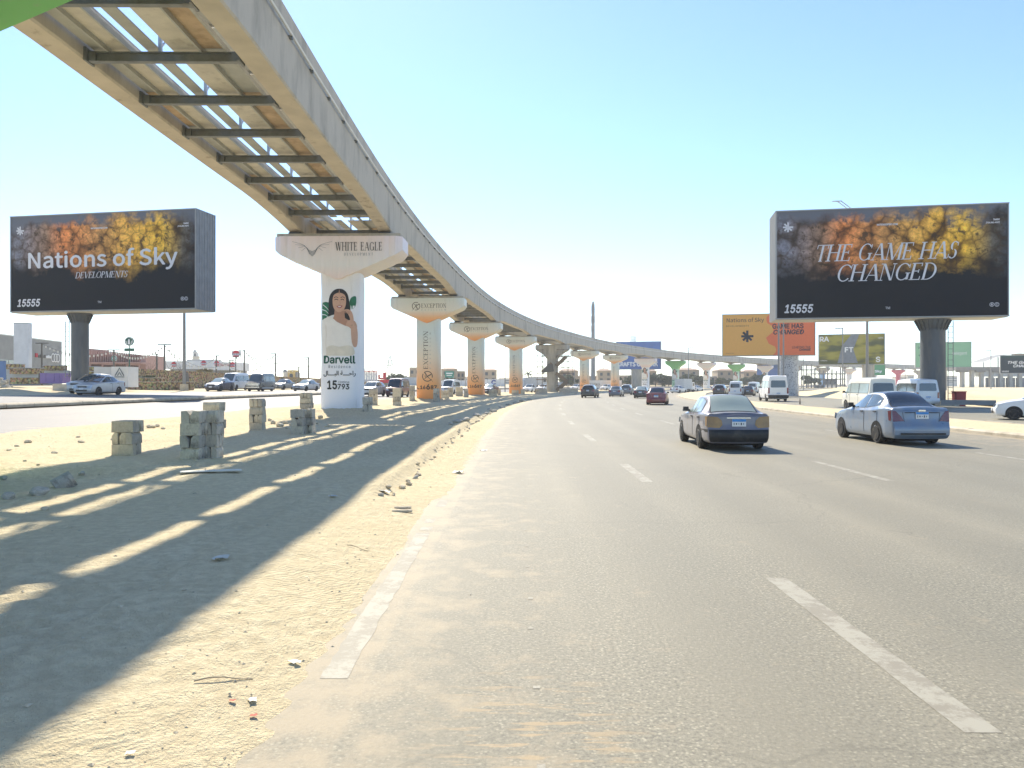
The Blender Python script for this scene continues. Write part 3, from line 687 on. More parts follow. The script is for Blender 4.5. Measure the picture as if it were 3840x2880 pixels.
    sets['portrait'] = [('leaf', poly(WP(leafL)), 'print_leaf', c(0), CUTS), ('leaf', poly(WP(leafR)), 'print_leaf', c(0), CUTS), ('leaf_slit', flat(cutsL), 'print_white', c(1), CUTS), ('hair', poly(WP(hair)), 'hair', c(1), CUTS),
                        ('neck', poly(WP(neck)), 'skin_dark', c(2), CUTS), ('face', poly(WP(face)), 'skin', c(3), CUTS), ('hair_parting', flat(part_), 'skin_dark', c(4), None), ('shoulder', poly(WP(shoulder)), 'skin', c(3), CUTS),
                        ('dress', poly(WP(dress)), 'dress', c(4), CUTS), ('dress_fold', flat([poly(WP(dlow)), sleeve]), 'dress_dark', c(5), CUTS), ('arm', poly(WP(arm)), 'skin', c(6), CUTS), ('finger', flat(fing), 'skin_dark', c(7), CUTS),
                        ('bracelet', flat([stroke(WP([(422, 862), (470, 858)]), .03)]), 'ply', c(7), CUTS), ('eyes_and_brows', flat(feats), 'hair', c(5), None), ('nose', flat(nose), 'skin_dark', c(5), None),
                        ('mouth', poly(WP(curve([(298, 694), (322, 690), (350, 690), (336, 710), (312, 710), (298, 694)], 4))), 'lips', c(5), None),
                        ('teeth', poly(WP([(308, 697), (342, 695), (330, 703), (316, 703)])), 'print_white', c(6), None)]
    sets['darvell'] = [('lettering', fit(text_mesh('Darvell', bold=.013), wx(178), wx(461), wy(1202), wy(1130)), 'print_green', c(1), CUTS), ('lettering', fit(text_mesh('Residence', space=1.35), wx(226), wx(420), wy(1241), wy(1214)), 'print_slate', c(1), CUTS),
                       ('arabic_lettering', fit(text_mesh('\ufedd\ufe8e\u0640\u0640\u0640\u0640\ufe92\ufedf\ufe8d \ufe94\u0640\u0640\u0640\u0640\ufea3\ufe8d\ufead', bold=.01), wx(178), wx(462), wy(1318), wy(1264)), 'print_dark', c(1), CUTS),
                       ('telephone_number', fit(text_mesh('15', bold=.013), wx(213), wx(302), wy(1430), wy(1350)), 'print_dark', c(1), CUTS), ('telephone_number', fit(text_mesh('793', bold=.012), wx(306), wx(410), wy(1430), wy(1380)), 'print_dark', c(1), CUTS),
                       ('lettering', fit(text_mesh('Hotline'), wx(316), wx(410), wy(1374), wy(1354)), 'print_slate', c(1), CUTS)]
    for k, l in sets.items():
        PRINTS[k] = [(nm, decal(vf, fn, cuts).mesh(nm, MATS[m])) for nm, vf, m, fn, cuts in l]
prints()
def put(key, parent, swap=None):
    for nm, me in PRINTS[key]: link(nm, me, parent)
def col_mesh(m, z0=-.3, z1=7.6):
    n = 48; mb = MB(); zs = np.linspace(z0, z1, 24); pts = []
    for z in zs:
        for k in range(n):
            a = 2 * math.pi * k / n; c_, s_ = math.cos(a), math.sin(a)
            wob = 1 + .006 * math.sin(z * 2.1 + a * 3) + .004 * math.sin(z * 5 + a)
            pts.append((CA * math.copysign(abs(c_) ** .5, c_) * wob, CB * math.copysign(abs(s_) ** .5, s_) * wob, z))
    fs = [(i * n + k, i * n + (k + 1) % n, (i + 1) * n + (k + 1) % n, (i + 1) * n + k) for i in range(len(zs) - 1) for k in range(n)]
    return mb.add(pts, fs).mesh('column', m, 50)
def cap_mesh(m, shape, scallop=0):
    xs = np.linspace(-3.25, 3.25, 79 if scallop else 27); mb = MB(); pts = []
    for x in xs:
        a = abs(x)
        zb = np.interp(a, [0, .12, 3.0, 3.25], [7.06, 7.08, 8.33, 8.58]) if shape == 'v' else np.interp(a, [0, 1.04, 1.3, 2.95, 3.25], [6.7, 6.7, 7.25, 8.30, 8.52])
        yf = np.interp(a, [0, 2.95, 3.25], [1.15, 1.15, .88]); yb = yf
        if scallop: yf += .035 * abs(math.sin(math.pi * x / .43)) - .02; zb -= .03 * abs(math.sin(math.pi * x / .43))
        pts += [(x, -yf, zb), (x, -yf, (zb + 9.22) / 2), (x, -yf, 9.22), (x, yb, 9.22), (x, yb, zb)]
    n = 5; k = len(xs)
    fs = [(i * n + j, (i + 1) * n + j, (i + 1) * n + (j + 1) % n, i * n + (j + 1) % n) for i in range(k - 1) for j in range(n)]
    mb.add(pts, fs + [tuple(range(n)), tuple((k - 1) * n + j for j in range(n))[::-1]])
    return mb.mesh('cap', m, 25 if scallop else 40)
CM = {}
def pier(i, style, label, near=False):
    s = pier_s(i); x, y, _ = gat(s, 0); t = thing('monorail_pier', label, 'pier', (x, y, 0), RAIL.hdg(s), 'piers carrying the monorail')
    colm, capm, shape = {'eagle': ('wrap_white_column', 'wrap_white_cap', 'v'), 'exc': ('wrap_orange_column', 'wrap_orange_cap', 'v'), 'bare': ('concrete_old', 'concrete_old', 'h'), 'white': ('wrap_white_column', 'wrap_white_cap', 'h'),
                         'green': ('wrap_green_column', 'wrap_green_cap', 'h'), 'green_v': ('wrap_green_column', 'wrap_green_cap', 'v'), 'blue': ('wrap_blue', 'concrete_old', 'h'), 'red': ('wrap_red', 'wrap_red', 'h')}[style]
    kc = ('c', colm); kk = ('k', capm, shape)
    if kc not in CM: CM[kc] = col_mesh(MATS[colm])
    if kk not in CM: CM[kk] = cap_mesh(MATS[capm], shape, style == 'eagle')
    link('column', CM[kc], t); cap = link('cap', CM[kk], t)
    if 'top' not in CM:
        CM['top'] = MB().box((0, 0, 9.30), (6.3, 1.9, .17)).mesh('bearing_shelf', MATS['concrete_old'])
        CM['pad'] = MB().box((0, 0, 9.43), (.62, .55, .14)).mesh('bearing_pad', MATS['dark_steel'])
    link('bearing_shelf', CM['top'], cap)
    for sx in (-2.3, 2.3):
        for sy in (-.5, .5): link('bearing_pad', CM['pad'], cap, (sx, sy, 0))
    if style == 'eagle': put('eagle_cap', cap); put('portrait', t); put('darvell', t)
    if style == 'exc': put('exc_cap', cap); put('exc_col', t)
    if style in ('white', 'green') and i < 15: put('portrait', t); put('darvell', t)
    return t
pier(1, 'bare', 'plain concrete monorail pier standing behind the green capped one'); pier(2, 'green_v', 'bright green wrapped pier cap overhead, partly seen beside the monorail beam')
pier(3, 'eagle', 'white wrapped column with a woman\'s portrait under a broad cap reading WHITE EAGLE')
pier(4, 'exc', 'sage to orange wrapped pier directly behind the white portrait column, biggest EXCEPTION print'); pier(5, 'exc', 'sage to orange EXCEPTION pier, second beyond the white portrait column')
pier(6, 'exc', 'sage to orange EXCEPTION pier just in front of the scaffolded concrete pier'); pier(7, 'bare', 'bare concrete hammerhead pier wrapped in steel scaffolding')
pier(8, 'exc', 'sage to orange EXCEPTION pier just beyond the scaffolded pier'); pier(9, 'exc', 'sage to orange EXCEPTION pier standing before the blue CRAFTS billboard')
pier(10, 'white', 'white portrait pier in front of the right end of the blue billboard'); pier(11, 'green', 'green portrait pier next to the blue billboard'); pier(12, 'white', 'white portrait pier between two green portrait piers')
pier(13, 'green', 'green portrait pier beyond the white one, near the yellow billboard'); pier(14, 'white', 'white portrait pier standing before the small blue hoarding'); pier(15, 'bare', 'bare concrete pier beside the speckled billboard post')
pier(16, 'blue', 'pale blue wrapped pier column below the meadow billboard'); pier(17, 'white', 'white pier under the meadow billboard, left of its post'); pier(18, 'white', 'white pier under the meadow billboard, beside the green hoarding')
pier(19, 'red', 'red wrapped monorail pier between the meadow and pale green billboards'); pier(20, 'bare', 'farthest bare concrete pier behind the pale green billboard')
# ------------------------------------------------------------- billboards
def rock_print(name, seed, wid, hgt):
    """printed picture: knobbly lit rock in orange and gold fading into navy"""
    m, nt, b = new_mat(name); tc = N(nt, 'ShaderNodeTexCoord'); v = tc.outputs['Object']
    mp = N(nt, 'ShaderNodeMapping'); mp.inputs['Location'].default_value = (seed, 0, seed); L(nt, v, mp.inputs[0]); v2 = mp.outputs[0]
    sp = N(nt, 'ShaderNodeSeparateXYZ'); L(nt, v, sp.inputs[0])
    u = N(nt, 'ShaderNodeMapRange'); u.inputs[1].default_value = -wid / 2; u.inputs[2].default_value = wid / 2; L(nt, sp.outputs[0], u.inputs[0])
    h = N(nt, 'ShaderNodeMapRange'); h.inputs[1].default_value = 0; h.inputs[2].default_value = hgt; L(nt, sp.outputs[2], h.inputs[0])
    wn = noise(nt, v2, .55, 3); wm = N(nt, 'ShaderNodeVectorMath', operation='MULTIPLY_ADD'); L(nt, wn.outputs['Color'], wm.inputs[0]); wm.inputs[1].default_value = (1.2, 0, 1.2); L(nt, v2, wm.inputs[2])
    vo = N(nt, 'ShaderNodeTexVoronoi', feature='SMOOTH_F1'); vo.inputs['Scale'].default_value = 1.05; vo.inputs['Smoothness'].default_value = .12; L(nt, wm.outputs[0], vo.inputs[0])
    n1 = noise(nt, v2, 1.3, 8, .7); n2 = noise(nt, v2, .28, 3)
    col = ramp(nt, u.outputs[0], [(.05, (.15, .155, .19)), (.2, (.24, .15, .10)), (.3, (.62, .22, .07)), (.5, (.46, .24, .08)), (.62, (.66, .36, .07)), (.82, (.70, .42, .05)), (.93, (.10, .09, .07)), (1, (.03, .04, .06))]).outputs[0]
    shade = ramp(nt, vo.outputs[0], [(.30, (1.3, 1.3, 1.3)), (.62, (.95, .9, .85)), (.78, (.45, .4, .36)), (1, (.1, .08, .07))]).outputs[0]
    ve = N(nt, 'ShaderNodeTexVoronoi', feature='DISTANCE_TO_EDGE'); ve.inputs['Scale'].default_value = 1.05; L(nt, wm.outputs[0], ve.inputs[0])
    n5 = noise(nt, v2, 2.4, 9, .75)
    col = mix(nt, 1.0, col, shade, 'MULTIPLY')
    col = mix(nt, 1.0, col, ramp(nt, n5.outputs[0], [(.32, (.45, .4, .36)), (.52, (1.1, 1.1, 1.1)), (.72, (1.9, 1.9, 1.8))]).outputs[0], 'MULTIPLY')
    col = mix(nt, ramp(nt, ve.outputs[0], [(.01, (.4, .4, .4)), (.09, (0, 0, 0))]).outputs[0], col, (.07, .04, .02))
    col = mix(nt, ramp(nt, n1.outputs[0], [(.54, (0, 0, 0)), (.60, (.85, .85, .85))]).outputs[0], col, (.05, .03, .015))
    # band of light: strongest around 60 to 90 per cent of the height, broken by noise
    hb = N(nt, 'ShaderNodeMath', operation='MULTIPLY_ADD'); L(nt, n2.outputs[0], hb.inputs[0]); hb.inputs[1].default_value = .5; L(nt, h.outputs[0], hb.inputs[2])
    nb = N(nt, 'ShaderNodeMath', operation='MULTIPLY_ADD'); L(nt, n1.outputs[0], nb.inputs[0]); nb.inputs[1].default_value = .28; L(nt, hb.outputs[0], nb.inputs[2])
    msk = ramp(nt, nb.outputs[0], [(.76, (0, 0, 0)), (.96, (1, 1, 1))]).outputs[0]
    c = mix(nt, msk, (.007, .011, .017), col)
    top = ramp(nt, nb.outputs[0], [(1.0, (0, 0, 0)), (1.0, (0, 0, 0))]).outputs[0]
    top2 = N(nt, 'ShaderNodeMapRange'); top2.inputs[1].default_value = 1.24; top2.inputs[2].default_value = 1.36; L(nt, nb.outputs[0], top2.inputs[0])
    c = mix(nt, top2.outputs[0], c, (.13, .145, .18))
    L(nt, c, b.inputs['Base Color']); b.inputs['Roughness'].default_value = .6; b.inputs['Specular IOR Level'].default_value = .06; MATS[name] = m; return m
mat('frame_grey', (.30, .31, .31), .55, .2, var=.1, vs=2); mat('side_pale', (.50, .49, .46), .6, var=.1, vs=1.5, stretch=(4, 4, .3)); mat('side_dark', (.20, .22, .24), .6, var=.15, vs=1.5)
mat('post_dark', (.10, .11, .115), .6, .2, var=.2, vs=1.2, dirt=(.16, .15, .13), ds=.8, stretch=(2, 2, .4)); mat('letter_white', (.62, .63, .67), .6, var=.02)
mat('soffit', (.46, .44, .38), .7, var=.1)
class Board:
    """flat panel frame: origin at the foot of the post; u metres right from panel centre, v metres up from panel bottom"""
    def __init__(s, name, label, a, b, zb, h, depth, face, side, post_px=None, group='roadside billboards', foot=0, cat='billboard', postY=None):
        a, b = Vector(a), Vector(b); s.a, s.b = a, b; d = (b - a); d.z = 0; s.w = d.length; s.h = h; s.zb = zb; c = (a + b) / 2
        s.rz = math.atan2(d.y, d.x); s.t = thing(name, label, cat, (c.x, c.y, foot), s.rz, group); s.foot = foot; z0 = zb - foot; s.z0 = z0; s.depth = depth
        mb = MB().box((0, depth / 2, z0 + h / 2), (s.w, depth, h)); s.box = mb.build('panel_box', side, s.t)
        fr = MB(); e = .09
        for z in (z0 + e / 2, z0 + h - e / 2): fr.box((0, -.03, z), (s.w + .06, .1, e))
        for x in (-s.w / 2 + e / 2, s.w / 2 - e / 2): fr.box((x, -.03, z0 + h / 2), (e, .096, h - 2 * e))
        fr.build('frame', MATS['frame_grey'], s.t)
        f = MB(); f.add([(-s.w / 2 + e, 0, e), (s.w / 2 - e, 0, e), (s.w / 2 - e, 0, h - e), (-s.w / 2 + e, 0, h - e)], [(0, 1, 2, 3)])
        s.face = f.build('poster', face, s.t); s.face.location = (0, -.012, z0)
        if depth > 1:
            n = int(depth / .42)
            for sx in (-1, 1):
                for k in range(n + 1):
                    MBk = MB().box((sx * (s.w / 2 + .02), .06 + (depth - .12) * k / n, z0 + h / 2), (.05, .07, h)); MBk.build('side_rib', side, s.t)
            MB().box((0, depth / 2, z0 - .03), (s.w - .1, depth - .1, .05)).build('underside', MATS['soffit'], s.t)
    def post(s, x, r, m, flare=True, y=None, z1=None):
        y = s.depth / 2 if y is None else y; z1 = s.z0 - .06 if z1 is None else z1
        pb = MB().lathe([(r, -.5), (r, z1 - (.7 if flare else 0))], 32, (x, y, 0)).build('post', m, s.t, 40)
        if flare:
            mb = MB()
            mb.lathe([(r, z1 - .78), (r * 1.04, z1 - .66), (r * 1.38, z1 - .1), (r * 1.38, z1)], 32, (x, y, 0)); mb.build('post_head', m, s.t, 30)
            for k in range(20):
                a = 2 * math.pi * k / 20; c_, s_ = math.cos(a), math.sin(a)
                q = MB().add([(x + c_ * r, y + s_ * r, z1 - .8), (x + c_ * r * 1.35, y + s_ * r * 1.35, z1 - .08), (x + c_ * r * 1.5, y + s_ * r * 1.5, z1 - .08), (x + c_ * r * 1.04, y + s_ * r * 1.04, z1 - .95)], [(0, 1, 2, 3)])
                q.bar((x + c_ * r * 1.02, y + s_ * r * 1.02, z1 - .9), (x + c_ * r * 1.46, y + s_ * r * 1.46, z1 - .08), .05, .05); q.build('head_fin', m, s.t)
        return pb
    def ladder(s, x, r, z0, z1, y=None):
        y = s.depth / 2 if y is None else y; mb = MB()
        for dx in (0, .38): mb.bar((x + r + .15 + dx, y - .2, z0), (x + r + .15 + dx, y - .2, z1), .05, .05)
        for z in np.arange(z0 + .3, z1, .45): mb.bar((x + r + .15, y - .2, z), (x + r + .53, y - .2, z), .035, .035)
        mb.build('ladder', MATS['steel'], s.t)
    def put(s, vf, m, name='lettering', e=.02):
        d = decal(vf, lambda u, v: (u, -e - .012, v + s.z0)); return d.build(name, m, s.t)
    def R(s, x0, x1, y0, y1):
        """fractions of the face to metres"""
        return (x0 - .5) * s.w, (x1 - .5) * s.w, y0 * s.h, y1 * s.h
def burst(cx, cy, r, k=.2, outline=False):
    """eight armed star with one arm folded away"""
    f = []
    for i in range(8):
        a = R(45 * i + 90)
        if i == 7: continue
        c_, s_ = math.cos(a), math.sin(a); w_ = r * k
        f.append((np.array([(cx - s_ * w_, cy + c_ * w_), (cx + s_ * w_, cy - c_ * w_), (cx + c_ * r + s_ * w_, cy + s_ * r - c_ * w_), (cx + c_ * r - s_ * w_, cy + s_ * r + c_ * w_)]), [(0, 1, 2, 3)]))
    return flat(f)
def big_board(name, label, a, b, zb, h, side, foot, seed, big, post_x, cat='billboard'):
    B = Board(name, label, a, b, zb, h, 3.0, MATS['frame_grey'], side, foot=foot)
    B.face.data.materials[0] = rock_print('rock_print_%d' % seed, seed, B.w, h)
    W = MATS['letter_white']
    for vf, rect in big: B.put(fit(vf, *B.R(*rect)), W)
    B.put(fit(text_mesh('15555', shear=.22, bold=.013), *B.R(.038, .168, .055, .135)), W, 'telephone_number')
    B.put(fit(text_mesh('TM'), *B.R(.482, .502, .078, .100)), W)
    x, _, y, _ = B.R(.93, 1, .105, 1)
    for k, ch in enumerate('RC'):
        cx = x + k * .36; B.put(ring(cx, y, .135, .17, 20), W, 'mark_ring'); B.put(fit(text_mesh(ch, bold=.01), cx - .07, cx + .07, y - .09, y + .09), W)
    x, _, y, _ = B.R(.055, 1, .845, 1); v, f = burst(x, y, .40, .17); B.put((v, f), W, 'emblem')
    B.put(fit(text_mesh('NATIONSOFSKY.COM', bold=.01), *B.R(.445, .535, .832, .85)), W)
    B.put(fit(text_mesh('TAARKO', shear=.2, bold=.01), *B.R(.935, .962, .845, .862)), W); B.put(fit(text_mesh('[716.881-KSF]', shear=.2, bold=.01), *B.R(.905, .962, .818, .836)), W)
    B.post(post_x, .93 if post_x > 0 else .74, MATS['post_dark'])
    return B
aR, bR = P(2909, 1440, 63.5), P(3783, 1440, 60.5); zR = CH + 139.5 * 1.736 / F * 63.5
BR = big_board('billboard', 'large navy and gold billboard reading THE GAME HAS CHANGED', aR, bR, zR, 8.95, MATS['side_pale'], .25, 3,
               [(serif('THE GAME HAS', shear=.27, gap=.0, heavy=1.0), (.185, .795, .52, .675)), (serif('CHANGED', shear=.27, gap=-.02, heavy=1.0), (.275, .70, .335, .49))], 3.75)
BR.ladder(3.75, .93, 0, 6.6)
tg = MB().lathe([(1.9, -.3), (1.9, .12), (1.75, .16)], 28, (3.75, 1.5, 0)).build('post_footing', MATS['kerb'], BR.t)
for nm, x, z in (('lamp_arm', -3.2, 9.0), ('lamp_arm', -2.9, 9.0)):
    MB().bar((x, 0.2, BR.z0 + z), (x - .9, -.5, BR.z0 + z + .45), .07, .05).bar((x - .9, -.5, BR.z0 + z + .45), (x - 1.3, -.6, BR.z0 + z + .42), .2, .06).build(nm, MATS['galvanised'], BR.t)
aL, bL = P(40, 1440, 71), P(736, 1440, 67.6); zL = CH + 154.5 * 1.736 / F * 71
BL = big_board('billboard', 'large navy and gold billboard reading Nations of Sky', aL, bL, zL, 8.85, MATS['side_dark'], 1.15, 17,
               [(text_mesh('Nations of Sky', bold=.0035), (.10, .905, .40, .63)), (serif('DEVELOPMENTS', shear=.25, gap=-.02), (.36, .645, .335, .40))], -3.4)
nv = BL.R(.10, .10, .43, .62)
MB().box((-3.4, 1.5, .15), (3.2, 3.0, .9)).build('post_footing', MATS['kerb'], BL.t)
mb = MB()
for dx in (0, .4): mb.bar((-3.4 - 1.2 + dx - .1, 1.2, 1.2), (-3.4 - 1.2 + dx - .1, 1.2, 6.4), .05, .05)
for z in np.arange(1.4, 6.4, .45): mb.bar((-4.7, 1.2, z), (-4.3, 1.2, z), .04, .04)
mb.build('ladder', MATS['steel'], BL.t)
# yellow and orange board on a speckled post
def speckle():
    m, nt, b = new_mat('speckled_post'); tc = N(nt, 'ShaderNodeTexCoord'); vo = N(nt, 'ShaderNodeTexVoronoi'); vo.inputs['Scale'].default_value = 5.0; L(nt, tc.outputs['Object'], vo.inputs[0])
    c = ramp(nt, vo.outputs[0], [(.26, (.12, .125, .14)), (.40, (.46, .47, .47))]).outputs[0]; L(nt, c, b.inputs['Base Color']); MATS['speckled_post'] = m
    m, nt, b = new_mat('meadow_print'); tc = N(nt, 'ShaderNodeTexCoord'); mp = N(nt, 'ShaderNodeMapping'); mp.inputs['Scale'].default_value = (.10, 1, .28); mp.inputs['Rotation'].default_value = (0, R(12), 0); L(nt, tc.outputs['Object'], mp.inputs[0])
    n = noise(nt, mp.outputs[0], 1.6, 3, .5)
    c = ramp(nt, n.outputs[0], [(.28, (.03, .06, .02)), (.42, (.10, .10, .025)), (.52, (.30, .27, .03)), (.6, (.36, .30, .06)), (.72, (.09, .06, .03))]).outputs[0]; L(nt, c, b.inputs['Base Color']); MATS['meadow_print'] = m
    m, nt, b = new_mat('green_fade_print'); tc = N(nt, 'ShaderNodeTexCoord'); sp = N(nt, 'ShaderNodeSeparateXYZ'); L(nt, tc.outputs['Object'], sp.inputs[0])
    mr = N(nt, 'ShaderNodeMapRange'); mr.inputs[2].default_value = 9; L(nt, sp.outputs[2], mr.inputs[0])
    c = ramp(nt, mr.outputs[0], [(.3, (.02, .035, .045)), (.9, (.03, .30, .12))]).outputs[0]; L(nt, c, b.inputs['Base Color']); MATS['green_fade_print'] = m
speckle()
mat('yellow_print', (.72, .38, .085), .6, var=.03); mat('orange_print', (.74, .17, .06), .6, var=.03); mat('sage_print', (.26, .48, .30), .6, var=.06, vs=.3); mat('blue_print', (.05, .14, .40), .6, var=.15, vs=.4)
mat('navy_print', (.016, .024, .04), .6); mat('leaf_board', (.03, .28, .09), .6, var=.1)
Y1 = 112; a, b = P(2708, 1440, 113.5), P(3058, 1440, 110.5); z0 = CH + (1440 - 1335) / F * 112
B = Board('billboard', 'yellow and orange billboard reading Nations of Sky, GAME HAS CHANGED', a, b, z0, (1335 - 1177) / F * 113, .5, MATS['yellow_print'], MATS['side_dark'])
torn = [(B.R(.515, 0, 0, 0)[0], .09)] ; k = 0
rr = random.Random(5); pts = []
for i in range(15):
    y = .09 + (B.h - .18) * i / 14; pts.append(((.515 + .035 * math.sin(i * .9) + rr.uniform(-.012, .012) + (.03 if i < 4 else 0) - .5) * B.w, y))
pts += [(B.w / 2 - .09, B.h - .09), (B.w / 2 - .09, .09)]
B.put(poly(pts[::-1]), MATS['orange_print'], 'orange_half', .006)
PD = MATS['navy_print']
B.put(fit(text_mesh('Nations of Sky'), *B.R(.05, .455, .78, .91)), PD); B.put(fit(text_mesh('DEVELOPMENTS', space=1.3), *B.R(.045, .29, .70, .735)), PD)
x, _, y, _ = B.R(.275, 0, .47, 0); B.put(burst(x, y, .85, .19), PD, 'emblem')
B.put(fit(text_mesh('GAME HAS', bold=.012), *B.R(.545, .875, .635, .755)), PD, e=.03); B.put(fit(text_mesh('CHANGED', shear=.2, bold=.013), *B.R(.555, .88, .50, .615)), PD, e=.03)
B.put(fit(text_mesh('LEADING THE'), *B.R(.755, .95, .17, .225)), PD, e=.03); B.put(fit(text_mesh('CHANGE', shear=.15, bold=.013), *B.R(.83, .95, .115, .165)), PD, e=.03)
B.put(fit(text_mesh('nationsofsky.com'), *B.R(.04, .13, .06, .085)), PD)
B.post((.735 - .5) * B.w, 1.35, MATS['speckled_post'], False, y=1.6, z1=B.z0 + 1)
# meadow picture board
a, b = P(3070, 1440, 150), P(3318, 1440, 146); z0 = CH + (1440 - 1368) / F * 150
B = Board('billboard', 'billboard with blurred green and yellow meadow picture lettered RA FT S', a, b, z0, (1368 - 1255) / F * 150, 1.2, MATS['meadow_print'], MATS['side_pale'])
LW = MATS['print_white']
B.put(fit(text_mesh('RA', bold=.013), *B.R(.015, .16, .76, .93)), LW); B.put(fit(text_mesh('FT', bold=.013), *B.R(.40, .53, .40, .57)), LW); B.put(fit(text_mesh('S', bold=.013), *B.R(.865, .935, .07, .25)), LW)
B.put(poly([B.R(x, x, y, y)[::2] for x, y in ((.29, .05), (.36, .62), (.5, .98), (.62, .98), (.53, .5), (.60, .05))]), MATS['side_dark'], 'figure', .006)
B.put(fit(text_mesh('HAPPIN'), *B.R(.90, .975, .83, .88)), LW); B.put(fit(text_mesh('nations'), *B.R(.03, .13, .12, .16)), LW); B.post(3.0, 1.1, MATS['concrete_old'], False)
# sage boards
a, b = P(3432, 1440, 170), P(3643, 1440, 166); z0 = CH + (1440 - 1378) / F * 168
B = Board('billboard', 'pale sage green billboard standing behind the dark billboard post', a, b, z0, (1378 - 1283) / F * 168, .8, MATS['sage_print'], MATS['side_pale'])
B.put(fit(text_mesh('orbit'), *B.R(.05, .16, .76, .86)), MATS['print_green']); B.put(fit(text_mesh('what\'s on'), *B.R(.06, .28, .46, .54)), MATS['print_green']); B.put(fit(text_mesh('delegent'), *B.R(.66, .92, .46, .62)), LW); B.post(0, .8, MATS['concrete_old'], False)
a, b = P(3750, 1440, 150), P(3960, 1440, 146); z0 = CH + (1440 - 1400) / F * 148
B = Board('billboard', 'dark board fading to green, lettered THE GAME HAS CHANGED', a, b, z0, (1400 - 1332) / F * 150, .6, MATS['green_fade_print'], MATS['side_pale'])
B.put(fit(text_mesh('THE GAME', shear=.25, bold=.013), *B.R(.14, .62, .52, .68)), LW); B.put(fit(text_mesh('CHANGED', shear=.25, bold=.013), *B.R(.24, .66, .33, .49)), LW); B.put(fit(text_mesh('15555', bold=.013), *B.R(.03, .16, .07, .15)), LW); B.post(3, .6, MATS['concrete_old'], False)
# far blue board behind the guideway
a, b = P(2310, 1440, 262), P(2478, 1440, 258); z0 = CH + (1440 - 1385) / F * 260
B = Board('billboard', 'wide blue billboard lettered CRAFTS OF PARK behind the monorail', a, b, z0, 9.4, 2.6, MATS['blue_print'], MATS['side_pale'])
B.put(fit(text_mesh('CRAFTS OF PARK', bold=.013), *B.R(.02, .94, .10, .27)), LW); B.post(-.6, 1.8, MATS['concrete_old'], False)
a, b = P(2838, 1440, 330), P(2936, 1440, 328); B = Board('hoarding', 'small blue hoarding behind the white portrait pier', a, b, CH + 27 / F * 330, (1412 - 1352) / F * 330, .4, MATS['blue_print'], MATS['side_pale'], cat='hoarding'); B.post(0, .5, MATS['concrete_old'], False)
a, b = P(3240, 1440, 330), P(3320, 1440, 328); B = Board('hoarding', 'green hoarding lettered Sky under the meadow billboard', a, b, CH + 32 / F * 330, (1408 - 1366) / F * 330, .4, MATS['leaf_board'], MATS['side_pale'], cat='hoarding'); B.put(fit(text_mesh('Sky', bold=.013), *B.R(.5, .85, .2, .5)), LW); B.post(0, .5, MATS['concrete_old'], False)
# ------------------------------------------------------------- vehicles
def paint(name, col, rough=.28, metal=.35, dust=.35, dcol=(.42, .36, .26)):
    """car paint with road dust that gathers low down and on level panels"""
    m, nt, b = new_mat(name); tc = N(nt, 'ShaderNodeTexCoord'); n = noise(nt, tc.outputs['Object'], 2.2, 6, .6)
    c = mix(nt, ramp(nt, n.outputs[0], [(.35, (0, 0, 0)), (.75, (dust, dust, dust))]).outputs[0], col, dcol)
    L(nt, c, b.inputs['Base Color']); b.inputs['Roughness'].default_value = rough; b.inputs['Metallic'].default_value = metal; b.inputs['Coat Weight'].default_value = .6; b.inputs['Coat Roughness'].default_value = .08
    rr_ = ramp(nt, n.outputs[0], [(.3, (rough,) * 3), (.8, (min(1, rough + .35),) * 3)]); L(nt, rr_.outputs[0], b.inputs['Roughness']); MATS[name] = m; return m
PAINTS = dict(purple=(.145, .14, .18), blue=(.15, .215, .31), silver=(.55, .56, .56), white=(.78, .78, .77), cream=(.74, .72, .62), black=(.012, .012, .014), navy=(.022, .035, .085), red=(.22, .018, .03), grey=(.20, .21, .22), maroon=(.10, .02, .03), slate=(.14, .17, .22), green=(.03, .05, .045))
for k, c in PAINTS.items(): paint('paint_' + k, c, .25 if k in ('black', 'navy', 'blue') else .32, .0 if k in ('white', 'cream', 'black') else .3, .18 if k in ('white', 'silver', 'cream') else .4)
mat('tyre', (.018, .018, .018), .85, var=.2, dirt=(.10, .085, .06), ds=6); mat('rim', (.42, .43, .44), .35, .8, var=.1); mat('rim_black', (.03, .03, .032), .5, .3); mat('well', (.008, .008, .008), .9); mat('trim_black', (.014, .014, .015), .5, var=.2, dirt=(.06, .05, .04), ds=3)
mat('glass_dark', (.012, .016, .019), .06, var=.1, spec=.8, coat=.5); mat('glass_mid', (.06, .085, .09), .08, var=.1, spec=.8, coat=.5); mat('glass_dusty_reflection', (.34, .39, .335), .35, var=.06, vs=2, spec=.6); mat('glass_pale', (.30, .37, .36), .12, var=.1, spec=.8, coat=.3)  # pale green rear glass: dust and reflection both painted into the base colour
mat('lamp_red', (.20, .008, .012), .12, coat=.6); mat('lamp_dark_red', (.13, .005, .012), .12, coat=.6); mat('lamp_amber', (.30, .155, .03), .25, var=.25, vs=6, coat=.3); mat('lamp_clear', (.62, .64, .66), .1, .2, coat=.6); mat('lamp_orange', (.85, .28, .02), .3)
mat('plate_white', (.78, .78, .76), .5, var=.04); mat('plate_blue', (.05, .26, .62), .5); mat('chrome', (.62, .62, .62), .2, .9); mat('seat_cloth', (.05, .05, .05), .9)
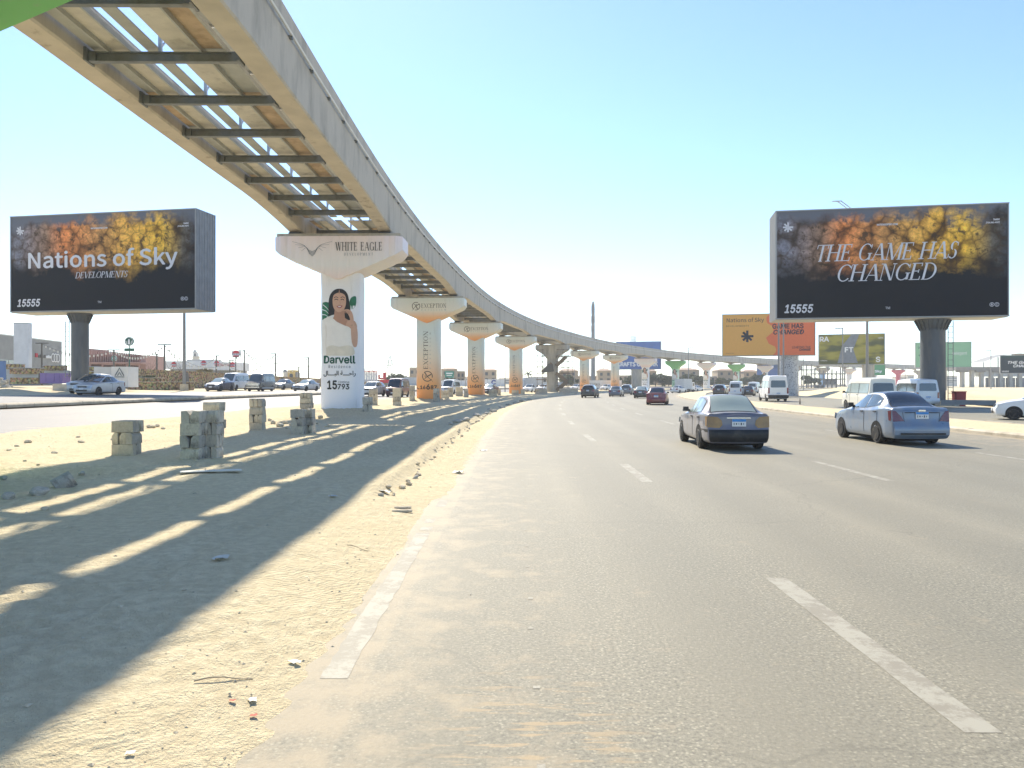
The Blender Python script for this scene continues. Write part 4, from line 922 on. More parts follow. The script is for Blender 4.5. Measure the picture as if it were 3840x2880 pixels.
CARS = {
 # ys front to rear: y, belt height, top height, half width, half width at the top
 'sedan': dict(L=4.42, W=1.70, wr=.305, ax=(1.33, -1.22), sill=.20,
   st=[(2.16, .60, .62, .62, .50), (2.05, .70, .73, .74, .60), (1.6, .80, .84, .82, .70), (1.0, .87, .91, .845, .70), (.78, .90, .96, .85, .68), (.1, .91, 1.36, .85, .58), (-.15, .92, 1.41, .85, .57), (-.7, .93, 1.43, .85, .57), (-1.05, .94, 1.38, .85, .56), (-1.60, .97, 1.02, .84, .66), (-1.75, .97, 1.0, .835, .68), (-2.06, .95, .98, .80, .66), (-2.17, .90, .93, .77, .62)],
   rear=[(.2, .04), (.32, -.03), (.52, -.03), (.58, .03), (.9, .05), (1.0, .09)], front=[(.2, .06), (.35, 0), (.55, 0), (.62, .1)],
   ws=(.84, -.02), rg=(-1.62, -.98), side=[[(.66, .95), (-.02, 1.33), (-.34, 1.355), (-.34, .955)], [(-.41, .96), (-.41, 1.355), (-.80, 1.345), (-1.06, 1.28), (-1.22, 1.0)]],
   tail=[(.50, .60), (.42, .68), (.44, .80), (.54, .89), (.80, .91), (.80, .62)], plate=.74, head=[(.42, .54), (.50, .70), (.78, .72), (.78, .56)], bump=(.24, .56)),
 'sedan_round': dict(L=4.31, W=1.71, wr=.31, ax=(1.30, -1.18), sill=.19,
   st=[(2.12, .58, .60, .60, .48), (2.02, .72, .75, .74, .60), (1.55, .86, .90, .83, .70), (1.05, .94, .98, .85, .70), (.85, .97, 1.04, .855, .66), (.15, .98, 1.42, .855, .56), (-.1, .99, 1.48, .855, .55), (-.6, 1.0, 1.50, .855, .55), (-1.0, 1.02, 1.44, .855, .54), (-1.55, 1.06, 1.12, .85, .64), (-1.75, 1.06, 1.10, .845, .67), (-2.03, 1.04, 1.07, .81, .68), (-2.12, .98, 1.0, .78, .64)],
   rear=[(.19, .05), (.30, -.05), (.55, -.05), (.64, .02), (.95, .05), (1.08, .08)], front=[(.19, .06), (.35, 0), (.55, 0), (.62, .1)],
   ws=(.92, .02), rg=(-1.60, -.90), side=[[(.72, 1.03), (.02, 1.40), (-.32, 1.43), (-.32, 1.04)], [(-.39, 1.045), (-.39, 1.43), (-.78, 1.415), (-1.06, 1.33), (-1.18, 1.12)]],
   tail=[(.50, .70), (.56, .82), (.70, .98), (.80, 1.0), (.80, .68)], plate=.86, head=[(.42, .56), (.50, .74), (.78, .80), (.78, .60)], bump=None),
 'suv': dict(L=4.45, W=1.83, wr=.35, ax=(1.33, -1.33), sill=.26,
   st=[(2.15, .70, .72, .66, .52), (2.06, .86, .90, .80, .66), (1.6, .98, 1.02, .90, .76), (1.1, 1.03, 1.08, .915, .76), (.95, 1.05, 1.12, .915, .72), (.25, 1.07, 1.54, .915, .62), (0, 1.08, 1.62, .915, .61), (-.8, 1.10, 1.65, .915, .61), (-1.5, 1.13, 1.61, .91, .60), (-1.85, 1.13, 1.52, .90, .60), (-2.12, 1.10, 1.16, .88, .70), (-2.20, 1.02, 1.06, .85, .68)],
   rear=[(.26, .05), (.36, -.04), (.62, -.04), (.70, .03), (1.1, .05), (1.6, .1)], front=[(.26, .06), (.4, 0), (.7, 0), (.8, .1)],
   ws=(1.0, .10), rg=(-2.12, -1.80), side=[[(.82, 1.12), (.12, 1.52), (-.28, 1.57), (-.28, 1.13)], [(-.36, 1.13), (-.36, 1.57), (-1.08, 1.57), (-1.08, 1.15)], [(-1.15, 1.16), (-1.15, 1.56), (-1.55, 1.53), (-1.70, 1.2)]],
   tail=[(.56, .82), (.58, 1.04), (.86, 1.08), (.86, .80)], plate=.92, head=[(.46, .72), (.52, .90), (.84, .94), (.84, .76)], bump=(.3, .62)),
 'van': dict(L=4.9, W=1.80, wr=.33, ax=(1.35, -1.30), sill=.24,
   st=[(2.38, .72, .74, .66, .50), (2.28, .92, .96, .80, .62), (2.05, 1.05, 1.12, .87, .68), (1.9, 1.08, 1.2, .89, .70), (1.25, 1.12, 1.92, .90, .70), (.95, 1.13, 2.06, .90, .71), (0, 1.14, 2.12, .90, .72), (-1.5, 1.14, 2.12, .90, .72), (-2.2, 1.14, 2.06, .90, .72), (-2.36, 1.13, 1.94, .89, .71), (-2.43, 1.12, 1.80, .88, .70)],
   rear=[(.24, .04), (.36, -.03), (.55, -.03), (.62, .02), (1.2, .03), (2.0, .10)], front=[(.24, .06), (.4, 0), (.7, 0), (.8, .1)],
   ws=(1.97, 1.12), rg=None, side=[[(1.62, 1.16), (1.22, 1.70), (.72, 1.78), (.72, 1.16)], [(.62, 1.18), (.62, 1.78), (-.65, 1.78), (-.65, 1.18)], [(-.75, 1.18), (-.75, 1.78), (-2.15, 1.76), (-2.15, 1.18)]],
   tail=[(.70, .66), (.70, 1.10), (.86, 1.12), (.86, .66)], plate=.70, head=[(.44, .74), (.50, .94), (.80, .98), (.82, .80)], bump=(.28, .58), rwin=(.64, 1.22, 1.80)),
 'minibus': dict(L=5.7, W=2.02, wr=.36, ax=(1.85, -1.55), sill=.30,
   st=[(2.80, .80, .82, .70, .52), (2.70, 1.02, 1.06, .88, .66), (2.25, 1.18, 1.25, .98, .74), (1.95, 1.24, 1.38, 1.0, .76), (1.35, 1.30, 2.20, 1.01, .76), (1.05, 1.32, 2.45, 1.01, .78), (.2, 1.32, 2.56, 1.01, .80), (-1.6, 1.32, 2.58, 1.01, .80), (-2.55, 1.32, 2.54, 1.01, .80), (-2.74, 1.31, 2.42, 1.0, .79), (-2.82, 1.30, 2.30, .99, .78)],
   rear=[(.30, .04), (.42, -.05), (.62, -.05), (.70, .02), (1.3, .03), (2.5, .10)], front=[(.3, .06), (.45, 0), (.8, 0), (.9, .1)],
   ws=(2.08, 1.28), rg=None, side=[[(1.75, 1.36), (1.30, 1.98), (.75, 2.06), (.75, 1.36)], [(.65, 1.40), (.65, 2.06), (-.85, 2.06), (-.85, 1.40)], [(-.95, 1.40), (-.95, 2.06), (-2.5, 2.04), (-2.5, 1.40)]],
   tail=[(.82, .80), (.82, 1.38), (.98, 1.40), (.98, .80)], plate=.78, head=[(.50, .86), (.56, 1.06), (.90, 1.12), (.92, .92)], bump=(.34, .66), rwin=(.72, 1.40, 2.10))}
def build_car(kind, name, lamps, glass, rear_glass, bumper=None, rim='rim', grille=True):
    """returns the root empty of a new vehicle of this kind with all its parts"""
    C = CARS[kind]; root = thing(name, '', '')
    st = np.array(C['st']); fine = catmull(st, 5); Ln = C['L'] / 2; zs = C['sill']; W2 = C['W'] / 2
    def section(row):
        y, zb, zt, w_, wt = row; cr = .035 if zt - zb > .2 else .02
        k = [(0, zs), (.80 * w_, zs), (.965 * w_, zs + .07), (w_, zs + .38 * (zb - zs)), (.985 * w_, zb - .10), (.955 * w_, zb)]
        k += [(wt + (.955 * w_ - wt) * .12, zt - min(.10, .3 * (zt - zb))), (wt * .90, zt - .012), (wt * .5, zt + cr * .6), (0, zt + cr)]
        return np.array(k)
    def dense(k): return catmull(k, 4)
    rows = [dense(section(r)) for r in fine]; yy = fine[:, 0]; nv_ = len(rows[0]); mb = MB(); V = []
    def endy(prof, z): return float(np.interp(z, [p[0] for p in prof], [p[1] for p in prof]))
    rings = []
    for k in (0, .35, .7, .9, 1.0):
        r = rows[0]; rings.append(np.array([(x * k, Ln - endy(C['front'], z) - .10 * k * k, z) for x, z in r]))
    f0 = rings[-1]
    for y, r in zip(yy, rows):
        lim = y
        rings.append(np.array([(x, min(y, Ln - endy(C['front'], z) - .10), z) if y > 0 else (x, max(y, -Ln + endy(C['rear'], z) + .07), z) for x, z in r]))
    for k in (1.0, .9, .7, .35, 0):
        r = rows[-1]; rings.append(np.array([(x * k, -Ln + endy(C['rear'], z) + .07 * k * k, z) for x, z in r]))
    for rg_ in rings: V += [tuple(p) for p in rg_] + [(-p[0], p[1], p[2]) for p in rg_[::-1][1:-1]]
    m = 2 * nv_ - 2; F_ = [(i * m + j, i * m + (j + 1) % m, (i + 1) * m + (j + 1) % m, (i + 1) * m + j) for i in range(len(rings) - 1) for j in range(m)]
    mb.add(V, F_); me = mb.mesh('body', MATS['paint_white'])
    bm = bmesh.new(); bm.from_mesh(me); bmesh.ops.remove_doubles(bm, verts=bm.verts, dist=.0005); bmesh.ops.recalc_face_normals(bm, faces=bm.faces); bm.to_mesh(me); bm.free()
    me.polygons.foreach_set('use_smooth', [True] * len(me.polygons)); me.set_sharp_from_angle(angle=R(38)); body = link('body', me, root)
    def row_at(y):
        i = int(np.argmin(np.abs(yy - y))); j = i + 1 if (yy[i] > y and i + 1 < len(yy)) else max(i - 1, 0)
        t = 0 if yy[i] == yy[j] else (y - yy[i]) / (yy[j] - yy[i]); return rows[i] * (1 - t) + rows[j] * t
    def side_x(y, z):
        r = row_at(y); h = len(r) * 7 // 10 + 3; zz = r[6:h, 1]; o = np.argsort(zz); return float(np.interp(z, zz[o], r[6:h, 0][o]))
    def top_z(y, x):
        r = row_at(y); q = r[len(r) // 2 + 2:]; o = np.argsort(q[:, 0]); return float(np.interp(abs(x), q[o, 0], q[o, 1]))
    def rear_y(x, z): return -Ln + endy(C['rear'], z) + .07 * min(1, abs(x) / max(.3, float(np.interp(z, rows[-1][:nv_ * 6 // 10, 1], rows[-1][:nv_ * 6 // 10, 0])))) ** 2
    def front_y(x, z): return Ln - endy(C['front'], z) - .10 * min(1, (abs(x) / .62)) ** 2
    for sd in (-1, 1):                                                              # side windows with dark seals
        for q in C['side']:
            cy = sum(p[0] for p in q) / len(q); cz = sum(p[1] for p in q) / len(q)
            for nm, grow, e, mt in (('window_seal', 1.07, .004, MATS['trim_black']), ('side_window', 1.0, .009, glass)):
                pts = [(cy + (y - cy) * grow, cz + (z - cz) * grow) for y, z in q]
                d = decal(poly(pts), lambda u, v: (sd * (side_x(u, v) + e), u, v), [cy + k * .15 for k in range(-6, 7)])
                if sd > 0: pass
                d.build(nm, mt, root, 60)
    def top_patch(nm, y0, y1, mt, k=.90, e=.008):
        pts = []; nu, nw = 8, 9
        for i in range(nu):
            y = y0 + (y1 - y0) * i / (nu - 1); wt = float(np.interp(-y, -yy, fine[:, 4]))
            for j in range(nw):
                x = (2 * j / (nw - 1) - 1) * wt * k; pts.append((x, y, top_z(y, x) + e))
        g = MB().grid(pts, nu, nw); g.f = [f[::-1] for f in g.f] if y0 < y1 else g.f
        g.build(nm, mt, root, 60)
    top_patch('windscreen', C['ws'][1], C['ws'][0], glass)
    if C['rg']: top_patch('window_seal', C['rg'][0] - .02, C['rg'][1] + .03, MATS['trim_black'], .95, .003); top_patch('rear_window', C['rg'][0], C['rg'][1], rear_glass)
    if C['rg'] and kind.startswith('sedan'):                                        # shut lines of the boot lid
        zt_ = C['st'][-1][1]; zb_ = (C['bump'] or (0, .62))[1] + .03; xi = C['tail'][0][0] - .02; g_ = MB()
        for sd in (-1, 1):
            q = [(sd * (xi + .05 * k / 5), zb_ + (zt_ - zb_ - .02) * k / 5) for k in range(6)]
            for k in range(5): g_.bar((q[k][0], rear_y(*q[k]) - .002, q[k][1]), (q[k + 1][0], rear_y(*q[k + 1]) - .002, q[k + 1][1]), .008, .008)
        q = [(-xi + 2 * xi * k / 6, zb_) for k in range(7)]
        for k in range(6): g_.bar((q[k][0], rear_y(*q[k]) - .002, zb_), (q[k + 1][0], rear_y(*q[k + 1]) - .002, zb_), .008, .008)
        g_.build('boot_gap', MATS['well'], root)
    if C.get('rwin'):
        hw, z0, z1 = C['rwin']; q = [(-hw, z0 + .05), (-hw + .06, z0), (hw - .06, z0), (hw, z0 + .05), (hw - .04, z1 - .05), (hw - .12, z1), (-hw + .12, z1), (-hw + .04, z1 - .05)]
        decal(poly(q), lambda u, v: (u, rear_y(u, v) - .012, v), [-.4, -.2, 0, .2, .4]).build('rear_window', rear_glass, root)
    for sd in (-1, 1):
        t = [(sd * x, z) for x, z in C['tail']]; d = decal(poly(t), lambda u, v: (u, rear_y(u, v) - .012, v), [sd * .5, sd * .6, sd * .7, sd * .76]); d.build('tail_lamp', lamps[0], root)
        zz = [z for x, z in C['tail']]; zl, zh = min(zz[-2:]), max(zz[-2:]) ; yr = -Ln + .16
        decal(poly([(yr, zl + .02), (yr, zh), (yr + .16, zh - .02), (yr + .10, zl + .03)]), lambda u, v: (sd * (side_x(u, v) + .008), u, v)).build('tail_lamp', lamps[0], root)
        h = [(sd * x, z) for x, z in C['head']]; decal(poly(h), lambda u, v: (u, front_y(u, v) + .012, v), [sd * .5, sd * .6, sd * .7]).build('headlamp', MATS['lamp_clear'], root)
        mm = MB(); ys = C['side'][0][0][0] - .12; zm = C['side'][0][0][1] + .04; xm = side_x(ys, zm)
        mm.box((sd * (xm + .13), ys, zm + .03), (.18, .09, .13), taper=.8); mm.bar((sd * (xm - .02), ys + .02, zm - .02), (sd * (xm + .08), ys, zm), .06, .05); mm.build('mirror', MATS['trim_black'], root)
        for q in C['side'][:2]:
            yh = min(p[0] for p in q) + .12; zh_ = q[0][1] - .11; MB().box((sd * (side_x(yh, zh_) + .012), yh, zh_), (.03, .16, .03)).build('door_handle', MATS['trim_black'], root)
            ye = min(p[0] for p in q) - .03; sm = MB()
            zsq = np.linspace(zs + .12, q[0][1] - .02, 8)
            for i in range(7): sm.bar((sd * (side_x(ye, zsq[i]) + .001), ye, zsq[i]), (sd * (side_x(ye, zsq[i + 1]) + .001), ye, zsq[i + 1]), .010, .010)
            sm.build('door_gap', MATS['well'], root)
        for ya in C['ax']:                                                            # wheel with its dark arch
            wr = C['wr']; xo = W2 * .985
            ar = MB(); n = 20; pts = []
            for k in range(n + 1):
                a = math.pi * (-.12 + 1.24 * k / n); pts.append((ya + wr * 1.17 * math.cos(a), wr + wr * 1.17 * math.sin(a)))
            decal(poly(pts), lambda u, v: (sd * (max(side_x(u, max(v, zs + .1)), .5 * W2) + .006), u, v), [ya + k * .1 for k in range(-3, 4)]).build('wheel_arch', MATS['well'], root)
            wk = ('wheel', kind, rim)
            if wk not in CM:
                CM[wk] = MB().lathe([(wr * .62, -.02), (wr * .66, 0), (wr * .94, 0), (wr, .03), (wr, .17), (wr * .94, .20), (wr * .5, .20)], 28, (0, 0, 0), 'x').mesh('wheel', MATS['tyre'], 40)
                rm = MB().lathe([(.03, .01), (.06, .005), (.07, .03), (wr * .30, .045), (wr * .55, .05), (wr * .60, .01), (wr * .67, -.006), (wr * .68, .03)], 24, (0, 0, 0), 'x')
                for k in range(5 if rim == 'rim' else 8):
                    a = 2 * math.pi * k / (5 if rim == 'rim' else 8); rm.bar((.018, .05 * math.cos(a), .05 * math.sin(a)), (.010, wr * .62 * math.cos(a), wr * .62 * math.sin(a)), .06, .03, up=(1, 0, 0))
                CM[wk + ('r',)] = rm.mesh('rim', MATS[rim], 40)
            wh = link('wheel', CM[wk], root, (sd * (xo + .012), ya, wr)); wh.rotation_euler = (0, 0, 0 if sd < 0 else math.pi); link('rim', CM[wk + ('r',)], wh)
    if bumper:
        z0, z1 = C['bump'] or (zs + .04, zs + .3); pts = []; zz = np.linspace(z0, z1, 6); xs_ = np.linspace(-1, 1, 17)
        for z in zz:
            we = float(np.interp(z, rows[-1][:nv_ * 6 // 10, 1], rows[-1][:nv_ * 6 // 10, 0]))
            for x in xs_: pts.append((x * we, rear_y(x * we, z) - .014, z))
        g = MB().grid(pts, 6, 17); g.f = [f[::-1] for f in g.f]; g.build('rear_bumper', bumper, root, 50)
        for sd in (-1, 1):
            decal(poly([(-Ln + .10, z0), (C['ax'][1] - C['wr'] * 1.2, z0), (C['ax'][1] - C['wr'] * 1.2, z1), (-Ln + .10, z1)]), lambda u, v: (sd * (side_x(max(u, -Ln + .1), v) + .010), u, v), [-Ln + .2, -Ln + .3]).build('rear_bumper', bumper, root)
    zp = C['plate']; pl = MB().box((0, rear_y(0, zp) - .02, zp), (.36, .016, .19)).build('number_plate', MATS['plate_white'], root)
    MB().box((0, rear_y(0, zp) - .031, zp + .06), (.352, .008, .062)).build('plate_band', MATS['plate_blue'], pl)
    dg_ = MB()
    for k in range(5): dg_.box((-.13 + .062 * k, rear_y(0, zp) - .031, zp - .028), (.014 + .012 * (k % 2), .006, .06 - .016 * (k % 3)))
    tag(dg_.build('plate_characters', MATS['print_dark'], pl), kind='stuff')
    if grille:
        MB().box((0, front_y(0, C['head'][0][1] + .06) + .008, C['head'][0][1] + .07), (C['head'][0][0] * 1.7, .02, .13)).build('grille', MATS['trim_black'], root); MB().box((0, front_y(0, .36) + .008, .37), (.9, .02, .12)).build('air_intake', MATS['trim_black'], root)
        fp = MB().box((0, front_y(0, .5) + .02, .50), (.36, .016, .15)).build('number_plate', MATS['plate_white'], root)
    sh = MB().box((0, 0, zs - .03), (W2 * 1.5, Ln * 1.55, .10)).build('underbody', MATS['well'], root)
    return root
PROTO = {}
def car(kind, paint_, label, x, y, rz, cat='car', z=None, lamp='lamp_red', glass='glass_dark', rglass=None, bumper=None, rim='rim', name=None, group=None, lean=0):
    rglass = rglass or glass; key = (kind, lamp, glass, rglass, bumper, rim)
    nm = name or {'sedan': 'sedan_car', 'sedan_round': 'sedan_car', 'suv': 'sport_utility_car', 'van': 'passenger_van', 'minibus': 'minibus'}[kind]
    if key not in PROTO: r = PROTO[key] = build_car(kind, nm, [MATS[lamp]], MATS[glass], MATS[rglass], bumper and MATS[bumper], rim)
    else: r = copy_tree(PROTO[key]); r.name = nm
    for c_ in r.children:
        if c_.name.startswith('body'): fixed(c_, [MATS['paint_' + paint_]])
    if z is None: o, _ = off(x, y); z = float(zo(o)[0])
    r.location = (x, y, z); r.rotation_euler = (0, lean, rz)
    tag(r, label, cat, group or 'vehicles on the roads'); return r
def carp(kind, paint_, label, px, base, Y, rz, **k):
    """vehicle whose tyres stand at a photograph column and depth"""
    p = P(px, base, Y); return car(kind, paint_, label, p.x, Y, R(rz), z=terrain(p.x, Y) + .005 if 'z' not in k else k.pop('z'), **k)
# the two near saloons
s1 = car('sedan', 'purple', 'dusty purple grey saloon with amber tail lamps and black bumper', 5.98, 22.2, R(-2.0), lamp='lamp_amber', glass='glass_pale', rglass='glass_dusty_reflection', bumper='trim_black')
MB().box((0, -2.165, .865), (.62, .02, .03)).build('boot_trim', MATS['chrome'], s1)
s2 = car('sedan_round', 'blue', 'light blue saloon with dark red tail lamps and tinted rear window', 11.62, 23.9, R(-.5), lamp='lamp_dark_red', glass='glass_mid', rglass='glass_dark', rim='rim_black')
MB().bar((-.1, -2.125, .995), (.1, -2.125, .995), .02, .045).build('badge', MATS['chrome'], s2); MB().box((0, -2.12, .94), (.95, .02, .02)).build('boot_trim', MATS['trim_black'], s2)
MB().box((0, -2.205, .34), (1.25, .03, .05)).build('bumper_slot', MATS['trim_black'], s2)
# the road ahead
carp('sedan', 'red', 'dark red saloon driving ahead of the dusty purple one', 2466, 1519, 66, -14)
carp('suv', 'black', 'black high-roofed car driving below the sage and orange piers', 2213, 1492, 99, -14)
carp('sedan', 'slate', 'slate grey saloon following beside the black high-roofed car', 2312, 1488, 108, -16, glass='glass_mid')
carp('suv', 'grey', 'grey sport utility car beyond the slate saloon', 2352, 1483, 125, -16, glass='glass_mid'); carp('sedan', 'black', 'black saloon between the grey car and the red saloon', 2408, 1491, 96, -16, glass='glass_pale')
carp('suv', 'black', 'black sport utility car on the service road behind the island', 2703, 1485, 118, -24); carp('van', 'white', 'white van following the black sport utility car on the service road', 2763, 1485, 112, -22, bumper='plate_white')
carp('sedan', 'black', 'black saloon beside the white van on the service road', 2808, 1483, 115, -22); carp('van', 'white', 'small white van far down the service road', 2830, 1475, 150, -28)
carp('minibus', 'white', 'tall white minibus with black rear bumper and red side lamps', 2898, 1512, 79, -8, cat='minibus', bumper='trim_black')
carp('van', 'cream', 'cream passenger van with tinted rear window beside the road island', 3254, 1530, 50, -3, glass='glass_pale', rglass='glass_dark', bumper='plate_white', cat='van')
carp('van', 'white', 'white passenger van behind the light blue saloon, by the billboard post', 3425, 1524, 61, -3, glass='glass_mid', cat='van')
carp('sedan_round', 'white', 'small white car entering at the edge beside the road island', 3915, 1573, 37.5, 62, glass='glass_dark')
for px, Y, c_, lb in ((2612, 178, 'white', 'far white saloon at the road bend near the green portrait pier'), (2690, 190, 'silver', 'far silver saloon at the road bend near the white portrait pier'), (2580, 165, 'grey', 'far grey saloon behind the white box lorry'), (2545, 150, 'white', 'far white saloon rounding the island tip')): carp('sedan', c_, lb, px, 1470, Y, -38, glass='glass_mid')
# the opposite side
def opp(kind, c_, lb, px, Y, rz, **k): return carp(kind, c_, lb, px, 1470, Y, rz, **k)
opp('sedan_round', 'silver', 'silver saloon passing the foot of the Nations of Sky billboard', 374, 61, 173, glass='glass_mid'); opp('suv', 'silver', 'silver grey car half hidden behind the silver saloon', 345, 66, 173, glass='glass_mid')
opp('sedan_round', 'navy', 'dark blue saloon with a lit orange indicator by the lamp post', 824, 88, 174, glass='glass_pale'); opp('van', 'white', 'white van behind the dark blue saloon', 880, 95, 175, glass='glass_mid', cat='van')
opp('sedan', 'grey', 'grey saloon behind the black van', 1062, 108, 170, glass='glass_mid'); opp('sedan', 'silver', 'silver saloon next to the white portrait column', 1148, 98, 165, glass='glass_pale')
opp('suv', 'silver', 'pale silver sport utility car just past the white portrait column', 1396, 86, 170, glass='glass_mid'); opp('van', 'maroon', 'dark maroon minibus between the white and orange columns', 1492, 88, 174, cat='minibus', glass='glass_dark')
opp('van', 'white', 'white van between the first two orange columns', 1690, 112, 170, cat='van', glass='glass_mid'); opp('sedan_round', 'navy', 'navy saloon behind the second orange column', 1838, 118, 165, glass='glass_pale')
opp('sedan', 'white', 'white saloon beside the third orange column', 1985, 140, 165, glass='glass_mid'); opp('sedan', 'silver', 'silver saloon behind the scaffolded pier', 2035, 160, 160, glass='glass_mid'); opp('sedan', 'white', 'white saloon between orange piers past the scaffolding', 2272, 190, 150, glass='glass_mid')
opp('sedan', 'white', 'white saloon behind the scaffold, near the white hoarding', 2160, 185, 155, glass='glass_mid')
bv = opp('van', 'black', 'black full-size van with chrome grille and long bonnet', 978, 92, 175, cat='van', glass='glass_mid')
MB().box((0, 2.42, .82), (1.5, .06, .30)).build('grille', MATS['chrome'], bv); MB().box((0, 2.50, .48), (1.75, .12, .16)).build('front_bumper', MATS['chrome'], bv); MB().box((0, 0, .40), (1.84, 3.4, .16)).build('lower_panel', MATS['side_pale'], bv)
# lorries
def lorry(label, px, Y, rz, boxc, ln=4.2, cabc='paint_white', tail=True):
    p = P(px, 1440, Y); t = thing('box_lorry', label, 'lorry', (p.x, Y, terrain(p.x, Y)), R(rz), 'vehicles on the roads')
    bx = MB().box((0, -.6, 1.75), (2.1, ln, 2.1)).build('cargo_box', boxc, t); MB().box((0, -.2, .62), (1.2, ln + 1.6, .16)).build('chassis', MATS['trim_black'], t)
    for sx in (-1, 1):
        for yy_ in np.arange(-.6 - ln / 2 + .35, -.6 + ln / 2, .6): MB().box((sx * 1.065, yy_, 1.75), (.03, .05, 2.0)).build('box_rib', boxc, bx)
    cb = MB(); y0 = ln / 2 - .55; cb.add([(x * 1.0, y0 + y, z) for x in (-1, 1) for y, z in ((0, .55), (1.5, .55), (1.52, 1.2), (1.2, 2.1), (0, 2.15))], [(0, 1, 2, 3, 4), (9, 8, 7, 6, 5), (0, 5, 6, 1), (1, 6, 7, 2), (2, 7, 8, 3), (3, 8, 9, 4), (4, 9, 5, 0)]); cb.build('cab', MATS[cabc], t)
    MB().add([(-.9, y0 + 1.515, 1.24), (.9, y0 + 1.515, 1.24), (.86, y0 + 1.24, 2.04), (-.86, y0 + 1.24, 2.04)], [(3, 2, 1, 0)]).build('windscreen', MATS['glass_dark'], t)
    for sx in (-1, 1):
        MB().box((sx * 1.005, y0 + .75, 1.62), (.02, .7, .55)).build('side_window', MATS['glass_dark'], t)
        for yw in (y0 + .8, -ln / 2 + .4): link('wheel', MB().lathe([(.15, 0), (.38, 0), (.40, .04), (.40, .22), (.3, .24)], 20, (0, 0, 0), 'x').mesh('wheel', MATS['tyre'], 40), t, (sx * .98 - (.22 if sx > 0 else 0), yw, .40))
        MB().box((sx * .85, -.6 - ln / 2 - .02, .72), (.25, .05, .12)).build('tail_lamp', MATS['lamp_red'], t)
    return t
mat('lorry_box', (.62, .63, .62), .5, var=.08)
lorry('small white box lorry rounding the bend below a green portrait pier', 2568, 158, -40, MATS['lorry_box'], 3.4)
lorry('white lorry parked beyond the third orange column', 1985, 175, 120, MATS['lorry_box'], 5)
# ------------------------------------------------------------- stacks of concrete kerb blocks
mat('block', (.64, .56, .42), .95, var=.22, vs=5, bump=.5, bs=30, dirt=(.36, .31, .23), ds=6, dt=(.45, .7)); mat('block_grey', (.55, .515, .43), .95, var=.2, vs=5, bump=.5, bs=30, dirt=(.22, .20, .17), ds=6, dt=(.45, .7))
for nm in ('block', 'block_grey'):
    nt = MATS[nm].node_tree; b = nt.nodes['Principled BSDF']; src = b.inputs['Base Color'].links[0].from_socket; oi = N(nt, 'ShaderNodeObjectInfo'); rp = ramp(nt, oi.outputs['Random'], [(0, (.72, .72, .74)), (1, (1.12, 1.08, 1.0))]); L(nt, mix(nt, 1.0, src, rp.outputs[0], 'MULTIPLY'), b.inputs['Base Color'])
def block_mesh(seed, l=.50, d=.155, h=.20):
    """kerb block: one long edge chamfered, knocked corners"""
    r = random.Random(seed); bm = bmesh.new(); prof = [(-d / 2, 0), (d / 2, 0), (d / 2, h), (-d / 2 + .05, h), (-d / 2, h - .06)]
    a = [bm.verts.new((-l / 2 + r.uniform(-.012, .012), y, z)) for y, z in prof]; b = [bm.verts.new((l / 2 + r.uniform(-.012, .012), y, z)) for y, z in prof]; n = len(prof)
    bm.faces.new(a); bm.faces.new(b[::-1])
    for i in range(n): bm.faces.new((a[i], b[i], b[(i + 1) % n], a[(i + 1) % n])[::-1])
    bmesh.ops.recalc_face_normals(bm, faces=bm.faces); bmesh.ops.bevel(bm, geom=bm.edges[:], offset=.007, segments=1, affect='EDGES')
    for v in bm.verts: v.co += Vector((r.uniform(-1, 1), r.uniform(-1, 1), r.uniform(-.6, .6))) * .006
    me = bpy.data.meshes.new('concrete_block'); bm.to_mesh(me); bm.free(); me.materials.append(MATS['block']); return me
BLK = [block_mesh(k) for k in range(6)]; BN = [0]
def stack(px, base, wpx, top, layers, label, grey=False, deep=1, rz=0):
    """layers from the ground up: 'L' one long block to the front, 'E' block ends to the front; deep=2 adds a second pile behind to the right"""
    p = GS(px, base); k = p.y / F; W = wpx * k; H = (base - top) * k; n = len(layers); lh = H / n; rb = random.Random(int(px))
    for dd in range(deep):
        fr = .76 if p.x / p.y < -.25 else .88; wid = W * fr * (1 if deep == 1 else .80 if dd == 0 else .52); cx = p.x - W * (1 - fr) / 2 + (0 if deep == 1 else -.12 * W if dd == 0 else .30 * W); cy = p.y + .22 + dd * .40; zg = sandz(cx, cy) - .015
        for i, ly in enumerate(layers if dd == 0 else [('E' if q == 'L' else 'L') for q in layers]):
            if ly == 'L': items = [(0, -.13, wid, .14, 0), (0, .015, wid * .96, .13, 0), (rb.uniform(-.03, .03), .155, wid, .135, 0)]
            else: m = 3 if wid > .40 else 2; items = [((q - (m - 1) / 2) * wid / m, rb.uniform(-.02, .02), .42, wid / m * .90, 1) for q in range(m)]
            for (ox, oy, ln, dp, turn) in items:
                o = link('concrete_block', BLK[BN[0] % 6], None, None, None); BN[0] += 1
                ang = (R(90) if turn else 0) + R(rz) + rb.uniform(-.05, .05); ca, sa = math.cos(R(rz)), math.sin(R(rz))
                o.location = (cx + ox * ca - oy * sa, cy + ox * sa + oy * ca, zg + i * lh); o.rotation_euler = (0, 0, ang + (math.pi if rb.random() < .5 else 0)); o.scale = (ln / .50, dp / .155, lh / .203)
                if grey: fixed(o, [MATS['block_grey']])
                tag(o, label, 'block', 'stacked kerb blocks: ' + label[-40:])
stack(470, 1708, 108, 1576, 'LEL', 'pale concrete kerb block in the low sunlit stack left of the tall shaded pile')
stack(738, 1724, 120, 1539, 'LELE', 'grey concrete kerb block in the tall double pile standing in the monorail shadow', True, 2)
stack(800, 1641, 84, 1508, 'ELEL', 'concrete kerb block in the stack just behind the tall double pile')
stack(966, 1613, 66, 1493, 'LELE', 'concrete kerb block in the four layer sunlit stack beside loose rubble')
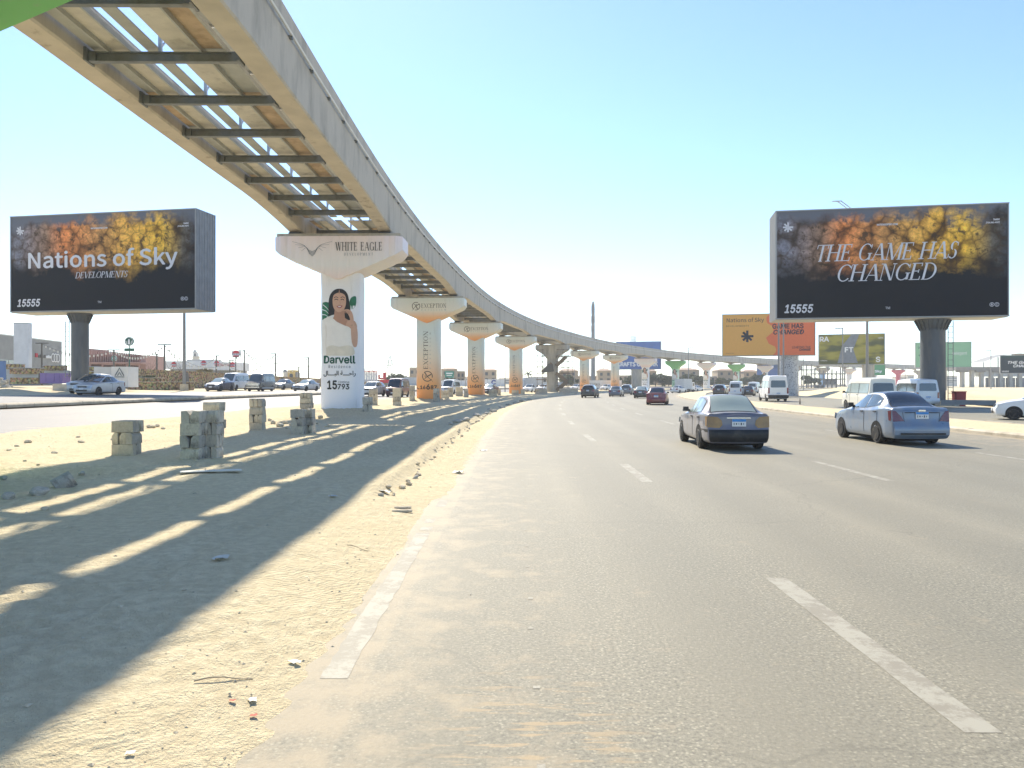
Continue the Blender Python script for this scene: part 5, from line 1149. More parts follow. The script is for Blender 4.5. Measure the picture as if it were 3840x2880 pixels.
stack(1130, 1629, 76, 1535, 'LEL', 'grey concrete kerb block in the shaded double pile near the white column', True, 2)
stack(1150, 1568, 54, 1471, 'LELLE', 'concrete kerb block in the tall stack directly left of the white column')
stack(1377, 1543, 38, 1487, 'EL', 'concrete kerb block in the low stack touching the white column on its right', True)
stack(1400, 1519, 34, 1454, 'LEL', 'concrete kerb block in the stack in front of the pale silver car'); stack(1489, 1521, 34, 1454, 'LELL', 'concrete kerb block in the stack before the maroon minibus')
stack(1546, 1502, 23, 1447, 'LEL', 'concrete kerb block in the thin stack left of the first orange column'); stack(1637, 1507, 25, 1456, 'LEL', 'grey concrete kerb block in the stack leaning before the first orange column', True)
stack(1669, 1495, 34, 1462, 'LE', 'concrete kerb block in the low wide stack right of the first orange column'); stack(1690, 1488, 23, 1452, 'LE', 'concrete kerb block in the stack behind the low wide one')
stack(1724, 1485, 30, 1450, 'LE', 'concrete kerb block in the stack left of the second orange column'); stack(1748, 1490, 19, 1457, 'LE', 'grey concrete kerb block in the stack touching the second orange column', True)
stack(1850, 1487, 36, 1459, 'LE', 'concrete kerb block in the stack right of the second orange column'); stack(1873, 1482, 15, 1459, 'E', 'concrete kerb block behind the stack right of the second orange column')
stack(1934, 1480, 30, 1461, 'LE', 'concrete kerb block in the stack before the third orange column'); stack(1961, 1478, 16, 1459, 'L', 'concrete kerb block right of the third orange column')
# ------------------------------------------------------------- rubble, debris, scraps
def rock_mesh(seed):
    r = random.Random(seed); bm = bmesh.new(); bmesh.ops.create_icosphere(bm, subdivisions=2, radius=1)
    q = [Vector((r.uniform(-1, 1), r.uniform(-1, 1), r.uniform(-1, 1))).normalized() for _ in range(9)]
    for v in bm.verts:
        for d in q:
            e = v.co.dot(d)
            if e > .72: v.co -= d * (e - .72)
        v.co += Vector((r.uniform(-1, 1), r.uniform(-1, 1), r.uniform(-1, 1))) * .04
    me = bpy.data.meshes.new('rubble_stone'); bm.to_mesh(me); bm.free(); me.materials.append(MATS['rubble']); return me
mat('rubble', (.56, .48, .34), .95, var=.25, vs=3, bump=.4, bs=8); mat('rubble_grey', (.42, .39, .32), .95, var=.25, vs=3, bump=.4, bs=8)
RK = [rock_mesh(k) for k in range(6)]
def stone(px, py, w, label, grey=False, fl=.6):
    p = GS(px, py); s = w * p.y / F / 2; o = link('rubble_stone', RK[random.randrange(6)], None, (p.x, p.y + s * .5, sandz(p.x, p.y + s * .5) + s * fl * .45)); o.scale = (s, s * random.uniform(.7, 1), s * fl); o.rotation_euler = (random.uniform(-.2, .2), random.uniform(-.2, .2), random.uniform(0, 6))
    if grey: fixed(o, [MATS['rubble_grey']])
    tag(o, label, 'stone', 'loose stones: ' + label[-30:])
stone(132, 1858, 78, 'largest loose stone, beside the dark flat block on the spoil heap', True); stone(302, 1782, 34, 'small dark stone on the sunlit edge near the spoil heap', True); stone(162, 1915, 34, 'rounded stone lying in a strip of light below the spoil heap'); stone(20, 1872, 60, 'stone half buried in the spoil heap', True); stone(8, 1800, 30, 'small stone on top of the spoil heap', True)
o = link('broken_block', BLK[2], None, None); p = GS(238, 1828); o.location = (p.x, p.y + .1, sandz(p.x, p.y) - .02); o.rotation_euler = (.3, -.5, .6); o.scale = (.55, 1.2, 1.0); fixed(o, [MATS['block_grey']]); tag(o, 'dark broken block end tilted beside the largest stone', 'block')
for px, py, w in ((1022, 1590, 30), (1046, 1600, 34), (1068, 1590, 24), (1010, 1578, 22), (1090, 1595, 20), (985, 1600, 18), (1075, 1608, 16), (1200, 1570, 30), (1185, 1590, 26), (1225, 1600, 20)): stone(px, py, w, 'rubble stone scattered between the sunlit stack and the white column')
for px, py, w in ((560, 1606, 40), (585, 1600, 26), (610, 1610, 22), (470, 1640, 22), (420, 1650, 20), (300, 1660, 30), (100, 1660, 36), (60, 1675, 24), (200, 1700, 26), (90, 1730, 22), (30, 1690, 22), (290, 1640, 18), (140, 1745, 20)): stone(px, py, w, 'small stone on the sunlit sand beside the far road edge', fl=.45)
rb = random.Random(3)
for k in range(60):                                                             # broken kerb and stones in the trench
    s = S0 + 11.5 + 38 * (k / 60) ** 1.25; o_ = 7.28 + rb.uniform(-.10, .16); x, y, _ = at(s, o_); sz = rb.uniform(.022, .07); q = link('rubble_stone', RK[k % 6], None, (x, y, sandz(x, y) + sz * .3)); q.scale = (sz * rb.uniform(.8, 1.9), sz, sz * .7); q.rotation_euler = (rb.uniform(-.4, .4), rb.uniform(-.4, .4), rb.uniform(0, 6))
    if rb.random() < .35: fixed(q, [MATS['rubble_grey']])
    tag(q, 'broken kerb fragment lying along the sandy ledge beside the road', 'stone', 'fragments along the ledge')
for k, (px, py, w) in enumerate(((1745, 1582, 60), (1715, 1586, 46), (1690, 1592, 30), (1790, 1560, 40), (1850, 1545, 40), (1880, 1530, 36), (1822, 1552, 30), (1905, 1520, 30), (1935, 1512, 34), (1960, 1506, 30), (1835, 1538, 26), (1985, 1500, 26))): stone(px, py, w, 'grey rubble lump heaped where the ledge meets the road bend', True, .35)
for px, py, w, l in ((1510, 1908, 62, 'upper of two split kerb slivers lying at the end of the ledge'), (1508, 1920, 74, 'lower of two split kerb slivers lying at the end of the ledge')):
    p = GS(px, py); o = link('kerb_sliver', BLK[1], None, (p.x, p.y, sandz(p.x, p.y) + .0), .1); o.scale = (w * p.y / F / .5, .35, .16); tag(o, l, 'block')
mat('cardboard', (.62, .60, .52), .9, var=.08); mat('scrap_white', (.75, .74, .70), .8); mat('twig', (.48, .37, .24), .9); mat('scrap_red', (.40, .10, .06), .8)
p0, p1 = GS(675, 1778), GS(905, 1772); mb = MB(); mb.bar((p0.x, p0.y, sandz(p0.x, p0.y) + .04), (p1.x, p1.y, sandz(p1.x, p1.y) + .05), .22, .015); tag(mb.build('pale_board', MATS['cardboard']), 'long pale board lying flat across the shaded sand', 'board')
def twig(px, py, ln, rz, label, m='twig', r=.005):
    p = GS(px, py); mb = MB(); pts = []
    for k in range(5): q = (k / 4 - .5) * ln; pts.append((q * math.cos(rz), q * math.sin(rz), .012 + .01 * math.sin(k * 1.3) + sandz(p.x + q * math.cos(rz), p.y + q * math.sin(rz)) - sandz(p.x, p.y)))
    mb.tube(pts, r, 5, r2=r * .5); o = mb.build('twig', MATS[m]); o.location = (p.x, p.y, sandz(p.x, p.y)); tag(o, label, 'twig')
twig(840, 2550, .32, .5, 'straight pale twig on the lit sand near the road edge'); twig(1340, 2058, .28, -.5, 'pale curved stick lying on the ridge of sand')
def scrap(px, py, s, m, label, name='paper_scrap'):
    p = GS(px, py); w_ = s * p.y / F; rr_ = random.Random(int(px)); pts = []
    for i in range(4):
        for j in range(4): x, y = (i / 3 - .5) * w_, (j / 3 - .5) * w_ * .7; pts.append((x + rr_.uniform(-.1, .1) * w_, y + rr_.uniform(-.1, .1) * w_, .006 + rr_.uniform(0, .22) * w_))
    o = MB().grid(pts, 4, 4).build(name, MATS[m], None, 60); o.location = (p.x, p.y, sandz(p.x, p.y) + .004); o.rotation_euler = (0, 0, rr_.uniform(0, 6)); tag(o, label, 'litter')
scrap(1105, 2490, 40, 'scrap_white', 'white paper scrap at the road edge'); scrap(948, 2634, 40, 'scrap_white', 'torn white scrap beside a red one on the lit sand'); scrap(872, 2634, 22, 'scrap_red', 'small red scrap on the lit sand'); scrap(490, 2832, 34, 'scrap_white', 'crumpled white scrap low on the lit sand'); scrap(1445, 1850, 50, 'scrap_white', 'white scrap on the lit ridge beside the ledge'); scrap(1722, 1775, 40, 'scrap_white', 'white scrap on the dusty strip beside the ledge'); scrap(1250, 1865, 34, 'scrap_white', 'white scrap inside the monorail shadow'); scrap(950, 2690, 26, 'scrap_red', 'narrow reddish scrap near the torn white one')
scrap(1815, 1695, 40, 'scrap_white', 'pale scrap where the dusty strip meets the road'); scrap(830, 2100, 60, 'cardboard', 'flat grey scrap at the border of the shadow')
def pebbles(name, n, fn, m, smin, smax):
    mb = MB(); r = random.Random(9); xy = np.array([fn(r) for _ in range(n)]); zz = sandz_v(xy[:, 0], xy[:, 1])
    ico = [(0, 0, 1), (.9, 0, .2), (-.3, .85, .2), (-.4, -.8, .2), (0, 0, -.3)]
    for (x, y), z in zip(xy, zz):
        s = smin * (smax / smin) ** (r.random() ** 2.2); a = r.uniform(0, 6); ca, sa = math.cos(a), math.sin(a); fx = r.uniform(.7, 1.4)
        mb.add([(x + (p[0] * fx * ca - p[1] * sa) * s, y + (p[0] * fx * sa + p[1] * ca) * s, z + p[2] * s * .6) for p in ico], [(0, 1, 2), (0, 2, 3), (0, 3, 1), (1, 3, 4), (1, 4, 2), (2, 4, 3)])
    return tag(mb.build(name, m), kind='stuff')
def sprd(r):
    y = 3.2 + 40 * r.random() ** 1.7; o_ = r.uniform(-6, 8.1); x, yy_, _ = at(S0 + y, o_); return x, yy_
o = pebbles('pebbles', 1500, sprd, MATS['rubble'], .006, .034); o['label'] = 'small pebbles and clods scattered over the sand'
def edge(r):
    y = 3.0 + 30 * r.random() ** 1.5; x, yy_, _ = at(S0 + y, r.gauss(7.75, .35)); return x, yy_
o = pebbles('road_edge_grit', 700, edge, MATS['rubble'], .005, .02); o['label'] = 'grit and crumbs along the road edge'
# ------------------------------------------------------------- background
def stone_mat():
    m, nt, b = new_mat('gabion'); tc = N(nt, 'ShaderNodeTexCoord'); vo = N(nt, 'ShaderNodeTexVoronoi'); vo.inputs['Scale'].default_value = 4.2; L(nt, tc.outputs['Object'], vo.inputs[0])
    n = noise(nt, tc.outputs['Object'], .5, 4); c = ramp(nt, vo.outputs[0], [(.1, (.50, .385, .215)), (.5, (.36, .27, .15)), (.75, (.10, .075, .045))]).outputs[0]
    hsv = mix(nt, .35, c, vo.outputs['Color'], 'SOFT_LIGHT'); c = mix(nt, ramp(nt, n.outputs[0], [(.4, (0, 0, 0)), (.7, (.5, .5, .5))]).outputs[0], hsv, (.27, .20, .12)); L(nt, c, b.inputs['Base Color']); b.inputs['Roughness'].default_value = .95
    bn = N(nt, 'ShaderNodeBump'); bn.inputs['Strength'].default_value = .9; bn.inputs['Distance'].default_value = .15; bn.invert = True; L(nt, vo.outputs[0], bn.inputs['Height']); L(nt, bn.outputs[0], b.inputs['Normal']); MATS['gabion'] = m
stone_mat()
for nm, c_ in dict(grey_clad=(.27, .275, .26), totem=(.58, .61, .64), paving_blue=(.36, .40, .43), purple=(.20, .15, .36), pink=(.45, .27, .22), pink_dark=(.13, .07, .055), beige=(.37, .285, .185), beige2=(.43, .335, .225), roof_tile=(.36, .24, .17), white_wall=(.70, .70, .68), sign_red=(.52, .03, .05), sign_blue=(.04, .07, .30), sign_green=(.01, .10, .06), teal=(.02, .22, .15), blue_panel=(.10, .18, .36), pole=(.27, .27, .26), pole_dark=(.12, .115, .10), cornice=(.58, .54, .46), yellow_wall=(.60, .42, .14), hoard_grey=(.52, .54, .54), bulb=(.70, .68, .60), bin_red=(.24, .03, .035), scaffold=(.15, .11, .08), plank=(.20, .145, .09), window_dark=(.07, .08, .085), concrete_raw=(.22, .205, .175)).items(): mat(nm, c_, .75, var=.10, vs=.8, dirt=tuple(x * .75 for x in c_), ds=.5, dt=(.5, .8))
mat('shop_glass', (.24, .30, .30), .1, var=.2, vs=.4, coat=.4)
def pb(name, m, parent, px0, px1, py0, py1, Y, d=.3, yo=0):
    """box part given by its photograph rectangle and depth"""
    a, b = P(px0, py1, Y), P(px1, py0, Y); mb = MB().box(((a.x + b.x) / 2, Y + d / 2 + yo, (a.z + b.z) / 2), (abs(b.x - a.x), d, abs(b.z - a.z))); return mb.build(name, MATS[m] if isinstance(m, str) else m, parent)
def bt(name, label, cat, px, Y, group=None):
    p = P(px, 1440, Y); return thing(name, label, cat, (p.x, Y, terrain(p.x, Y)), 0, group, world=True)
# shopping hall at the left with its glass front, totem and terraces
t = bt('shopping_hall', 'long grey clad shopping hall with glass corner behind the billboard post', 'building', 60, 112)
a, b = P(-260, 1440, 92), P(232, 1440, 128); zt = 8.7
w_ = MB(); d = (b - a).normalized(); nrm = Vector((-d.y, d.x, 0)); w_.add([(p.x + q.x, p.y + q.y, z) for z in (1.0, zt) for p, q in ((a, Vector()), (b, Vector()), (b, nrm * 14), (a, nrm * 14))], [(0, 1, 5, 4), (1, 2, 6, 5), (2, 3, 7, 6), (3, 0, 4, 7), (4, 5, 6, 7)]); w_.build('wall', MATS['grey_clad'], t)
def on_wall(name, m, f0, f1, z0, z1, e=.05):
    p, q = a + (b - a) * f0 - nrm * e, a + (b - a) * f1 - nrm * e; MB().add([(p.x, p.y, z0), (q.x, q.y, z0), (q.x, q.y, z1), (p.x, p.y, z1), (p.x + nrm.x * e, p.y + nrm.y * e, z0), (q.x + nrm.x * e, q.y + nrm.y * e, z0), (q.x + nrm.x * e, q.y + nrm.y * e, z1), (p.x + nrm.x * e, p.y + nrm.y * e, z1)], [(0, 1, 2, 3), (1, 5, 6, 2), (4, 0, 3, 7), (3, 2, 6, 7)]).build(name, MATS[m], t)
for k in range(6): on_wall('shop_window', 'shop_glass', .25 + .065 * k, .31 + .065 * k, 2.2, 5.2)
on_wall('sign_mark', 'sign_red', .735, .755, 5.9, 6.5, .12)
for k in range(7): on_wall('sign_letter', 'print_white' if k > 3 else 'pole_dark', .765 + .018 * k, .778 + .018 * k, 5.85, 6.25 + .1 * (k % 2), .1)
for k, fx in enumerate((.90, .925, .95)): 
    p = a + (b - a) * fx - nrm * .15; v, f = ring(0, 0, .55, .72, 20); decal((v, f), lambda u, vv: (p.x + d.x * u, p.y + d.y * u, 6.0 + vv)).build('sign_ring', MATS['print_white'], t)
on_wall('roof_edge', 'cornice', -.0, 1.0, zt, zt + .12, .1); on_wall('notice_board', 'sign_blue', .865, .90, 2.6, 3.6, .1)
t = bt('sign_totem', 'tall pale blank sign totem beside the shopping hall', 'totem', 79, 96); pb('slab', 'totem', t, 51, 107, 1212, 1395, 96, .7); pb('cap_strip', 'pole_dark', t, 50.6, 107.4, 1211, 1213.5, 96, .72, -.01)
for i, (x0, x1, y0, y1, Y, lb) in enumerate(((18, 64, 1366, 1384, 92, 'topmost short gabion step beside the pale totem'), (36, 136, 1381, 1402, 88, 'middle gabion step below the pale totem'), (38, 145, 1416, 1440, 80, 'lowest gabion step left of the purple containers'), (163, 226, 1371, 1389, 92, 'gabion step behind the billboard post'), (280, 352, 1376, 1392, 92, 'upper gabion tier right of the billboard post'), (280, 345, 1394, 1410, 87, 'middle gabion tier right of the billboard post'), (278, 340, 1412, 1440, 80, 'lower gabion tier behind the silver cars'))):
    t = bt('gabion_step', lb, 'gabion wall', (x0 + x1) / 2, Y, 'stepped gabion terraces'); q = pb('stone_cage', 'gabion', t, x0, x1, y0, y1, Y, 1.5); pb('coping', 'paving_blue', t, x0 - 2, x1 + 2, y0 - 2.2, y0 - .2, Y, 1.7, -.1)
    if y1 < 1420: pb('base_slope', 'paving_blue', t, x0 - 20, x1 + 16, y1 + .3, y1 + 22, Y, 1.2, .5)
t = bt('blue_screen', 'plain blue screen panel at the very edge by the gabion steps', 'panel', 4, 76); pb('board', 'blue_panel', t, -30, 18, 1353, 1428, 76, .2); pb('frame', 'pole_dark', t, -30, 19, 1352, 1353.6, 76, .24, -.02)
t = bt('container_row', 'row of purple containers at the foot of the dark billboard post', 'container', 190, 73.5)
for k, (x0, x1) in enumerate(((150, 172), (173, 203), (204, 222), (223, 234))): q = pb('container', 'purple', t, x0, x1, 1399 + k % 2, 1438, 73.5, 1.4); pb('lid', 'pole_dark', q, x0, x1, 1397 + k % 2, 1398.6 + k % 2, 73.5, 1.3, .05); pb('slot', 'window_dark', q, x0 + 5, x1 - 5, 1410, 1413, 73.5, .1, -.02)
pb('end_frame', 'pole_dark', t, 144, 149, 1400, 1439, 73.5, 1.4)
t = bt('kiosk_trailer', 'white box trailer with a dark tent emblem behind the silver cars', 'trailer', 420, 79); q = pb('box', 'white_wall', t, 417, 480, 1375, 1452, 79, 2.2); pb('side_panel', 'hoard_grey', t, 352, 416.6, 1376, 1450, 79.4, 2.0); p = P(448, 1398, 78.95)
decal(flat([stroke([(-.45, -.3), (0, .5), (.45, -.3)], .12), stroke([(-.2, -.3), (0, .05), (.2, -.3)], .10), stroke([(-.5, -.42), (.5, -.42)], .08)]), lambda u, v: (p.x + u, p.y - .01, p.z + v)).build('emblem', MATS['print_slate'], t)
for x in (365, 465): pb('wheel_skirt', 'pole_dark', t, x - 8, x + 8, 1451, 1458, 79, .4)
# pink building with fins
t = bt('pink_building', 'low pink building with rows of upright fins and a scalloped canopy', 'building', 415, 140); Y = 140
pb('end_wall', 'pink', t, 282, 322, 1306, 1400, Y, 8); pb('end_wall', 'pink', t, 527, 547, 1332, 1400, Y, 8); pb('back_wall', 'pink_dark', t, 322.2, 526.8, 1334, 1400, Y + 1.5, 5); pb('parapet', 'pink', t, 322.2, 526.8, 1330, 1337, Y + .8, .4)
for k in range(24): x = 326 + 8.5 * k; q = pb('fin', 'pink', t, x, x + 2.6, 1309 + k * .9, 1364 + k * .4, Y + .2, .5)
pb('canopy', 'pink', t, 332, 532, 1358, 1363, Y - 1.5, 1.6)
for k in range(5): x = 335 + 46 * k; pb('pillar', 'pink', t, x, x + 4, 1363, 1400, Y - 1.4, .3); pb('scallop', 'pink', t, x + 4.5, x + 44, 1363.4, 1366 + 2 * (k % 2), Y - 1.3, .2)
def sign_pole(name, label, px, y0, y1, Y, r=.09, m='pole_dark', cat='lamp post', arms=(), foot=None, group='lamp posts'):
    t = bt(name, label, cat, px, Y, group); a_, b_ = P(px, y1, Y), P(px, y0, Y); MB().tube([(a_.x, Y, min(a_.z, terrain(a_.x, Y))), (a_.x, Y, b_.z)], r, 8, r2=r * .65).build('pole', MATS[m], t, 50)
    for (x0, x1, y) in arms: q0, q1 = P(x0, y, Y), P(x1, y, Y); MB().bar(q0, q1, .30, .13).build('lamp_arm', MATS[m], t)
    if foot: pb('footing', 'kerb', t, px - foot, px + foot, 1440, 1468, Y, .9, -.45)
    return t
t = sign_pole('coffee_sign', 'round dark green coffee sign on a pole before the pink building', 485, 1290, 1392, 120, .12, 'sign_green', 'sign', group=None); p = P(485, 1280, 120)
disc = decal(poly(ell(0, 0, .70, .70, 28)), lambda u, v: (p.x + u, p.y - .12, p.z + v)).build('disc', MATS['sign_green'], t); MB().lathe([(.70, -.1), (.70, .1)], 28, (p.x, p.y, p.z), 'y').build('disc_rim', MATS['sign_green'], t)
decal(flat([ring(0, 0, .58, .64, 28), poly([(-.12, .25), (0, .42), (.12, .25), (.16, 0), (.2, -.45), (-.2, -.45), (-.16, 0)]), stroke(curve([(-.5, .1), (-.38, -.2), (-.42, -.42)], 4), .10), stroke(curve([(.5, .1), (.38, -.2), (.42, -.42)], 4), .10)]), lambda u, v: (p.x + u, p.y - .135, p.z + v)).build('emblem', MATS['print_white'], t)
pb('name_plate', 'sign_green', t, 467, 503, 1306, 1317, 120, .2, -.1)
t = bt('round_wall_sign', 'small round green sign standing below the pink canopy', 'sign', 428, 132); p = P(428, 1344, 132); MB().lathe([(.5, -.05), (.5, .05)], 24, tuple(p), 'y').build('disc', MATS['totem'], t); decal(flat([ring(0, 0, .3, .46, 20), poly([(-.1, -.3), (.1, -.3), (0, .3)])]), lambda u, v: (p.x + u, p.y - .06, p.z + v)).build('emblem', MATS['teal'], t); MB().tube([(p.x, p.y + .1, 1.2), (p.x, p.y + .1, p.z - .4)], .06, 6).build('pole', MATS['pole_dark'], t)
# long gabion retaining wall
wp = [(478, 1382, 1458, 93), (700, 1392, 1458, 104), (900, 1404, 1459, 118), (1060, 1413, 1460, 135), (1215, 1421, 1461, 155), (1420, 1424, 1461, 190), (1620, 1428, 1460, 240)]
t = bt('retaining_wall', 'long brown gabion retaining wall with dark buttresses beside the service road', 'wall', 500, 93); ndiv = 8
for i in range(len(wp) - 1):
    for k in range(ndiv if i < 4 else 3):
        nd = ndiv if i < 4 else 3; f0, f1 = k / nd, (k + 1) / nd; A_ = [wp[i][j] + (wp[i + 1][j] - wp[i][j]) * f0 for j in range(4)]; B_ = [wp[i][j] + (wp[i + 1][j] - wp[i][j]) * f1 for j in range(4)]
        a_, b_, c_, d_ = P(A_[0], A_[2], A_[3]), P(B_[0], B_[2], B_[3]), P(B_[0], B_[1], B_[3]), P(A_[0], A_[1], A_[3]); j = random.uniform(-.06, .06); a_.z -= .6; b_.z -= .6
        for q in (a_, b_, c_, d_): q.y += j
        n_ = Vector((.25, 1.0, 0)) * 1.2; MB().add([a_, b_, c_, d_, a_ + n_, b_ + n_, c_ + n_, d_ + n_], [(0, 1, 2, 3), (1, 5, 6, 2), (3, 2, 6, 7), (4, 0, 3, 7)]).build('stone_cage', MATS['gabion'], t)
    if i < 5: q = P(wp[i + 1][0], wp[i + 1][2], wp[i + 1][3]); MB().box((q.x, q.y - .4, q.z + (wp[i + 1][2] - wp[i + 1][1]) / F * wp[i + 1][3] * .42), (.9, 1.1, (wp[i + 1][2] - wp[i + 1][1]) / F * wp[i + 1][3] * .95), taper=.6).build('buttress', MATS['pole_dark'], t)
for x0, x1, y0, y1, Y, lb in ((478, 604, 1418, 1433, 90, 'upper planter step in front of the retaining wall'), (478, 712, 1433, 1455, 87.5, 'lower planter step in front of the retaining wall')): t = bt('gabion_step', lb, 'gabion wall', (x0 + x1) / 2, Y, 'stepped gabion terraces'); pb('stone_cage', 'gabion', t, x0, x1, y0, y1 + 8, Y, 1.2); pb('coping', 'cornice', t, x0, x1, y0 - 1.6, y0 - .1, Y, 1.3, -.08)
sign_pole('street_lamp', 'tall grey street lamp post on a concrete foot by the dark blue saloon', 691, 1050, 1450, 87, .21, 'pole', 'lamp post', foot=10)
# burger restaurant
t = bt('restaurant', 'flat white burger restaurant with red and blue round signs along its fascia', 'restaurant', 750, 172); Y = 172
pb('wall', 'pole', t, 640, 880, 1380, 1412, Y + .6, 8); pb('fascia', 'white_wall', t, 619, 798, 1354, 1384, Y, 9); pb('fascia', 'white_wall', t, 799, 883, 1358, 1388, Y - 2, 9); pb('roof_box', 'cornice', t, 700, 800, 1348, 1354, Y + 2, 5)
def burger(px, py, Y, s, par):
    p = P(px, py, Y); fn = lambda e: (lambda u, v: (p.x + u * s, p.y - e, p.z + v * s)); dome = [(math.cos(R(a)) * .8, math.sin(R(a)) * .75 + .05) for a in range(0, 181, 12)]
    decal(poly(dome), fn(.06)).build('sign_dome', MATS['sign_red'], par); decal(fit(text_mesh('PICK\'S'), -1, 1, -.38, .12), fn(.09)).build('sign_word', MATS['sign_blue'], par); decal(poly([(-.7, -.75), (.7, -.75), (.75, -.45), (-.75, -.45)]), fn(.06)).build('sign_base', MATS['sign_red'], par)
for px, py, YY in ((652, 1366, Y), (764, 1361, Y), (813, 1362, Y - 2), (872, 1367, Y - 2)): burger(px, py, YY - .1, .68, t)
p = P(842, 1370, Y - 2.1); decal(fit(text_mesh('BETTER BURGER'), -2.0, 2.0, -.2, .35), lambda u, v: (p.x + u, p.y, p.z + v)).build('sign_word', MATS['sign_red'], t)
t = sign_pole('burger_sign', 'burger sign on a tall pole above the white restaurant', 884, 1338, 1410, 150, .13, cat='sign', group=None); pb('sign_box', 'white_wall', t, 868, 902, 1316, 1334, 150, .4); burger(885, 1326, 149.9, .8, t); pb('shelf', 'pole_dark', t, 866, 903, 1337, 1340, 150, .7, -.2)
t = bt('clock_tower', 'small pale tower with a pointed spire behind the white restaurant', 'tower', 732, 230); pb('shaft', 'cornice', t, 721, 741, 1338, 1400, 230, 1.6); pb('belfry', 'white_wall', t, 723, 739, 1322, 1338, 230.2, 1.3); pb('opening', 'window_dark', t, 728, 734, 1325, 1336, 230.15, .2); p = P(731, 1322, 230.8); MB().lathe([(.75, 0), (.5, .35), (.12, 1.0), (.02, 1.6)], 8, tuple(p)).build('spire', MATS['cornice'], t); pb('ledge', 'cornice', t, 719, 743, 1336, 1339, 229.9, 1.9)
t = bt('arched_kiosk', 'small yellow arched building beyond the retaining wall', 'building', 1088, 200); pb('wall', 'yellow_wall', t, 1079, 1106, 1388, 1420, 200, 3); pb('wing', 'cornice', t, 1062, 1078.6, 1394, 1420, 200.4, 3); pb('wing', 'pole', t, 1106.4, 1113, 1396, 1420, 200.4, 3); p = P(1092, 1412, 199.9); decal(poly([(-.45, -.6), (.45, -.6), (.45, .3)] + [(.45 * math.cos(R(a)), .3 + .45 * math.sin(R(a))) for a in range(15, 166, 15)] + [(-.45, .3)]), lambda u, v: (p.x + u, p.y, p.z + v)).build('arch', MATS['window_dark'], t); p = P(1069, 1394, 201.5); MB().lathe([(.6, 0), (.5, .35), (.2, .6), (.02, .7)], 12, tuple(p)).build('dome', MATS['pole'], t)
# lamp posts of the parking ground and their strings of bulbs
LP = [(157, 1286, 1380, 118, ((135, 180, 1287),), 'before the grey shopping hall'), (427, 1311, 1385, 118, ((405, 449, 1312),), 'before the pink building'), (588, 1327, 1392, 112, ((576, 592, 1328),), 'right of the pink building'), (617, 1291, 1392, 108, ((593, 642, 1292),), 'tallest of them, near the street lamp'), (811, 1333, 1402, 130, ((811, 823, 1334),), 'in front of the white restaurant'), (862, 1350, 1402, 150, ((846, 880, 1351),), 'low one below the burger sign'), (916, 1312, 1404, 128, ((894, 918, 1313),), 'right of the burger sign'), (1033, 1325, 1412, 140, ((1014, 1035, 1326), (1016, 1045, 1364)), 'above the black van'), (1157, 1339, 1418, 148, ((1138, 1158, 1340), (1140, 1168, 1373)), 'left of the white portrait column'), (1120, 1376, 1416, 165, ((1112, 1130, 1377),), 'short one beside the yellow arched building')]
for px, y0, y1, Y, arms, lb in LP: sign_pole('parking_lamp', 'dark parking ground lamp post ' + lb, px, y0, y1, Y, .17, arms=arms, group='parking ground lamps')
def string(i, p0, p1, sag, label):
    t = thing('bulb_string', label, 'string lights', tuple(p0), 0, 'strings of bulbs', world=True); n = 18; pts = [p0 + (p1 - p0) * (k / n) - Vector((0, 0, sag * 4 * (k / n) * (1 - k / n))) for k in range(n + 1)]
    MB().tube(pts, .025, 4).build('wire', MATS['pole_dark'], t); bl = MB()
    for k in range(1, n): bl.box((pts[k].x, pts[k].y, pts[k].z - .16), (.14, .14, .30))
    tag(bl.build('bulbs', MATS['bulb'], t), kind='stuff')
tops = {px: P(px, y0 + 3, Y) for px, y0, y1, Y, *_ in LP}
for i, (A_, B_, sg, lb) in enumerate(((157, 427, 1.2, 'bulb string from the shopping hall lamp to the pink building lamp'), (427, 617, 1.4, 'bulb string running in front of the pink building'), (617, 811, 2.4, 'bulb string between the tallest lamp and the restaurant'), (617, 916, 3.0, 'long bulb string sagging over the white restaurant'), (916, 1033, 1.2, 'bulb string between the burger sign and the black van'), (811, 1033, 2.8, 'low bulb string above the retaining wall'), (1033, 1157, 1.0, 'bulb string left of the white portrait column'), (916, 1157, 3.2, 'long bulb string reaching towards the white portrait column'))): string(i, tops[A_], tops[B_], sg, lb)
# between the columns: bakery sign, pylon, villas, hoardings
t = bt('bakery_sign', 'large standing red and white letter sign with a wire dome beside the white column', 'sign', 1400, 180); Y = 180
for k in range(6): pb('letter', 'white_wall', t, 1362 + 9 * k, 1369 + 9 * k, 1392 + 3 * (k % 2), 1432, Y, .4); pb('letter_bar', 'white_wall', t, 1362 + 9 * k, 1370.5 + 9 * k, 1402 + 7 * (k % 2), 1406 + 7 * (k % 2), Y, .3, -.06)
for x0, x1, y0, y1 in ((1418, 1424, 1404, 1422), (1424.2, 1436, 1416, 1422), (1436.2, 1447, 1397, 1422), (1366, 1415, 1390, 1393.6)): pb('red_letter', 'sign_red', t, x0, x1, y0, y1, Y - .5, .4)
pb('awning', 'sign_red', t, 1424, 1464, 1424, 1436, Y + 1, 2); p = P(1382, 1390, Y + 1); dm = MB()
for k in range(6): a_ = math.pi * k / 6; dm.tube([(p.x + 1.0 * math.cos(a_) * math.cos(R(q)), p.y + 1.0 * math.sin(a_) * math.cos(R(q)), p.z + .95 * math.sin(R(q))) for q in range(0, 181, 20)], .03, 4)
dm.build('wire_dome', MATS['pole_dark'], t)
t = bt('lattice_pylon', 'thin steel lattice pylon far behind the bakery sign', 'pylon', 1463, 420); p = P(1463, 1330, 420); b0 = P(1463, 1420, 420); mb = MB()
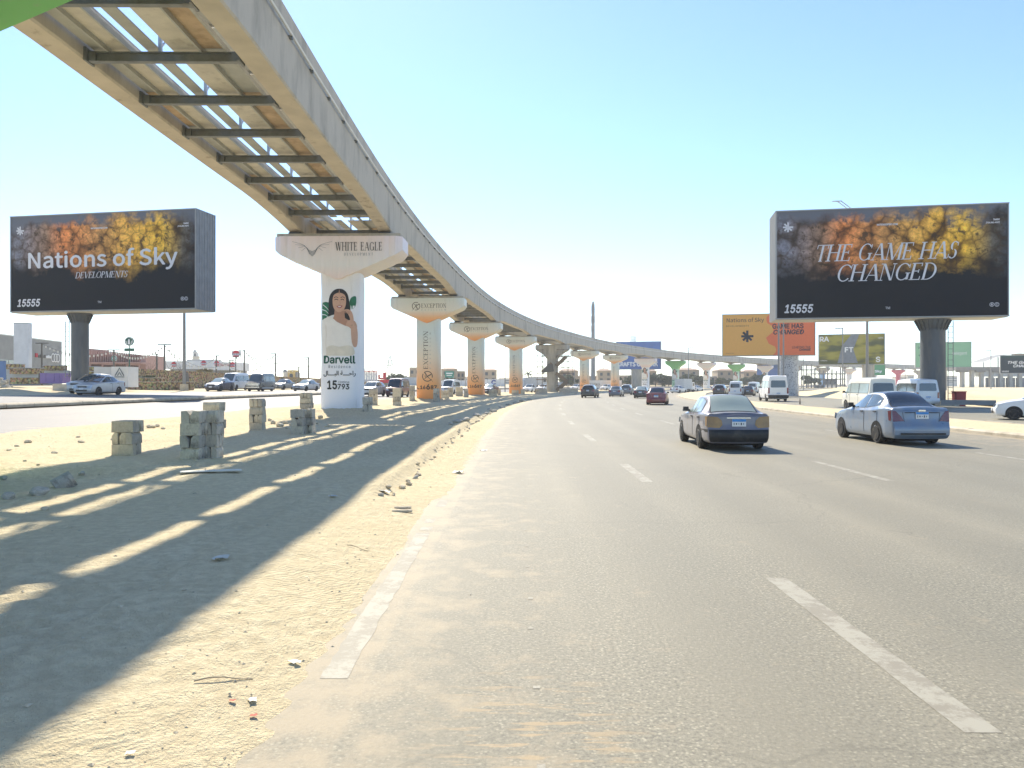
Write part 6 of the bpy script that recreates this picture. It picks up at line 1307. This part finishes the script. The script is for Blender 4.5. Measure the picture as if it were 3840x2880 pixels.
for sx, sy in ((-1, -1), (1, -1), (1, 1), (-1, 1)): mb.bar((b0.x + 3.0 * sx, 420 + 3.0 * sy, b0.z), (p.x, 420, p.z), .18, .18)
for z_, w2 in ((.25, 2.3), (.45, 1.7), (.62, 5.5), (.75, 4.5), (.86, 3.2)): z = b0.z + (p.z - b0.z) * z_; mb.bar((p.x - w2, 420, z), (p.x + w2, 420, z), .15, .15)
for k in range(6): f0, f1 = k / 6.5, (k + 1) / 6.5; mb.bar((p.x - 3 * (1 - f0), 419, b0.z + (p.z - b0.z) * f0), (p.x + 3 * (1 - f1), 419, b0.z + (p.z - b0.z) * f1), .12, .12); mb.bar((p.x + 3 * (1 - f0), 419, b0.z + (p.z - b0.z) * f0), (p.x - 3 * (1 - f1), 419, b0.z + (p.z - b0.z) * f1), .12, .12)
mb.build('lattice', MATS['pole'], t)
def villa(label, x0, x1, top, Y, m='beige', roof=True, floors=2, base=1445):
    t = bt('villa', label, 'house', (x0 + x1) / 2, Y, 'villas beyond the road'); k = Y / F; w2 = (x1 - x0) * k; dp = min(11, w2); pb('wall', m, t, x0, x1, top + 8, base, Y, dp); rf = None
    if roof:
        a_, b_ = P(x0 - 3, top + 8, Y), P(x1 + 3, top + 8, Y); rz_ = 8 * k; mb = MB(); ins = .30 * (b_.x - a_.x); yb = Y + dp
        mb.add([(a_.x, Y - .4, a_.z), (b_.x, Y - .4, a_.z), (b_.x, yb, a_.z), (a_.x, yb, a_.z), (a_.x + ins, Y + dp / 2, a_.z + rz_), (b_.x - ins, Y + dp / 2, a_.z + rz_)], [(0, 1, 5, 4), (1, 2, 5), (2, 3, 4, 5), (3, 0, 4), (3, 2, 1, 0)]); rf = mb.build('roof', MATS['roof_tile'], t)
        pb('chimney', m, rf, x0 + .68 * (x1 - x0), x0 + .76 * (x1 - x0), top - 3, top + 7, Y + dp * .5, .8)
    else: pb('parapet', 'cornice', t, x0 - .6, x1 + .6, top + 5, top + 8, Y - .1, dp + .2)
    nw = max(2, int(w2 / 3.2)); hgt = base - 12 - (top + 8)
    for fl in range(floors):
        for q in range(nw):
            cx = x0 + (x1 - x0) * (q + .5) / nw; y = top + 8 + hgt * (fl + .35) / floors; ww = min(.5 / k, (x1 - x0) / nw * .26); wn = pb('window', 'window_dark', t, cx - ww, cx + ww, y, y + 1.3 / k * .9, Y - .03, .1); pb('sill', 'cornice', wn, cx - ww * 1.3, cx + ww * 1.3, y + 1.3 / k * .92, y + 1.3 / k * .92 + .15 / k, Y - .15, .2)
for a in (('beige house with flat parapet left of the first orange column', 1535, 1575, 1372, 280, 'beige', False), ('wide beige house with green glass signboard right of the first orange column', 1655, 1712, 1376, 270, 'beige2', True), ('beige wing joined to the house with the green signboard', 1713, 1742, 1386, 275, 'beige', False), ('beige house with stepped roof right of the second orange column', 1812, 1862, 1380, 285, 'beige2', True), ('low pale villa row behind the third orange column', 1985, 2060, 1408, 270, 'beige2', False), ('beige villa behind the scaffolding', 2100, 2168, 1382, 300, 'beige', True), ('beige villa between the two orange piers past the scaffolding', 2242, 2295, 1382, 300, 'beige2', True), ('beige villa behind the end of the blue billboard', 2425, 2462, 1384, 310, 'beige', True), ('beige villa right of the first green portrait pier', 2542, 2622, 1379, 320, 'beige2', True), ('beige villa between white and second green portrait piers', 2692, 2778, 1381, 330, 'beige', True), ('beige villa right of the second green portrait pier', 2790, 2845, 1385, 335, 'beige2', True), ('low beige villa wing above the bushes', 2464, 2540, 1404, 325, 'beige', False), ('long low beige house behind white hoarding', 2296, 2424, 1402, 315, 'beige', False), ('low house between two villas', 2624, 2690, 1406, 332, 'beige2', False), ('low house right of the orange pier', 2168, 2241, 1404, 310, 'beige', False)): villa(*a)
t = bt('signboard', 'green glass signboard on the wide beige house', 'sign', 1697, 268); pb('panel', 'teal', t, 1668, 1702, 1392, 1418, 268, .3); pb('word', 'print_white', t, 1673, 1697, 1398, 1402, 267.9, .15); pb('word', 'print_white', t, 1675, 1694, 1406, 1409, 267.9, .15)
for x0, x1, y0, y1, Y, m, lb in ((1516, 1566, 1415, 1448, 210, 'hoard_grey', 'grey site hoarding left of the first orange column'), (1652, 1762, 1426, 1458, 215, 'white_wall', 'white site hoarding right of the first orange column'), (1812, 1893, 1422, 1458, 220, 'white_wall', 'white hoarding with blue emblem right of the second orange column'), (1968, 2112, 1432, 1460, 235, 'hoard_grey', 'low grey site fence around the scaffolded pier')):
    t = bt('site_hoarding', lb, 'hoarding', (x0 + x1) / 2, Y, 'site hoardings'); n = max(3, int((x1 - x0) / 14))
    for k in range(n): pb('panel', m, t, x0 + (x1 - x0) * k / n + .3, x0 + (x1 - x0) * (k + 1) / n - .3, y0 + random.uniform(-.6, .6), y1, Y, .12)
    if 'emblem' in lb: p = P(1852, 1434, Y - .02); decal(ring(0, 0, .35, .75, 18, 30, 330), lambda u, v: (p.x + u, p.y, p.z + v)).build('emblem', MATS['sign_blue'], t)
t = bt('site_hoarding', 'long white hoarding lettered VASKO', 'hoarding', 2270, 205, 'site hoardings')
for k in range(6): pb('panel', 'white_wall', t, 2208 + 20.6 * k + .2, 2208 + 20.6 * (k + 1) - .2, 1426, 1462, 205, .12)
a_, b_ = P(2212, 1446, 204.97), P(2249, 1437, 204.97); decal(fit(serif('VASKO', heavy=1.2), a_.x, b_.x, a_.z, b_.z), lambda u, v: (u, 204.95, v)).build('lettering', MATS['print_dark'], t)
# telecom mast, roof lattice, scaffolding round the bare pier
t = bt('telecom_mast', 'tall telecom mast with panel antennas behind the monorail', 'mast', 2224, 245); p, q = P(2224, 1412, 245), P(2224, 1140, 245); MB().tube([(p.x, 245, 0), (p.x, 245, q.z)], .72, 12, r2=.5).build('pole', MATS['pole'], t, 50)
for dx, y0, y1 in ((-4.5, 1146, 1178), (4.5, 1150, 1182), (-2, 1132, 1150), (2.5, 1130, 1146), (-5, 1185, 1212), (5, 1186, 1210), (0, 1158, 1176), (-5, 1222, 1246), (4, 1190, 1205)): pb('antenna', 'pole', t, 2224 + dx - 1.9, 2224 + dx + 1.9, y0, y1, 244.2 + random.uniform(-.4, .6), .35)
for y in (1160, 1196, 1232): pb('antenna_ring', 'pole', t, 2218, 2230, y, y + 2, 244.6, 1.2)
t = bt('roof_lattice', 'white lattice screen rising above the blue billboard', 'lattice', 2374, 300); mb = MB()
for k in range(5): a_ = P(2365 + 4.7 * k, 1262, 300); b_ = P(2365 + 4.7 * k, 1300, 300); mb.bar(a_, b_, .2, .2)
for k in range(6): a_ = P(2364, 1262 + 5 * k, 300); b_ = P(2385, 1262 + 5 * k, 300); mb.bar(a_, b_, .2, .2)
mb.build('screen', MATS['white_wall'], t); p = P(2374, 1440, 300); MB().tube([(p.x, 300, 0), (p.x, 300, P(0, 1290, 300).z)], .8, 8).build('mast', MATS['white_wall'], t)
sx, sy, _ = gat(pier_s(7), 0); t = thing('scaffolding', 'rusty steel scaffolding with planks and stairs around the bare pier', 'scaffolding', (sx, sy, .3), RAIL.hdg(pier_s(7)), None)
xs_ = [-2.6, -1.5, 1.4, 2.5, 3.6]; ys_ = [-1.9, 1.9]; zs_ = np.arange(0, 8.2, 1.15)
for x in xs_:
    for y in ys_: MB().tube([(x, y, -.2), (x + random.uniform(-.06, .06), y, 7.9)], .04, 5).build('standard', MATS['scaffold'], t)
for z in zs_[1:]:
    for y in ys_:
        for xa, xb in ((-2.8, -1.3), (1.2, 3.8)): MB().tube([(xa, y, z), (xb, y, z)], .035, 5).build('ledger', MATS['scaffold'], t)
    for x in xs_: MB().tube([(x, -2.0, z + .06), (x, 2.0, z + .06)], .035, 5).build('transom', MATS['scaffold'], t)
for z, xa, xb in ((6.9, -2.9, -1.1), (6.7, 1.1, 3.9), (3.6, 1.1, 3.8), (2.3, -2.8, -1.2), (4.9, -2.8, -1.2)): MB().box(((xa + xb) / 2, -1.5, z), (xb - xa, .9, .12)).build('platform', MATS['plank'], t)
for (xa, za, xb, zb_) in ((1.2, 4.9, 3.2, 6.7), (1.2, 3.5, 3.4, 1.9), (3.4, 1.9, 1.3, .2), (-1.6, 3.7, .4, 5.4)): MB().bar((xa, -2.05, za), (xb, -2.05, zb_), .7, .10, up=(0, 1, 0)).build('stair', MATS['plank'], t)
MB().add([(-1.6, -2.1, 3.6), (.8, -2.1, 3.9), (.6, -2.15, 5.2), (-.4, -2.1, 5.4)], [(0, 1, 2, 3)]).bar((-1.6, -2.1, 3.6), (.8, -2.1, 3.9), .05, .05).build('netting', MATS['pole_dark'], t)
def jersey(px, py, label):
    p = GS(px, py); t = MB().prism([(-.3, 0), (.3, 0), (.28, .1), (.12, .35), (.08, .85), (-.08, .85), (-.12, .35), (-.28, .1)], -1.0, 1.0).mesh('concrete_barrier', MATS['kerb']); o = link('concrete_barrier', t, None, (p.x, p.y, sandz(p.x, p.y) - .02), R(60)); tag(o, label, 'barrier', 'barriers by the scaffolded pier')
jersey(2118, 1476, 'concrete barrier right of the scaffolding'); jersey(2148, 1474, 'concrete barrier farther right of the scaffolding'); jersey(2030, 1477, 'concrete barrier at the foot of the scaffolded pier')
# lamp posts of the road
for px, y0, Y, r, arms, lb in ((2582, 1305, 190, .14, ((2581, 2602, 1304),), 'slim road lamp post between the portrait piers'), (3013, 1340, 200, .13, (), 'slim road lamp post beside the unfinished building'), (3160, 1232, 122, .12, ((3132, 3161, 1231),), 'lamp post with arm in front of the meadow billboard'), (2920, 1190, 95, .15, (), 'left one of two slim posts rising behind the dark billboard'), (2938, 1190, 99, .13, (), 'right one of two slim posts rising behind the dark billboard'), (3252, 1180, 82, .19, (), 'thick grey post rising behind the middle of the dark billboard'), (3478, 1282, 210, .12, ((3455, 3479, 1281),), 'lamp post above the pale green billboard'), (3716, 1315, 200, .13, ((3696, 3717, 1314),), 'lamp post by the station'), (2174, 1254, 230, .12, ((2160, 2175, 1256),), 'lamp post head seen above the monorail beam'), (3395, 1375, 260, .12, ((3395, 3407, 1376),), 'small far lamp post beside the red pier'), (1894, 1300, 140, .11, (), 'slim post between second and third orange columns'), (1745, 1398, 200, .1, ((1735, 1746, 1399),), 'short lamp post right of the green signboard'), (1466, 1369, 170, .09, ((1452, 1467, 1370),), 'slim lamp post behind the maroon minibus'), (2155, 1380, 190, .1, (), 'slim pole right of the scaffolding')): sign_pole('road_lamp', lb, px, y0, 1455, Y, r, 'pole', arms=arms, group='lamp posts along the road')
# unfinished frame building and the station
t = bt('unfinished_building', 'unfinished grey concrete frame building behind the piers', 'building', 3080, 330); Y = 330
for y in (1400, 1420, 1442): pb('floor_slab', 'concrete_raw', t, 3052, 3172, y, y + 3.4, Y, 9)
for k in range(8): pb('concrete_column', 'concrete_raw', t, 3055 + 16 * k, 3058.4 + 16 * k, 1378 + 6 * (k % 3), 1462, Y + .5, .5)
pb('infill_wall', 'concrete_raw', t, 3090, 3140, 1423.8, 1441.6, Y + 1, .3); pb('infill_wall', 'concrete_raw', t, 3056, 3092, 1445.8, 1462, Y + 1, .3); pb('upper_frame', 'concrete_raw', t, 3003, 3056, 1385, 1389, Y, 3)
for k in range(3): pb('concrete_column', 'concrete_raw', t, 3006 + 18 * k, 3009 + 18 * k, 1366, 1462, Y + .5, .5)
t = bt('monorail_station', 'elevated grey monorail station with arched roof on thick columns', 'station', 3730, 330); Y = 330
pb('platform', 'concrete_raw', t, 3585, 3960, 1376, 1389, Y, 10); pb('concourse', 'hoard_grey', t, 3690, 3960, 1389.4, 1412, Y + 2, 8)
for k in range(9): pb('column', 'concrete_old', t, 3606 + 36 * k, 3618 + 36 * k, 1389.2, 1462, Y + 1, 1.5)
for k in range(6): pb('cross_head', 'concrete_raw', t, 3598 + 62 * k, 3634 + 62 * k, 1389.2, 1396, Y + .6, 3)
a_ = P(3690, 1362, Y); b_ = P(3960, 1362, Y); pts = []
for i in range(13):
    f = i / 12
    for yy_ in (Y, Y + 10): pts.append((a_.x + (b_.x - a_.x) * f, yy_, a_.z + 4.2 * math.sin(math.pi * (.04 + f * .92))))
MB().grid(pts, 13, 2).build('arched_roof', MATS['pole'], t, 40)
for k in range(6): f = k / 5; x = a_.x + (b_.x - a_.x) * f; MB().bar((x, Y + .2, P(0, 1376, Y).z), (x, Y + .2, a_.z + 4.2 * math.sin(math.pi * (.04 + f * .92)) - .1), .35, .35).build('roof_post', MATS['pole'], t)
for k in range(14): pb('glazing_panel', 'pole', t, 3696 + 19 * k, 3712 + 19 * k, 1416, 1455, Y + 3, .2)
# far pale blocks on the skyline
for k, (x0, x1, y0, Y) in enumerate(((3370, 3400, 1415, 520), (3402, 3428, 1408, 540), (3300, 3330, 1420, 520), (3460, 3520, 1418, 560), (3540, 3590, 1412, 560), (2860, 2930, 1416, 430), (2930, 2990, 1421, 450), (1580, 1650, 1412, 430), (1745, 1810, 1415, 430), (1870, 1960, 1420, 430), (1450, 1530, 1414, 440), (1200, 1290, 1418, 420))): t = bt('far_block', 'far hazy building block, ' + ('beyond the red pier' if x0 > 3300 else 'behind the bushes and piers' if x0 > 2500 else 'between the orange columns'), 'building', x0, Y, 'far blocks ' + ('right' if x0 > 3300 else 'middle' if x0 > 2500 else 'left')); pb('wall', 'cornice', t, x0, x1, y0, 1450, Y, 9); pb('parapet', 'beige2', t, x0 - .5, x1 + .5, y0 - 2, y0, Y - .1, 9.2); [pb('window_band', 'window_dark', t, x0 + 3, x1 - 3, y0 + 5 + 9 * q, y0 + 8 + 9 * q, Y - .05, .1) for q in range(2)]
# bin, kerb slab and sand banks on the right
p = P(3596, 1503, 62); t = thing('rubbish_bin', 'dark red rubbish bin beside the billboard post', 'bin', (p.x, 62, terrain(p.x, 62) - .02)); MB().box((0, 0, .5), (.72, .6, 1.15), taper=1.1).build('body', MATS['bin_red'], t); MB().box((0, 0, 1.1), (.86, .74, .06)).build('lid', MATS['bin_red'], t)
a_, b_ = P(3530, 1524, 58), P(3735, 1524, 56); tag(MB().bar((a_.x, a_.y, .38), (b_.x, b_.y, .38), .5, .36).build('concrete_slab', MATS['pole']), 'grey concrete slab lying at the foot of the right billboard', 'slab')
def bank(label, s0, s1, o0, o1, h, seed):
    ss = np.linspace(s0, s1, 60); oo = np.linspace(o0, o1, 14); pts = []
    for s in ss:
        for o_ in oo: u = math.sin(math.pi * (s - s0) / (s1 - s0)) ** .5 * math.sin(math.pi * (o_ - o0) / (o1 - o0)); x, y, _ = at(s, o_); n_ = float(vnoise(np.array([x * .4]), np.array([y * .4]), seed)[0] + .5 * vnoise(np.array([x * 1.3]), np.array([y * 1.3]), seed + 1)[0]); pts.append((x, y, zo(o_) - .1 + h * u * (1 + .7 * n_)))
    mb = MB().grid(pts, 60, 14); mb.f = [f[::-1] for f in mb.f]; tag(mb.build('sand_bank', SAND, None, 60), kind='structure')
bank('', S0 + 72, S0 + 150, 43.5, 56, 1.0, 21); bank('', S0 + 45, S0 + 70, 46, 60, .8, 31); bank('', S0 + 30, S0 + 80, -52, -30, .4, 41)
p = P(3000, 1508, 65); tag(MB().box((0, 0, 0), (.18, .18, .01)).lathe([(.07, 0), (.05, .25), (.02, .55)], 8).build('marker_stub', MATS['plank']), 'small rusty stub standing on the road island', 'stub').location = (p.x, p.y, terrain(p.x, p.y) + .04)
# vegetation
mat('leaf_a', (.075, .10, .035), .7, var=.35, vs=2); mat('leaf_b', (.055, .08, .03), .7, var=.35, vs=2); mat('leaf_dry', (.22, .19, .08), .8, var=.3, vs=2); mat('bark', (.16, .115, .075), .9, var=.2)
def crown_mesh(seed, n, rx, rz, m, leaf=.28, holes=.35):
    r = random.Random(seed); mb = MB(); cl = [(r.uniform(-.6, .6) * rx, r.uniform(-.6, .6) * rx, r.uniform(-.55, .55) * rz, r.uniform(.25, .5)) for _ in range(13)]
    for _ in range(n):
        c_ = r.choice(cl); v = Vector((r.gauss(0, 1), r.gauss(0, 1), r.gauss(0, 1))).normalized() * (r.random() ** .45); p = Vector((c_[0] + v.x * c_[3] * rx, c_[1] + v.y * c_[3] * rx, c_[2] + v.z * c_[3] * rz * 1.1)); s = leaf * r.uniform(.5, 1.2)
        a_ = Vector((r.uniform(-1, 1), r.uniform(-1, 1), r.uniform(-.6, .6))).normalized() * s; b_ = a_.cross(Vector((r.uniform(-1, 1), r.uniform(-1, 1), r.uniform(-1, 1)))).normalized() * s * .6; mb.add([p - a_, p - b_, p + a_, p + b_], [(0, 1, 2, 3)])
    return mb.mesh('crown', m)
CR = [crown_mesh(1, 1500, 2.2, 1.7, MATS['leaf_a']), crown_mesh(2, 1500, 2.5, 1.6, MATS['leaf_b']), crown_mesh(3, 1300, 1.8, 2.0, MATS['leaf_a']), crown_mesh(4, 900, 1.6, 1.2, MATS['leaf_dry'], .2)]
def trunk_mesh():
    mb = MB().tube([(0, 0, -.3), (.05, 0, 1), (0, .08, 2.0)], .16, 7, r2=.09)
    for k in range(5): a_ = 1.26 * k; mb.tube([(.02, .02, 1.1 + .15 * k), (.7 * math.cos(a_), .7 * math.sin(a_), 2.1 + .15 * k), (1.1 * math.cos(a_), 1.1 * math.sin(a_), 2.8 + .1 * k)], .07, 5, r2=.02)
    return mb.mesh('trunk', MATS['bark'], 50)
TR = trunk_mesh()
def tree(px, top, Y, k, label, group='trees in front of the villas', sc_=None):
    p = P(px, top, Y); zg = max(terrain(p.x, Y), 0) * 0; t = thing('leafy_tree', label, 'tree', (p.x, Y, zg), random.uniform(0, 6), group); H = p.z - zg; s = sc_ or H / 4.4; t.scale = (s * random.uniform(1.0, 1.3), s * 1.1, H / 4.4); link('trunk', TR, t); link('crown', CR[k], t, (0, 0, 2.75))
for px, top, Y, k in ((2350, 1412, 292, 1), (2372, 1406, 290, 0), (2395, 1414, 290, 2), (2436, 1402, 285, 0), (2458, 1396, 285, 1), (2482, 1402, 287, 2), (2508, 1406, 290, 0), (2560, 1406, 290, 1), (2586, 1398, 290, 0), (2610, 1400, 293, 1), (2634, 1410, 295, 2), (2655, 1418, 295, 1)): tree(px, top, Y, k, 'dark bushy tree in the row between blue billboard and white portrait pier')
for px, top, Y, k in ((2700, 1414, 300, 0), (2735, 1418, 300, 1), (2790, 1412, 305, 0), (2825, 1406, 305, 1), (2850, 1402, 305, 0), (2875, 1408, 308, 2), (3030, 1404, 300, 0), (3052, 1412, 300, 1)): tree(px, top, Y, k, 'bushy tree near the second green portrait pier and speckled post', 'trees by the speckled post')
for px, top, Y, k in ((2125, 1402, 260, 0), (2142, 1408, 262, 1), (2318, 1410, 262, 2)): tree(px, top, Y, k, 'bushy tree beside an orange pier past the scaffolding', 'trees by the orange piers')
for px, top, Y, k in ((1478, 1398, 230, 0), (1500, 1400, 232, 1), (1458, 1408, 230, 0), (1680, 1410, 225, 1)): tree(px, top, Y, k, 'round dark tree between the white column and the second orange column', 'trees between the columns')
for px, top, Y in ((572, 1345, 112), (640, 1352, 118), (675, 1350, 118), (780, 1384, 130), (830, 1386, 135)):                     # bare thin trees by the restaurant
    p = P(px, top, Y); r = random.Random(int(px)); zg = terrain(p.x, Y); t = thing('bare_tree', 'thin bare tree on the terrace before the restaurant', 'tree', (p.x, Y, zg + .8), 0, 'bare trees by the restaurant'); H = p.z - zg - .8; MB().tube([(0, 0, -.8), (.05, 0, H * .5)], .06, 5, r2=.04).build('trunk', MATS['bark'], t); mb = MB()
    for k in range(16): a_ = r.uniform(0, 6.3); h0 = H * r.uniform(.25, .6); l = H * r.uniform(.3, .5); mb.tube([(0, 0, h0), (.35 * l * math.cos(a_), .35 * l * math.sin(a_), h0 + .5 * l), (.6 * l * math.cos(a_ + .3), .6 * l * math.sin(a_ + .3), min(H, h0 + l))], .02, 4, r2=.008)
    mb.build('crown', MATS['bark'], t)
def palm(px, top, Y, label):
    p = P(px, top, Y); t = thing('palm_tree', label, 'palm', (p.x, Y, 0), 0, 'palms'); MB().tube([(0, 0, -.3), (.1, 0, p.z * .5), (0, 0, p.z - .6)], .22, 7, r2=.15).build('trunk', MATS['bark'], t, 50); mb = MB(); r = random.Random(2)
    for k in range(18):
        a_ = 2 * math.pi * k / 18 + r.uniform(-.1, .1); el = r.uniform(-.2, 1.1); pr = None
        for i in range(7):
            u = i / 6; rr_ = 2.6 * u; q = Vector((rr_ * math.cos(a_) * math.cos(el * .6), rr_ * math.sin(a_) * math.cos(el * .6), p.z - .6 + rr_ * math.sin(el) - 1.5 * u * u)); s_ = Vector((-math.sin(a_), math.cos(a_), 0)) * .24 * (1 - u * .8) + Vector((0, 0, -.12))
            if pr: mb.add([pr[0], q, q + s_, pr[0] + pr[1]], [(0, 1, 2, 3)]); mb.add([pr[0], q, q - s_ + Vector((0, 0, -.24)), pr[0] - pr[1] + Vector((0, 0, -.24))], [(0, 1, 2, 3)])
            pr = (q, s_)
    mb.build('crown', MATS['leaf_a'], t)
palm(1981, 1393, 250, 'palm tree right of the third orange column'); palm(2254, 1381, 330, 'palm crown above the villa between the orange piers')
def shrubs(label, pts, m):
    for px, py, Y, s in pts: p = P(px, py, Y); t = thing('low_shrub', label, 'shrub', (p.x, Y, p.z), random.uniform(0, 6), 'low shrubs'); c_ = link('foliage', CR[m], t, (0, 0, .3 * s)); c_.scale = (s, s, s * .6)
shrubs('low dry shrub growing on the gabion planter', [(500, 1418, 91, .35), (530, 1420, 91, .3), (560, 1418, 91, .3), (490, 1405, 92, .4)], 0); shrubs('sandy dry brush clump before the restaurant', [(765, 1392, 120, .5), (785, 1394, 120, .4), (750, 1394, 120, .4)], 3)
t = bt('rubble_heap', 'heap of grey broken stone at the foot of the gabion steps', 'rubble', 20, 74); r = random.Random(4)
for k in range(40): p = P(r.gauss(14, 14), 1436, 74 + r.uniform(-1, 1)); z = terrain(p.x, p.y); h = max(0, 1.0 - abs(p.x - P(14, 0, 74).x) * .9); o = link('broken_stone', RK[k % 6], t, (p.x - t.location.x, p.y - t.location.y, z + r.uniform(0, h) + .1 - t.location.z)); s = r.uniform(.10, .24); o.scale = (s * 1.3, s, s * .8); o.rotation_euler = (r.uniform(0, 3), r.uniform(0, 3), 0); fixed(o, [MATS['rubble_grey']])

# ------------------------------------------------------------- haze
hz = MB().box((60, 330, 22), (1100, 760, 47.5)); ho = link('haze', hz.mesh('haze', []), None); tag(ho, kind='stuff'); hm = bpy.data.materials.new('haze'); hm.use_nodes = True; hn = hm.node_tree; hn.nodes.clear()
out = hn.nodes.new('ShaderNodeOutputMaterial'); pv = hn.nodes.new('ShaderNodeVolumePrincipled'); pv.inputs['Color'].default_value = (.93, .95, .97, 1); pv.inputs['Density'].default_value = HAZE; pv.inputs['Anisotropy'].default_value = .3; hn.links.new(pv.outputs[0], out.inputs[1]); ho.data.materials.append(hm)
for o in bpy.data.objects:
    if '_org' in o: del o['_org']
